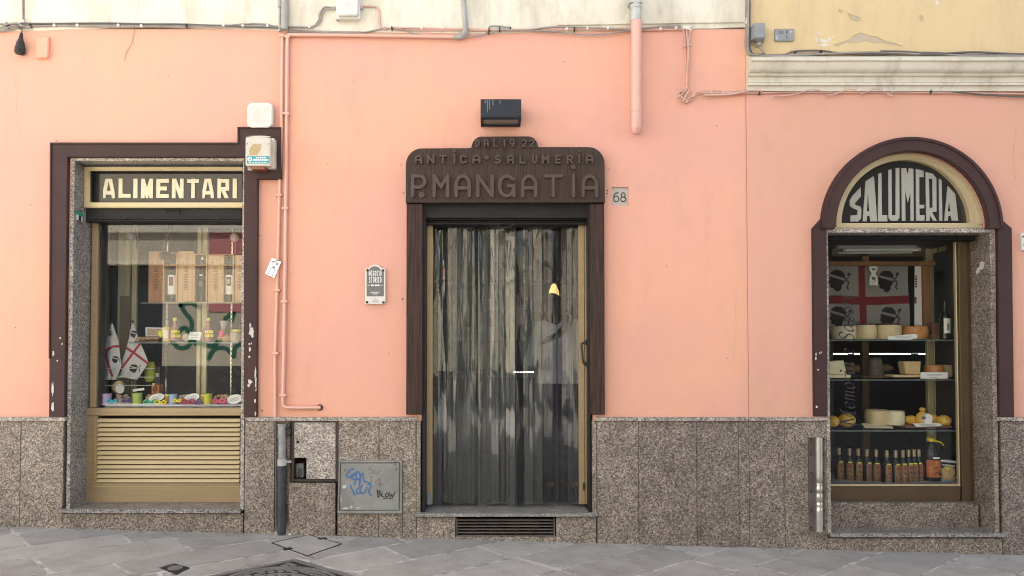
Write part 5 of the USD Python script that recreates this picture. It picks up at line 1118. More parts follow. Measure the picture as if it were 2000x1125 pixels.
# three open wooden wine boxes with bottles, their lids between them
zb = Z(592, D1)
def wine_box(px0, px1, top, lab):
    t = thing('wine_box', lab, 'wooden box', (X((px0 + px1) / 2, D1), D1 + .03, zb), group='open wine boxes on the upper shelf')
    a, b = X(px0, D1), X(px1, D1); zt = Z(top, D1); y0, y1 = D1 - .02, D1 + .09
    part(t, 'side_board', bx(a, a + .012, y0, y1, zb, zt, .001), 'pine'); part(t, 'side_board', bx(b - .012, b, y0, y1, zb, zt, .001), 'pine')
    part(t, 'back_board', bx(a + .012, b - .012, y1 - .01, y1, zb, zt), 'pine_dark'); part(t, 'end_board', bx(a + .012, b - .012, y0, y1 - .01, zt - .009, zt, .001), 'pine'); part(t, 'foot_board', bx(a + .012, b - .012, y0, y1 - .01, zb, zb + .009, .001), 'pine')
    part(t, 'divider', bx(a + .012, b - .012, y0 + .002, y1 - .01, Z(519.5, D1), Z(517, D1), .001), 'pine')
    part(t, 'latch', lathe([(.009, 0), (.011, .002), (.009, .004)], (a - .006, y0 - .003, Z(542, D1)), 10, 'y'), 'label_gold')
    return t
def lid(px0, px1, top, mt, lab, tilt=0.0):
    t = thing('printed_board', lab, 'wooden board', (X((px0 + px1) / 2, D1), D1, zb), group='printed lids of the wine boxes')
    a, b = X(px0, D1), X(px1, D1); zt = Z(top, D1); y = D1 - .012 + tilt
    part(t, 'board', bx(a, b, y, y + .008, zb + .001, zt, .001), mt)
    cx_ = (px0 + px1) / 2 - 1
    g = word('ARGIOLAS', 0, 0, 1.0, .72, .55, .12)[0]; L = g.bounds[2]; k = (Z(520, D1) - Z(566, D1)) / L
    g = affinity.translate(affinity.rotate(affinity.scale(g, k, k * .95, origin=(0, 0)), 90, origin=(0, 0)), X(cx_ + 5, y), Z(566, D1)); part(t, 'printed_name', prism(g, y - .0008, y + .001), 'burnt_print')
    part(t, 'knot', prism(ragged(cx_ + 4, 508, 1.8, 2.2, y, int(px0)), y - .0006, y + .001), 'pine_red'); part(t, 'knot', prism(ragged(cx_ - 4, 513, 1.2, 1.4, y, int(px0) + 1), y - .0006, y + .001), 'burnt_print')
lid(290, 317, 491, 'pine_red', 'reddish brown printed box lid, leftmost on the upper shelf')
wine_box(318, 347, 493, 'open wine box holding the bottle with red square label'); lid(347.5, 378, 491, 'pine', 'pale printed box lid between the first and second wine box')
wine_box(378.5, 405.5, 496, 'open wine box holding the dark bottle with tiny label'); lid(406.5, 434, 497, 'pine', 'pale printed box lid between the second and third wine box')
wine_box(434.5, 457.5, 497, 'open wine box holding the bottle with black and gold label'); lid(458, 476, 498, 'pine', 'printed box lid at the right end of the upper shelf', .004)
for px, lb, cc in ((333, 'wine bottle with white label and dark red square, in first wooden box', 'label_red'), (391.5, 'dark wine bottle with small white marks, in the middle wooden box', None), (446, 'wine bottle with white label and black gold picture, in third wooden box', 'label_gold')):
    c = (X(px, D1), D1 + .035, zb + .009); t = bottle(c, .34, .039, label_=lb, cap='bottle_dark')
    if cc:
        wrap_label(t, c, .039, Z(575, D1), Z(537, D1), 'label_paper', .95); wrap_label(t, c, .0398, Z(558, D1), Z(541, D1), 'label_red' if cc == 'label_red' else 'dark_print', .42, 'picture')
        if cc == 'label_gold': wrap_label(t, c, .0406, Z(555, D1), Z(545, D1), 'label_gold', .26, 'picture_centre')
    else:
        wrap_label(t, c, .039, Z(559, D1), Z(549, D1), 'grey_print', .45); wrap_label(t, c, .039, Z(539, D1), Z(536, D1), 'label_paper', .3); wrap_label(t, c, .015, Z(516, D1), Z(501, D1), 'label_paper', .6, 'neck_label')
# globe lamps, twig and gnarled branch
for (px, py), lb in (((254, 461), 'round white globe lamp at the left of the window'), ((458, 464), 'round white globe lamp at the top right of the window')):
    c = W(px, py, .70); t = thing('globe_lamp', lb, 'lamp', c); part(t, 'globe', ball(c, 9.0 * S(.7), 3), 'white_plastic'); part(t, 'stem', tube(np.array([c + [0, .02, 0], c + [0, .02, -.20]]), .006, 8), 'gold_alu')
tw = thing('twig', 'thin bare twig hanging down inside the top left of the window', 'twig', W(270, 510, .45))
part(tw, 'stem', ptube([(261, 430), (264, 448), (267, 470), (268, 482), (274, 498), (280, 512)], .45, np.interp(np.arange(31), [0, 15, 18, 30], [.005, .005, .011, .006]), 6), 'bark')
for pts in ([(266, 455), (270, 447)], [(268, 480), (272, 486)], [(273, 456), (275, 459)], [(278, 482), (282, 484)], [(271, 490), (276, 492)]): part(tw, 'side_shoot', ptube(pts, .45, .0035, 5, smooth=False), 'bark')
br = thing('dried_branch', 'gnarled dry branch with broad dark foot hanging over the first wine box', 'branch', W(322, 497, .42))
part(br, 'stem', ptube([(336, 428), (334, 440), (328, 460), (322, 478), (320, 490)], .42, np.interp(np.arange(25), [0, 24], [.018, .014]), 8), 'bark'); part(br, 'foot', rough(ball(W(323, 499, .42), (.048, .03, .036), 3), .010, 22), 'bark')
# goods on the lower shelf
z2 = Z(668, D1)
def P2(px): return X(px, D1)
t = thing('nut_basket', 'low tray of almond biscuits at the left end of the lower shelf', 'tray', (P2(292), D1, z2)); part(t, 'tray', bx(P2(269), P2(316), D1 - .06, D1 + .05, z2, z2 + .012, .003), 'board_wood')
part(t, 'biscuits', cat_([rough(ball((P2(271 + k % 12 * 3.8), D1 - .04 + .03 * (k // 12), z2 + .024 + .004 * (k % 3)), (.016, .013, .011), 1), .004, 60, k) for k in range(36)]), 'biscuit', kind='stuff')
t = thing('framed_card', 'white framed picture card on the biscuit tray', 'card', (P2(300), D1 + .06, z2)); part(t, 'frame', prism(pp([(284, 639), (318, 640), (318, 657), (284, 657)], D1 + .03).difference(pp([(286.5, 641.5), (316, 642), (316, 655), (286.5, 655)], D1 + .03)), D1 + .03, D1 + .045, .002), 'white_card'); part(t, 'picture', prism(pp([(286, 641), (317, 641), (317, 656), (286, 656)], D1 + .036), D1 + .036, D1 + .044), 'almond')
t = thing('lemon_bottle', 'square bottle of yellow lemon liqueur on the lower shelf', 'bottle', (P2(326), D1, z2)); part(t, 'body', bx(P2(320), P2(332.5), D1 - .03, D1 + .03, z2, Z(638, D1), .008), 'limoncello'); part(t, 'neck', lathe([(.012, Z(638, D1) - z2), (.011, Z(628, D1) - z2), (.013, Z(626, D1) - z2)], (P2(326), D1, z2), 12), 'clear_bottle'); part(t, 'label', bx(P2(321.5), P2(331), D1 - .031, D1 - .029, Z(661, D1), Z(645, D1)), 'label_paper'); part(t, 'flower', rough(ball((P2(316), D1 - .02, Z(652, D1)), (.02, .015, .03), 2), .006, 40), 'tag_yellow')
for px, lb in ((342.5, 'pear-shaped bottle with yellow lettering and cap beside the lemon liqueur'), (408, 'pear-shaped bottle with yellow lettering and cap right of the white card')):
    c = (P2(px), D1 - .01, z2); t = thing('liqueur_bottle', lb, 'bottle', c); h = Z(622, D1) - z2; r = 9.5 * S(D1)
    part(t, 'glass', lathe([(r * .8, 0), (r, .01), (r, h * .38), (r * .85, h * .52), (r * .5, h * .66), (r * .36, h * .76), (r * .36, h * .92)], c, 20), 'wine_liquid'); part(t, 'cap', lathe([(r * .42, h * .9), (r * .42, h * 1.02), (r * .2, h * 1.03)], c, 14), 'yellow_plastic')
    for k, s in enumerate(('ABBA', 'CANTA!')): part(t, 'lettering', prism(word_fit(s, px - 8, 645 + k * 7.5, px + 8, 651 + k * 7.5, D1 - .01 - r, .22), D1 - .013 - r, D1 - .0 - r * .72), 'tag_yellow')
t = thing('price_card', 'slanted white card between the two lettered bottles', 'card', (P2(381), D1 - .03, z2)); part(t, 'card', prism(pp([(371, 648), (394, 649), (391, 664), (367, 663)], D1 - .05), D1 - .05, D1 - .046), 'white_card'); part(t, 'print', prism(unary_union([pl([(373 - k, 652 + k * 3.4), (388 - k, 652.6 + k * 3.4)], .003, D1 - .05) for k in range(3)]), D1 - .051, D1 - .049), 'grey_print')
t = thing('sweet_bag', 'clear bag of pale sweets behind the white card', 'bag', (P2(364), D1, z2)); part(t, 'bag', rough(ball((P2(364), D1, z2 + .035), (.035, .03, .035), 2), .008, 30), 'almond')
t = thing('sweet_bag', 'bag of biscuits tied with pink ribbon on the lower shelf', 'bag', (P2(436), D1, z2)); part(t, 'bag', rough(ball((P2(438), D1, z2 + .03), (.055, .04, .034), 2), .008, 30), 'biscuit'); part(t, 'gathered_top', lathe([(.008, .05), (.012, .09), (.03, .17)], (P2(436), D1, z2), 12), 'clear_bottle'); part(t, 'ribbon', rough(ball((P2(436), D1 - .03, z2 + .07), (.022, .02, .035), 2), .012, 40), 'bow_pink')
t = thing('pasta_jar', 'squat jar of dried pasta with yellow lid at the right end of the shelf', 'jar', (P2(460), D1, z2)); part(t, 'jar', lathe([(.035, 0), (.042, .01), (.042, .07), (.03, .085)], (P2(460), D1, z2), 18), 'almond'); part(t, 'lid', lathe([(.032, .085), (.032, .10), (.01, .102)], (P2(462), D1, z2), 16), 'tag_yellow')
# pennant flags on sticks
zf_ = Z(790, .4)
def pennant(tip, left, right, seed, lab, bands, heads, yb):
    t = thing('flag', lab, 'flag', W(tip[0], 780, yb))
    L, R = np.array(left, float), np.array(right, float)
    def fn(u, v):
        v_ = 1 - v; k = np.arange(len(u)); lx = np.interp(v_, np.linspace(0, 1, len(L)), L[:, 0]); rx = np.interp(v_, np.linspace(0, 1, len(R)), R[:, 0]); ly = np.interp(v_, np.linspace(0, 1, len(L)), L[:, 1]); ry_ = np.interp(v_, np.linspace(0, 1, len(R)), R[:, 1])
        px = lx + (rx - lx) * u; py = ly + (ry_ - ly) * u
        dep = yb - .03 * np.sin(u * math.pi) * (1 - v * .7) + .012 * np.sin(u * 9 + seed) * (1 - v)
        return np.array([W(a, b, d) for a, b, d in zip(px, py, dep)])
    m, u, v = cloth(fn, 90, 160)
    v_ = 1 - v; tt = np.linspace(0, 1, len(L)); lx = np.interp(v_, tt, L[:, 0]); rx = np.interp(v_, tt, R[:, 0]); ly = np.interp(v_, tt, L[:, 1]); ry_ = np.interp(v_, tt, R[:, 1])
    qx, qy = lx + (rx - lx) * u, ly + (ry_ - ly) * u
    col = np.tile(np.array([.56, .54, .53]), (len(u), 1))
    for st in bands:
        g = LineString([(180 + a / 6.253, 620 + b / 6.253) for a, b in st]).buffer(2.3); shapely.prepare(g); col[shapely.contains_xy(g, qx, qy)] = (.36, .02, .035)
    for a, b, w_, h_ in heads:
        g = affinity.translate(affinity.scale(head_poly(0, 0, 1.0), w_ / 6.253 * 1.15, -h_ / 6.253, origin=(0, 0)), 180 + a / 6.253, 620 + b / 6.253); shapely.prepare(g); col[shapely.contains_xy(g, qx, qy)] = (.02, .02, .022)
    part(t, 'cloth', m, 'printed_cloth', smooth=True, col=col)
    part(t, 'stick', ptube([(tip[0], tip[1] - 1), (tip[0] + 1, 790)], yb + .01, .004, 6, smooth=False), 'dark_metal'); part(t, 'finial', ball(W(tip[0], tip[1] - 4, yb + .01), .009, 1), 'black_iron')
pennant((218, 632), [(217, 632), (208, 670), (203, 700), (198, 720), (197, 742)], [(220, 632), (231, 665), (234, 690), (237, 715), (226, 742)], 1.0, 'left of two draped white flags with red cross and dark heads', [[(330, 352), (250, 355), (185, 395), (140, 480)], [(165, 400), (175, 500), (205, 600), (245, 720)]], [(222, 197, 45, 70), (282, 515, 90, 85), (138, 630, 40, 105)], .42)
pennant((259, 632), [(257, 632), (252, 660), (244, 690), (234, 715), (232, 735)], [(261, 632), (272, 665), (283, 690), (290, 708), (268, 742)], 2.2, 'right of two draped white flags, its red cross lying slanted', [[(600, 300), (480, 460), (300, 705)], [(395, 358), (520, 440), (700, 575)]], [(505, 205, 85, 85), (505, 625, 115, 100)], .46)
# clear rack and things at the bottom left
rk = thing('clear_rack', 'clear acrylic stepped rack in front of the two flags', 'display rack', W(245, 790, .38))
for py in (719, 736, 752): part(rk, 'ledge', pbx(203, py, 302, py + 1.1, .335, .40, 0), 'shelf_glass'); 
for py in (719, 736, 752): part(rk, 'ledge_edge', pbx(203, py, 302, py + 1.0, .331, .335, 0), 'zinc')
part(rk, 'side', pbx(202, 717, 203.4, 772, .335, .42, 0), 'shelf_glass'); part(rk, 'side', pbx(301.5, 717, 303, 772, .335, .42, 0), 'shelf_glass')
t = thing('ring_bread', 'round loaf with oval white tag behind the clear rack', 'bread', W(231, 770, .42)); c = W(231, 756, .44); part(t, 'loaf', rough(ball(c, (.048, .03, .052), 3), .006, 30), 'cheese_rind'); part(t, 'tag', prism(affinity.scale(Point(*W(234, 759, .39)[[0, 2]]).buffer(1), 8.5 * S(.39), 9.5 * S(.39)), .39, .394), 'white_card')
t = thing('price_card', 'small white card standing under the right flag', 'card', W(270, 764, .38)); part(t, 'card', prism(pp([(259, 760), (281, 757.5), (281.5, 762), (260, 765)], .36), .36, .364), 'white_card')
t = thing('green_jug', 'olive green jug half hidden behind the right flag', 'jug', W(293, 736, .6)); c = W(293, 745, .6); part(t, 'body', lathe([(.03, 0), (.04, .02), (.04, .12), (.03, .16)], c, 18), 'tin_lime')
t = thing('navy_bottle', 'small navy bottle beside the orange box at the window bottom', 'bottle', W(307, 768, .44)); c = W(307, 768, .44); part(t, 'glass', lathe([(.03, 0), (.032, .01), (.032, .09), (.012, .12), (.012, .165)], c, 16), 'navy_pack'); part(t, 'neck_band', lathe([(.0125, .13), (.0125, .16), (.005, .161)], c, 12), 'white_print')
t = thing('orange_box', 'small orange box with dark print and yellow lid', 'box', W(303, 769, .40)); part(t, 'box', pbx(296, 751.5, 311, 770, .37, .43, .003), 'label_orange'); part(t, 'lid', pbx(297, 748.5, 303, 752, .38, .40, .003), 'tag_yellow'); part(t, 'print', prism(Point(*W(303, 760, .37)[[0, 2]]).buffer(.018).difference(Point(*W(303, 760, .37)[[0, 2]]).buffer(.010)), .369, .371), 'dark_print')
# the tray of favours along the bottom
TD = .30; zt_b = Z(790.5, TD)
ty = thing('favour_tray', 'long lilac-white tray with upturned end along the bottom of the left window', 'tray', W(330, 792, TD))
pts = [(190.5, 772), (191, 780), (193, 786), (197, 789.5), (205, 791), (470, 791.5)]
part(ty, 'tray', prism(pl(pts, .008, TD - .02), TD - .025, TD + .10, .002), 'tray_lilac'); part(ty, 'back_rim', pbx(196, 770.5, 472, 772.5, TD + .095, TD + .105, .001), 'shelf_glass')
def tin(px, w, top, mt, lb):
    c = W(px, 790.5, TD); c = np.array([c[0], TD + .02, zt_b]); r = w / 2 * S(TD); h = Z(top, TD) - zt_b; t = thing('tin', lb, 'tin', c, group='coloured tins on the tray')
    part(t, 'body', lathe([(r * .97, 0), (r, .003), (r, h * .78)], c, 20), mt); part(t, 'lid', lathe([(r * 1.04, h * .78), (r * 1.05, h * .97), (r * .98, h), (r * .3, h)], c, 20), mt)
for a in ((205, 18, 769, 'tin_lilac', 'lilac tin at the left end of the tray'), (265.5, 18, 768, 'tin_green', 'leaf green tin on the tray'), (336, 16, 770, 'tin_blue', 'pale blue tin on the tray'), (404, 16, 769, 'tin_lime', 'lime yellow tin on the tray')): tin(*a)
for px, py, rx, ry, lb in ((304, 777, 15.5, 7.5, 'white oval card left of the blue tin'), (373, 777, 15.5, 7.5, 'white oval card between blue and lime tins'), (457, 780, 15, 9, 'white oval card at the right end of the tray')):
    c = W(px, py, TD); t = thing('oval_card', lb, 'card', c, group='white oval cards on the tray'); g = affinity.rotate(affinity.scale(Point(0, 0).buffer(1, 20), rx * S(TD), ry * S(TD)), 14); g = affinity.translate(g, c[0], c[2])
    part(t, 'card', prism(g, TD + .012, TD + .016, .001), 'white_card'); part(t, 'print', prism(unary_union([affinity.translate(affinity.rotate(sbox(-rx * S() * .6, -.0012, rx * S() * .6, .0012), 14, origin=(0, 0)), c[0], c[2] + (k - 1) * .011) for k in range(3)]), TD + .0112, TD + .013), 'grey_print')
def bow(px, py, s, mt, lb, seed):
    c = W(px, py, TD); c[1] = TD - .005; t = thing('ribbon_bow', lb, 'bow', c, group='ribbon bows on the tray')
    r = random.Random(seed)
    for k in range(2):
        a = math.pi * k + r.uniform(-.3, .3); lp = [np.array([0, 0, 0]), np.array([math.cos(a) * s * .6, -.006, s * .30 + .004]), np.array([math.cos(a) * s, -.01, s * .12]), np.array([math.cos(a) * s * .6, -.012, -s * .18]), np.array([0, -.004, 0])]
        w = catmull(np.array(lp) + c, 6); m = tube(w, .0075, 6); m.vertices = (m.vertices - c) * [1, 1.3, 1] + c; part(t, 'loop', m, mt)
        part(t, 'tail', tube(catmull(np.array([c, c + [math.cos(a) * s * .5, -.008, -s * .2], c + [math.cos(a) * s * .95, -.01, -s * .28]]), 6), .006, 6), mt)
    part(t, 'knot', ball(c + [0, -.008, 0], .011, 1), mt)
for a in ((221, 784, .036, 'bow_cyan', 'cyan ribbon bow beside the lilac tin', 1), (249, 783, .032, 'bow_purple', 'dark purple ribbon bow beside the green tin', 2), (295, 786, .048, 'bow_green', 'green ribbon bow before the first oval card', 3), (315, 786.5, .045, 'bow_yellow', 'yellow ribbon bow left of the blue tin', 4), (348, 783, .030, 'bow_yellow', 'yellow ribbon bow right of the blue tin', 5), (368, 785, .054, 'bow_red', 'crimson ribbon bow before the middle oval card', 6), (389, 787, .026, 'bow_purple', 'small purple ribbon bow beside the lime tin', 7), (430, 784, .05, 'bow_pink', 'pink ribbon bow right of the lime tin', 8)): bow(*a)
for px, w_, mt, lb, sd in ((235, 26, 'almond', 'clear bag of almonds between lilac and green tins', 1), (286, 14, 'biscuit', 'bag of brown biscuits right of the green tin', 2), (352, 14, 'almond', 'bag of pale almonds right of the blue tin', 3), (385, 12, 'biscuit', 'bag of biscuits left of the lime tin', 6), (424, 16, 'biscuit', 'bag of brown biscuits under the pink bow', 4), (442, 12, 'almond', 'bag of mixed nuts left of the last oval card', 5)):
    c = W(px, 780, TD); t = thing('nut_bag', lb, 'bag', c, group='bags of nuts and biscuits on the tray'); r = random.Random(sd)
    part(t, 'nuts', cat_([rough(ball((c[0] + r.uniform(-.5, .5) * w_ * S(TD), TD + .05 + r.uniform(-.015, .015), zt_b + r.uniform(.01, .07)), (.015, .012, .011), 1), .003, 50, k) for k in range(26)]), mt, kind='stuff')
for px, lb in ((322, 'small amber honey jar with yellow lid left of the blue tin'), (393, 'small amber honey jar with yellow lid left of the lime tin')):
    c = np.array([X(px, TD), TD + .05, zt_b]); t = thing('honey_jar', lb, 'jar', c); part(t, 'jar', lathe([(.018, 0), (.02, .005), (.02, .055), (.016, .062)], c, 14), 'amber'); part(t, 'lid', lathe([(.019, .062), (.019, .078), (.005, .079)], c, 14), 'tag_yellow')

# ------------------------------------------------------------------ right window display
RB = .82; RD = .50
rc_ = part(byl, 'display_case', cat_([pbx(1590, 947.5, 1905, 958, .27, RB + .02, 0), bx(X(1590, .3), X(1596, .3), .28, RB, Z(950), Z(470)), bx(X(1900, .3), X(1906, .3), .30, RB, Z(950), Z(470)), bx(X(1596, .3), X(1900, .3), .32, RB, Z(470, .3), Z(466, .3))]), 'room_dark', smooth=False)
part(rc_, 'floor_cloth', pbx(1596, 946, 1880, 948, .275, RB, 0), 'grey_plastic')
for a, b, t0, m in ((1684, 1698, 470, 'bronze_alu'), (1812, 1824, 470, 'back_gold'), (1825.5, 1835, 470, 'back_gold'), (1838, 1852, 470, 'back_gold'), (1600, 1628, 470, 'room_dark')): part(rc_, 'back_mullion', pbx(a, t0, b, 948, RB - .02, RB + .02, .004), m)
part(rc_, 'back_rail', pbx(1600, 480, 1872, 500, RB - .015, RB + .015, .003), 'gold_alu')
part(rc_, 'bright_strip', pbx(1834.5, 500, 1836.2, 940, RB - .026, RB - .02, 0), 'chrome')
part(rc_, 'post', ptube([(1871, 500), (1871, 945)], .34, .006, 8, smooth=False), 'chrome')
for py in (663, 739, 836): 
    sh = part(rc_, 'glass_shelf', bx(X(1597, RD), X(1872, RD), .36, .72, Z(py + 2.6, RD), Z(py, RD)), 'shelf_glass', smooth=False); part(sh, 'glass_edge', bx(X(1597, RD), X(1872, RD), .356, .36, Z(py + 2.4, RD), Z(py + .6, RD)), 'glass_edge')
# tube light fitting, unlit
t = thing('tube_light', 'unlit white tube light fitting at the top of the arched window', 'lamp', W(1720, 490, .36)); part(t, 'batten', pbx(1636, 479, 1792, 486, .38, .44, .004), 'fixture'); part(t, 'tube', ptube([(1647, 488.5), (1793, 487.5)], .36, .0115, 12, smooth=False), 'tube_off'); part(t, 'tube', ptube([(1638, 494), (1781, 492.5)], .34, .009, 12, smooth=False), 'fixture')
for px, py in ((1648, 489), (1794, 487)): part(t, 'end_cap', ptube([(px - 3, py), (px + 3, py)], .36, .016, 12, smooth=False), 'fixture')
# wooden frame and the flag stretched in it
t = thing('wooden_frame', 'orange-brown wooden frame around the hanging flag', 'frame', W(1720, 660, .70)); part(t, 'top_rail', pbx(1600, 510, 1828, 518.5, .66, .70, .003), 'frame_wood'); part(t, 'upright', pbx(1806, 518.6, 1818, 662, .66, .70, .003), 'frame_wood'); part(t, 'upright', pbx(1685, 499, 1698, 509.5, .67, .70, .003), 'frame_wood')
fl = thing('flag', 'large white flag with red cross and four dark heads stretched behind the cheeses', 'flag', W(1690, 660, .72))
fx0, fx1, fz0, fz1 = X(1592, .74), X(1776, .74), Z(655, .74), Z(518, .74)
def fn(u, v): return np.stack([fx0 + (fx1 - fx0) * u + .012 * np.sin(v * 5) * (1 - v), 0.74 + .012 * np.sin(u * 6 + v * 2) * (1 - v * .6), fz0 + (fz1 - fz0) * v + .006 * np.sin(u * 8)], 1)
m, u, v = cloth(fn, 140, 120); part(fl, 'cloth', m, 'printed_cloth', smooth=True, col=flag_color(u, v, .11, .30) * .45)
t = thing('cloth_strip', 'narrow white hanging cloth with small red ornament beside the flag', 'cloth', W(1794, 640, .70)); part(t, 'cloth', prism(pp([(1787, 520), (1799, 520), (1801, 636), (1786, 636)], .69), .69, .694), 'white_card'); part(t, 'ornament', prism(unary_union([ragged(1789, 540 + k * 5, 2, 2.2, .69, 300 + k) for k in range(5)]), .688, .691), 'label_red')
part(t, 'red_band', prism(pp([(1786.5, 580), (1790, 580), (1790, 593), (1786.5, 593)], .689), .687, .691), 'label_red')
t = thing('hanging_tag', 'white hourglass-shaped tag hanging before the flag', 'tag', W(1706, 558, .66)); part(t, 'tag', prism(pp([(1698, 520), (1714, 520), (1714, 527), (1709, 534), (1714, 541), (1715, 557), (1698.5, 557), (1699, 541), (1703, 534), (1698, 527)], .65), .65, .653, .001), 'white_card'); part(t, 'print', prism(unary_union([ragged(1706, 526, 4, 2.4, .65, 9), ragged(1706.5, 544, 4.5, 3.5, .65, 10)] + [pl([(1702, 550 + 2.4 * k), (1710, 550 + 2.4 * k)], .0025, .65) for k in range(3)]), .6492, .651), 'grey_print')
# cheeses on the top shelf
def wheel(px0, px1, top, bot, mt, lb, y=RD, topm=None, bulge=.04, grp='whole cheeses on the shelves', deep=None):
    cx_, r = X((px0 + px1) / 2, y), (px1 - px0) / 2 * S(y); z0, z1 = Z(bot, y), Z(top, y); h = z1 - z0; c = (cx_, y + .04, z0); t = thing('cheese', lb, 'cheese', c)
    part(t, 'wheel', rough(lathe([(r * .6, 0), (r * .94, .004), (r, .02), (r * (1 + bulge), h * .5), (r, h - .015), (r * .95, h - .003), (r * .9, h)], c, 30), .002, 25), mt)
    if topm: part(t, 'rind_top', rough(lathe([(r * .97, h - .012), (r * .985, h + .004), (r * .80, h + .006), (r * .78, h - .004), (r * .3, h - .004)], c, 30), .0025, 30), topm); part(t, 'paper_disc', lathe([(r * .7, h + .001), (r * .7, h + .004), (r * .2, h + .004)], c, 24), 'label_pink')
    return t
wheel(1630, 1680, 637, 663, 'cheese_cut', 'pale cheese wheel at the left end of the top shelf', y=.56); wheel(1678, 1715, 633, 663, 'cheese_pale', 'first dark-topped cheese wheel on the top shelf', topm='rind_black', y=.46); wheel(1716, 1763, 633, 663, 'cheese_pale', 'second, larger dark-topped cheese wheel on the top shelf', topm='rind_black', y=.48); wheel(1764, 1815, 637, 663, 'cheese_orange', 'mottled orange cheese wheel right on the top shelf', y=.54)
def card(pts, y, lb, lines=2): 
    c = W(np.mean([p[0] for p in pts]), max(p[1] for p in pts), y); t = thing('price_card', lb, 'card', c); g = pp(pts, y); part(t, 'card', prism(g, y, y + .004), 'white_card')
    (x0, z0, x1, z1) = g.bounds; part(t, 'print', prism(unary_union([sbox(x0 + (x1 - x0) * (.2 + .06 * k), z1 - (z1 - z0) * (.34 + .2 * k) - .0025, x1 - (x1 - x0) * (.2 + .06 * k), z1 - (z1 - z0) * (.34 + .2 * k)) for k in range(lines)]).intersection(g), y - .001, y + .001), 'grey_print'); return t
card([(1734, 657), (1786, 652), (1792, 654), (1792, 660), (1774, 664), (1735, 664)], .37, 'long white card lying before the top shelf cheeses')
c = np.array([X(1846, .42), .42, Z(663, .42)]); t = bottle(c, Z(588, .42) - Z(663, .42), .039, label_='tall dark wine bottle at the right end of the top shelf', cap='bottle_dark', neck=.34); wrap_label(t, c, .039, Z(651, .42), Z(622, .42), 'label_paper', .75); wrap_label(t, c, .0398, Z(645, .42), Z(632, .42), 'grey_print', .18, 'figure')
t = thing('open_carton', 'brown carton behind the tall wine bottle', 'box', W(1830, 662, .55)); part(t, 'carton', pbx(1822, 630, 1838, 662, .54, .62, .003), 'board_wood'); part(t, 'front_flap', pbx(1820, 653, 1846, 663, .48, .53, .003), 'board_wood')
t = thing('white_candle_light', 'white rod light standing at the right side of the arched window', 'lamp', W(1872, 640, .33)); part(t, 'rod', ptube([(1872, 566), (1872, 632)], .33, .010, 10, smooth=False), 'tube_off'); part(t, 'foot', ptube([(1872, 630), (1872, 638)], .33, .014, 10, smooth=False), 'fixture')
t = thing('price_card', 'small pink and white ticket on the window frame at right', 'card', W(1871, 661, .32)); part(t, 'card', pbx(1863.5, 640, 1879, 661, .30, .304, .001), 'white_card'); part(t, 'print', prism(unary_union([pp([(1864, 641), (1866.5, 641), (1866.5, 660), (1864, 660)], .3), pp([(1876, 641), (1878.6, 641), (1878.6, 660), (1876, 660)], .3), pp([(1864, 641), (1878.6, 641), (1878.6, 643), (1864, 643)], .3), ragged(1871, 650, 3.5, 5, .3, 5)]), .2992, .301), 'label_red')
# second shelf
def block(pts, y, d, mt, lb, kind='cheese', nm='cheese'): c = W(np.mean([p[0] for p in pts]), max(p[1] for p in pts), y); t = thing(nm, lb, kind, c); part(t, 'piece', rough(prism(pp(pts, y).buffer(-.004).buffer(.004), y, y + d, .004), .0008, 30), mt); return t
t = block([(1618, 707), (1648, 704), (1654, 732), (1618, 731)], .42, .10, 'cheese_cut', 'cut pale cheese with a dark spot at the left of the second shelf'); part(t, 'dark_spot', prism(ragged(1642, 724, 2.2, 2.2, .42, 4, j=.1), .4192, .421), 'dark_print')
t = thing('cheese_board', 'pale board under the cut cheese on the second shelf', 'board', W(1640, 738, .42)); part(t, 'board', pbx(1618, 732, 1662, 738.5, .39, .54, .003), 'cheese_cut')
t = thing('cheese', 'dark coarse smoked cheese cone in the middle of the second shelf', 'cheese', W(1709, 738, .52)); c = W(1709, 736, .52); r = 16 * S(.52); part(t, 'body', rough(lathe([(r * .9, 0), (r, .01), (r * .9, .08), (r * .72, .14), (r * .5, .155)], c, 26), .006, 40), 'cheese_smoked'); part(t, 'dish', lathe([(r * 1.5, -.004), (r * 1.55, .003), (r * 1.2, .004)], c, 24), 'board_wood')
block([(1765, 708), (1768, 706), (1799, 706), (1797, 732), (1770, 731)], .45, .09, 'cheese_rind', 'upright yellow cheese wedge on the second shelf')
t = thing('cheese_board', 'thin board under the upright wedge on the second shelf', 'board', W(1767, 738, .43)); part(t, 'board', pbx(1745, 732.5, 1800, 737, .40, .55, .003), 'cheese_rind')
wheel(1811, 1846, 713, 737, 'cheese_orange', 'orange half cheese behind the lettered card on the second shelf', y=.50); wheel(1838, 1863, 713, 737, 'cheese_rind', 'smaller cheese at the right end of the second shelf', y=.56)
t = card([(1798, 727), (1851, 727), (1851, 739.5), (1798, 739.5)], .37, 'upright white lettered card at the right of the second shelf', 3)
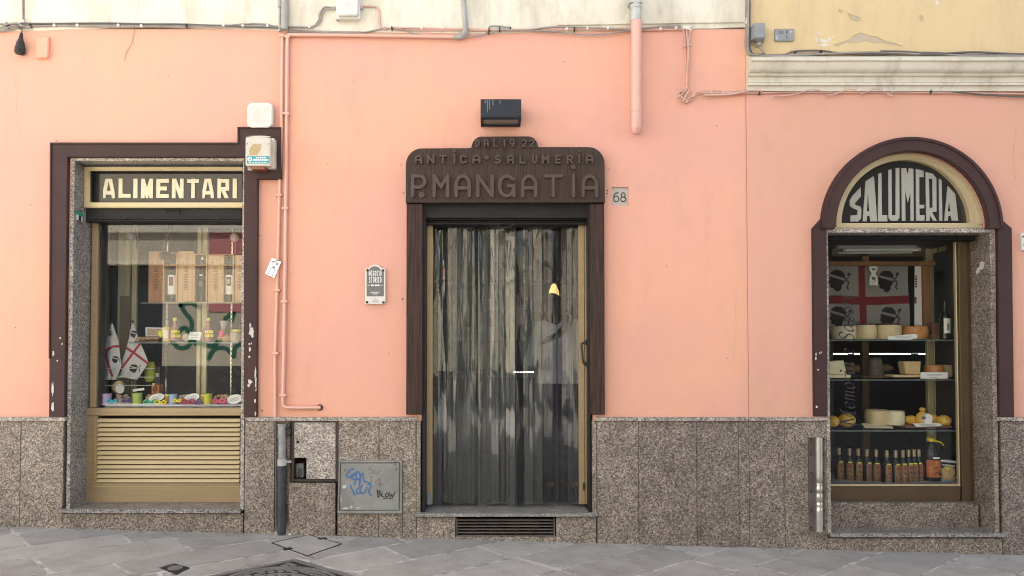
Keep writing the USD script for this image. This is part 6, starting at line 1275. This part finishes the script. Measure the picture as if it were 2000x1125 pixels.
# third shelf
for px, w_, top, lb in ((1627, 24, 812, 'yellow cheese ball at the far left of the third shelf'), (1654, 32, 808, 'larger yellow cheese ball beside the window lettering'), (1844, 26, 811, 'round yellow cheese at the right end of the third shelf')):
    c = W(px, 834, .46); r = w_ / 2 * S(.46); hh = (Z(top, .46) - Z(835, .46)) / 2; t = thing('cheese', lb, 'cheese', c); part(t, 'ball', rough(ball(c + [0, 0, hh - .002], (r, r, hh), 3), .003, 12), 'provola'); part(t, 'tie', tube(catmull(np.array([c + [-r * .6, -r * .8, hh * 1.2], c + [0, -r, hh * .9], c + [r * .6, -r * .8, hh * 1.25]]), 5), .0022, 5), 'white_card')
wheel(1694, 1738, 801, 830, 'cheese_pale', 'left of two pale cheese wheels side by side on the third shelf', y=.52); wheel(1730, 1768, 803, 831, 'cheese_cut', 'right, paler of two cheese wheels on the third shelf', y=.46)
t = thing('paper_sheet', 'cream paper sheet under the two pale cheeses', 'paper', W(1712, 836, .42)); part(t, 'sheet', trimesh.convex.convex_hull(np.array([W(1682, 826, .50), W(1742, 830, .52), W(1745, 837, .40), W(1690, 836, .40), W(1682, 828, .50), W(1742, 832, .52)])), 'cheese_cut')
t = thing('serving_board', 'dark brown board under the provola cheeses', 'board', W(1810, 836, .45)); part(t, 'board', pbx(1770, 831, 1860, 836.2, .39, .56, .003), 'board_wood')
def provola(px, w_, top, y, lb, lying=False):
    c = W(px, 831, y); r = w_ / 2 * S(y); h = Z(top, y) - Z(831, y); t = thing('cheese', lb, 'cheese', c)
    if lying:
        m = lathe([(.004, -r * 1.1), (r * .45, -r), (r * .75, -r * .4), (r * .72, r * .3), (r * .35, r * .9), (.004, r)], (0, 0, 0), 20); m.apply_transform(trimesh.transformations.rotation_matrix(math.pi / 2 + .25, [0, 1, 0])); m.vertices = m.vertices * [1, .7, h / (2 * r * .75)]; m.apply_translation(c + [0, 0, h / 2]); part(t, 'body', m, 'provola')
    else:
        part(t, 'body', lathe([(r * .5, 0), (r * .95, .012), (r, h * .35), (r * .8, h * .6), (r * .28, h * .78), (r * .22, h * .82)], c, 22), 'provola'); part(t, 'knob', ball(c + [0, 0, h * .90], (r * .45, r * .45, h * .12), 2), 'provola')
        part(t, 'label', prism(affinity.scale(Point(c[0] + .01, c[2] + h * .40).buffer(1), 9 * S(y), 10 * S(y)), y - r - .004, y - r * .5), 'white_card'); part(t, 'label_print', prism(ragged(px + 2, 816, 4, 4, y - r, 8, j=.5), y - r - .0048, y - r - .003), 'grey_print')
provola(1784, 34, 812, .50, 'yellow pear cheese lying left of the labelled one', True); provola(1802, 26, 796, .44, 'knobbed provola cheese with white label'); provola(1821, 28, 808, .50, 'yellow pear cheese lying right of the labelled one', True)
card([(1783, 827), (1834, 826), (1841, 832), (1790, 834)], .38, 'white card lying before the labelled provola')
# oil bottles along the floor of the window
r0 = 9.2 * S(.40); hh = .262
proto = None
spots = [(1636, .50), (1656, .47), (1673, .45), (1690, .43), (1708, .41), (1728.5, .37), (1746, .365), (1760, .38), (1771, .40), (1781.5, .41), (1791, .42)]
ordn = ['far left oil bottle, half behind the window edge', 'second oil bottle from the left', 'third oil bottle from the left', 'fourth oil bottle from the left', 'fifth oil bottle, just before the gap in the row', 'oil bottle just after the gap, nearest the pane', 'seventh oil bottle from the left', 'oil bottle with fully seen label before the overlapping three', 'first of three overlapping oil bottles', 'second of three overlapping oil bottles', 'last oil bottle, beside the big jug']
for k, (px, y) in enumerate(spots):
    zf_ = Z(946.5, .35); c = (X(px, y), y, zf_)
    if proto is None:
        proto = bottle(c, hh, r0, name='oil_bottle', label_=ordn[0], cat='bottle', group='oil bottles on the window floor', cap='capsule_gold', neck=.33, capf=.20)
        lb = wrap_label(proto, c, r0, zf_ + .012, zf_ + .152, 'label_pink', .72); wrap_label(proto, c, r0, zf_ + .154, zf_ + .164, 'tag_yellow', .42, 'neck_tag')
        an = [(-.5, .04), (-.3, .03), (-.42, .06), (.1, .05), (.3, .08), (.45, .05), (.2, .03), (0, .09)]
        part(lb, 'olive_print', cat_([ball((c[0] + (r0 + .0006) * math.sin(a), c[1] - (r0 + .0006) * math.cos(a), zf_ + z), (.0055, .0012, .008), 1) for a, z in an]), 'dark_print', kind='stuff'); part(lb, 'figure_print', ball((c[0], c[1] - r0 - .0003, zf_ + .128), (.012, .0012, .014), 1), 'label_red')
    else: dup(proto, 'oil_bottle', c, ordn[k], 'bottle', 'oil bottles on the window floor', rotz=rng.uniform(-22, 16))
jc = np.array([X(1815, .46), .46, Z(946, .40)]); jr = 18 * S(.46); t = thing('oil_jug', 'big dark oil jug with orange label and yellow cap', 'jug', jc)
part(t, 'body', lathe([(jr * .95, 0), (jr, .01), (jr, .22), (jr * .9, .27), (jr * .5, .315), (jr * .36, .33)], jc, 24), 'bottle_dark'); part(t, 'cap', lathe([(jr * .42, .33), (jr * .42, .355), (jr * .2, .357)], jc, 16), 'yellow_plastic'); part(t, 'handle', tube(catmull(np.array([jc + [jr * .3, -.02, .335], jc + [jr * .8, -.03, .325], jc + [jr * 1.2, -.02, .30]]), 6), .006, 8), 'yellow_plastic')
lb = wrap_label(t, jc, jr, jc[2] + .055, jc[2] + .19, 'label_orange', 1.0); wrap_label(t, jc, jr, jc[2] + .2, jc[2] + .215, 'white_print', .35, 'white_mark')
for k, (a, z, w_) in enumerate([(-.4, .10, .03), (.1, .09, .04), (.4, .12, .03), (-.1, .13, .03), (0, .17, .02), (.3, .08, .03)]): part(lb, 'leaf_print', ball((jc[0] + (jr + .001) * math.sin(a), jc[1] - (jr + .001) * math.cos(a), jc[2] + z), (w_ * .7, .0014, .006), 1), 'burnt_print' if k % 2 else 'label_gold')
KYb = .40
bxp = thing('cracker_box', 'navy cracker pack with round biscuit picture and white lid beside the jug', 'box', W(1853, 947, KYb)); part(bxp, 'pack', prism(pp([(1832, 902), (1875, 908), (1875, 947), (1831, 946)], KYb), KYb, KYb + .09, .002), 'navy_pack')
part(bxp, 'lid', prism(pp([(1831.5, 897.5), (1873.5, 902), (1873.5, 905.5), (1831.5, 901)], KYb - .002), KYb - .002, KYb + .09, .002), 'white_card'); part(bxp, 'sea_print', prism(pp([(1831, 934), (1875, 940), (1875, 946.8), (1831, 946)], KYb - .0008), KYb - .001, KYb + .002), 'teal_pack')
part(bxp, 'biscuit_print', prism(Point(*W(1852, 922, KYb)[[0, 2]]).buffer(13 * S(KYb)), KYb - .0022, KYb - .0008), 'cracker'); part(bxp, 'bowl_print', prism(pp([(1834, 926), (1845, 933), (1858, 934), (1871, 928), (1864, 938), (1843, 938)], KYb - .003), KYb - .0032, KYb - .002), 'biscuit'); part(bxp, 'title_print', prism(unary_union([pl([(1841 + 4.2 * k, 907.6 + .5 * k), (1844 + 4.2 * k, 908 + .5 * k)], .012, KYb, 2) for k in range(6)]), KYb - .0015, KYb + .002), 'white_print'); part(bxp, 'yellow_mark', prism(ragged(1851, 915, 4, 2, KYb - .0022, 3), KYb - .003, KYb - .002), 'tag_yellow')

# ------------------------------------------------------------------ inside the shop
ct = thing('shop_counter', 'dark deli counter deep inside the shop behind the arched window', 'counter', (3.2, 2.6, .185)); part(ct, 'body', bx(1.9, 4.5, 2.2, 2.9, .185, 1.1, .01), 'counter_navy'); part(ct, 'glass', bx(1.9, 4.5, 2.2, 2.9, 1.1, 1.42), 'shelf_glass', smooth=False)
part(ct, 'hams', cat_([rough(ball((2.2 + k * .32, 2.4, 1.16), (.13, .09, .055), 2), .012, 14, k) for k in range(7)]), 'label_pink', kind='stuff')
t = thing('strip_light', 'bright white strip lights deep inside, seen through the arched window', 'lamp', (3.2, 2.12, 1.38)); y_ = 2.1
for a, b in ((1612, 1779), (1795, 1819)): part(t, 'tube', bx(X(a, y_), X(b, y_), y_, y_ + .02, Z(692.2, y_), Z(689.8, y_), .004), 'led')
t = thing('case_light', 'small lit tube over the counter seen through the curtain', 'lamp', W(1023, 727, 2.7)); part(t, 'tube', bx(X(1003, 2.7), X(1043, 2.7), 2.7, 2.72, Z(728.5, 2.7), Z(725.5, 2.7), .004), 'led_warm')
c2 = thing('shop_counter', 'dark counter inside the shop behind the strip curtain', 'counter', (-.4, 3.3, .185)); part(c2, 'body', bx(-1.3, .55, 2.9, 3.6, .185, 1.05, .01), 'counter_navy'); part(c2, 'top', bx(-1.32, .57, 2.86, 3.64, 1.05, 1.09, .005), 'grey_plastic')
sv = thing('wall_shelves', 'stocked shelves on the back wall of the dim shop', 'shelves', (0, 5.1, .2))
part(sv, 'back', bx(-1.3, 1.8, 5.12, 5.19, .2, 2.8), 'room_dark')
for k in range(5): part(sv, 'shelf', bx(-1.3, 1.8, 4.85, 5.12, .6 + k * .42, .63 + k * .42, .003), 'room_dark')
r = random.Random(3)
for k in range(5):
    mm = []; x = -1.25
    while x < 1.7: w_ = r.uniform(.07, .14); mm.append(bx(x, x + w_, 4.9, 5.05, .63 + k * .42, .63 + k * .42 + r.uniform(.14, .3), .01)); x += w_ + r.uniform(.02, .08)
    part(sv, 'goods', cat_(mm), r.choice(['label_paper', 'board_wood', 'cheese_rind', 'tin_blue']), kind='stuff')
t = thing('pendant_lamp', 'glowing yellow pendant lamp behind the shopkeeper', 'lamp', W(1082, 590, 3.0)); c = W(1082, 592, 3.0); r_l = 11 * S(3.0); hl_ = 38 * S(3.0)
part(t, 'shade', lathe([(r_l, 0), (r_l * .98, hl_ * .3), (r_l * .8, hl_ * .65), (r_l * .45, hl_ * .92), (r_l * .2, hl_)], c, 22), 'lamp_shade_lit'); part(t, 'cord', tube(np.array([c + [0, 0, hl_], [c[0], c[1], 3.05]]), .006, 6), 'black_iron')

# the shopkeeper, seen from behind through the strips
PYD = 0.78; k_ = S(PYD)
pf = .186
pc = W(1098, 660, PYD); px0_ = pc[0]
def hull_body(joints, bones, ref=.018, it=14):
    mf = m3.Manifold()
    for a, b in bones:
        (pa, ra), (pb, rb) = joints[a], joints[b]
        sa = m3.Manifold.sphere(ra, 20).translate(tuple(map(float, pa))); sb = m3.Manifold.sphere(rb, 20).translate(tuple(map(float, pb))); mf = mf + m3.Manifold.batch_hull([sa, sb])
    q = mf.refine_to_length(ref).to_mesh(); m = trimesh.Trimesh(q.vert_properties[:, :3], q.tri_verts, process=True); trimesh.smoothing.filter_taubin(m, iterations=it); return m
H = np.array([px0_, PYD, pf])
def J(x, y, z, r): return (H + [x, y, z], r)
jt = {'head': J(-.075, .05, 1.525, .082), 'crown': J(-.08, .075, 1.57, .088), 'jaw': J(-.085, .11, 1.465, .058), 'nose': J(-.095, .17, 1.50, .016), 'neck': J(-.05, .02, 1.45, .055), 'neck0': J(-.03, .0, 1.38, .062),
      'shl': J(-.17, .0, 1.36, .062), 'shr': J(.17, .0, 1.37, .062), 'ch1': J(-.09, .0, 1.24, .115), 'ch2': J(.09, .0, 1.24, .115), 'wa1': J(-.06, .01, 1.02, .115), 'wa2': J(.07, .01, 1.02, .115), 'hp1': J(-.08, .0, .90, .125), 'hp2': J(.08, .0, .90, .125),
      'ell': J(-.26, .08, 1.10, .045), 'elr': J(.27, .06, 1.10, .045), 'wrl': J(-.20, .31, 1.06, .030), 'wrr': J(.20, .30, 1.05, .030), 'pal': J(-.17, .39, 1.06, .030), 'par': J(.17, .38, 1.05, .030),
      'knl': J(-.10, .02, .50, .068), 'knr': J(.10, .0, .50, .068), 'anl': J(-.10, -.01, .09, .045), 'anr': J(.11, -.02, .09, .045), 'tol': J(-.11, .15, .035, .035), 'tor': J(.12, .14, .035, .035)}
bones = [('head', 'crown'), ('head', 'jaw'), ('head', 'nose'), ('head', 'neck'), ('neck', 'neck0'), ('neck0', 'shl'), ('neck0', 'shr'), ('neck0', 'ch1'), ('neck0', 'ch2'), ('ch1', 'ch2'), ('shl', 'ch1'), ('shr', 'ch2'), ('ch1', 'wa1'), ('ch2', 'wa2'), ('wa1', 'wa2'), ('wa1', 'hp1'), ('wa2', 'hp2'), ('hp1', 'hp2'), ('shl', 'ell'), ('ell', 'wrl'), ('shr', 'elr'), ('elr', 'wrr'), ('wrl', 'pal'), ('wrr', 'par'), ('hp1', 'knl'), ('knl', 'anl'), ('anl', 'tol'), ('hp2', 'knr'), ('knr', 'anr'), ('anr', 'tor')]
for sd, sx in (('l', 1), ('r', -1)):
    pal = jt['pa' + sd][0] - H
    for f_, (dx, ln) in enumerate(((-.026, .066), (-.009, .075), (.009, .070), (.026, .055))):
        b0 = pal + [dx, .025, .004]; jt[f'f{sd}{f_}a'] = (H + b0, .0095); jt[f'f{sd}{f_}b'] = (H + b0 + [dx * .15, ln * .6, -.012], .0085); jt[f'f{sd}{f_}c'] = (H + b0 + [dx * .15, ln * .85, -.038], .0075)
        bones += [('pa' + sd, f'f{sd}{f_}a'), (f'f{sd}{f_}a', f'f{sd}{f_}b'), (f'f{sd}{f_}b', f'f{sd}{f_}c')]
    jt[f't{sd}a'] = (H + pal + [sx * .030, -.01, .006], .011); jt[f't{sd}b'] = (H + pal + [sx * .052, .03, .0], .0095); bones += [('pa' + sd, f't{sd}a'), (f't{sd}a', f't{sd}b')]
pn = thing('person', 'person in white shirt and navy apron skirt seen from behind inside the doorway', 'person', H)
part(pn, 'body', hull_body(jt, bones, .014), 'skin', smooth=True)
part(pn, 'hair', hull_body({'a': J(-.078, .02, 1.555, .098), 'b': J(-.08, .06, 1.585, .090), 'c': J(-.07, -.005, 1.49, .085), 'd': J(-.06, -.005, 1.44, .075)}, [('a', 'b'), ('a', 'c'), ('c', 'd')], .014, 8), 'hair', smooth=True)
js = {k2: (v2[0], v2[1] + .014) for k2, v2 in jt.items() if k2 in ('neck0', 'shl', 'shr', 'ch1', 'ch2', 'wa1', 'wa2', 'ell', 'elr')}; js['hm1'] = J(-.10, .0, .93, .125); js['hm2'] = J(.10, .0, .93, .125); js['sl'] = J(-.235, .17, 1.085, .05); js['sr'] = J(.24, .15, 1.08, .05)
part(pn, 'shirt', hull_body(js, [('neck0', 'shl'), ('neck0', 'shr'), ('neck0', 'ch1'), ('neck0', 'ch2'), ('ch1', 'ch2'), ('shl', 'ch1'), ('shr', 'ch2'), ('ch1', 'wa1'), ('ch2', 'wa2'), ('wa1', 'wa2'), ('wa1', 'hm1'), ('wa2', 'hm2'), ('hm1', 'hm2'), ('shl', 'ell'), ('ell', 'sl'), ('shr', 'elr'), ('elr', 'sr')], .016, 10), 'shirt', smooth=True)
part(pn, 'apron_skirt', hull_body({'a': J(-.10, .0, .86, .135), 'b': J(.10, .0, .86, .135), 'c': J(-.13, .0, .48, .13), 'd': J(.13, .0, .48, .13), 'e': J(-.14, .0, .20, .12), 'f': J(.14, .0, .20, .12)}, [('a', 'b'), ('a', 'c'), ('b', 'd'), ('c', 'd'), ('c', 'e'), ('d', 'f'), ('e', 'f')], .02, 8), 'trousers', smooth=True)
ys = PYD - .148
part(pn, 'apron_strap', prism(pl([(1062, 669), (1078, 657), (1090, 650), (1098, 642), (1104, 630), (1108, 619)], .030, ys), ys, ys + .05, .004), 'strap')
# ------------------------------------------------------------------ across the street: what the panes mirror
OY = -9.3
def OX(px): return W(px, 650, 2 * GY - OY)[0]
def OZ(py): return W(CX, py, 2 * GY - OY)[2]
def ob(x0, x1, z0, z1, d0=0.0, d1=.3): return bx(min(x0, x1), max(x0, x1), OY - d1, OY + d0, min(z0, z1), max(z0, z1))
op = thing('cream_house_opposite', 'cream house across the street, seen only as reflection in the left panes', 'building', (0, OY, 0))
w = sbox(-17, -.3, -.1, 6.6).difference(sbox(OX(196), -.3, OX(317), OZ(517)))
for a in (-15.5, -13, -10.6, -4.0, -2.0): w = w.difference(sbox(a, 1.5 if a < -12 else 3.9, a + 1.0, 3.4 if a < -12 else 5.6))
m = prism(w, OY, OY - .3); part(op, 'wall', m, 'cream_facade', smooth=False)
part(op, 'doorway', ob(OX(196), OX(317), -.3, OZ(517), -.2, .3), 'window_dark', smooth=False)
part(op, 'plinth', ob(OX(318), -.1, -.3, OZ(715), .03, 0), 'plinth_dark'); part(op, 'plinth', ob(-17, OX(196), -.3, OZ(715), .03, 0), 'plinth_dark')
part(op, 'string_course', ob(-17, -.1, OZ(517), OZ(509), .06, 0), 'trim_cream'); part(op, 'string_course', ob(-17, -.1, OZ(455), OZ(430), .10, 0), 'trim_cream'); part(op, 'eaves', ob(-17.2, -.1, 6.6, 6.8, .4, .4), 'trim_cream')
for a in (-15.5, -13, -10.6, -4.0, -2.0): part(op, 'window', ob(a, a + 1.0, 1.5 if a < -12 else 3.9, 3.4 if a < -12 else 5.6, -.15, .3), 'window_dark', smooth=False)
part(op, 'painted_panel', ob(OX(408), OX(476), OZ(497), OZ(452), .02, 0), 'pink_shutter'); part(op, 'painted_panel', ob(OX(408), OX(476), OZ(609), OZ(592), .02, 0), 'pink_shutter')
gg = [[(352, 596), (362, 612), (374, 628), (372, 650), (360, 640), (345, 652)], [(352, 596), (372, 592), (388, 600)], [(337, 668), (352, 680), (368, 676), (374, 664), (384, 672)], [(392, 672), (415, 676), (430, 664)], [(408, 700), (420, 682), (440, 680), (452, 690), (457, 696), (460, 678), (470, 672)], [(462, 594), (452, 612), (440, 622)], [(460, 600), (452, 626)]]
part(op, 'graffiti', cat_([prism(LineString([(OX(a), OZ(b)) for a, b in catmull([(p, q, 0) for p, q in s], 5)[:, :2]]).buffer(.045), OY + .004, OY) for s in gg]), 'green_spray', smooth=False, label='green spray graffiti, mirrored in the pane')
od = thing('brown_house_opposite', 'dark brown house across the street, mirrored in the arched window', 'building', (9, OY, 0))
w = sbox(2.3, -.4, 20, 7.5)
for a in np.arange(3.4, 19, 2.4): w = w.difference(sbox(a, .9, a + 1.1, 2.9)).difference(sbox(a, 4.1, a + 1.1, 5.9))
part(od, 'wall', prism(w, OY, OY - .3), 'brown_facade', smooth=False)
for a in np.arange(3.4, 19, 2.4):
    for z0, z1 in ((.9, 2.9), (4.1, 5.9)): part(od, 'window', ob(a, a + 1.1, z0, z1, -.15, .3), 'window_dark', smooth=False)
part(od, 'eaves', ob(2.2, 20, 7.5, 7.7, .4, .4), 'brown_facade')
fh = thing('far_house', 'grey house far down the side lane, mirrored faintly in the curtain', 'building', (1, -24, 0))
w = sbox(-6, -.6, 9, 7.5)
for a in (-4.5, -2.4, -.3, 1.8, 3.9, 6): w = w.difference(sbox(a, 1, a + 1, 2.8)).difference(sbox(a, 4, a + 1, 5.9))
part(fh, 'wall', prism(w, -24, -24.3), 'cream_facade', smooth=False)
for a in (-4.5, -2.4, -.3, 1.8, 3.9, 6):
    for z0, z1 in ((1, 2.8), (4, 5.9)): part(fh, 'window', bx(a, a + 1, -24.3, -24.15, z0, z1), 'window_dark', smooth=False)
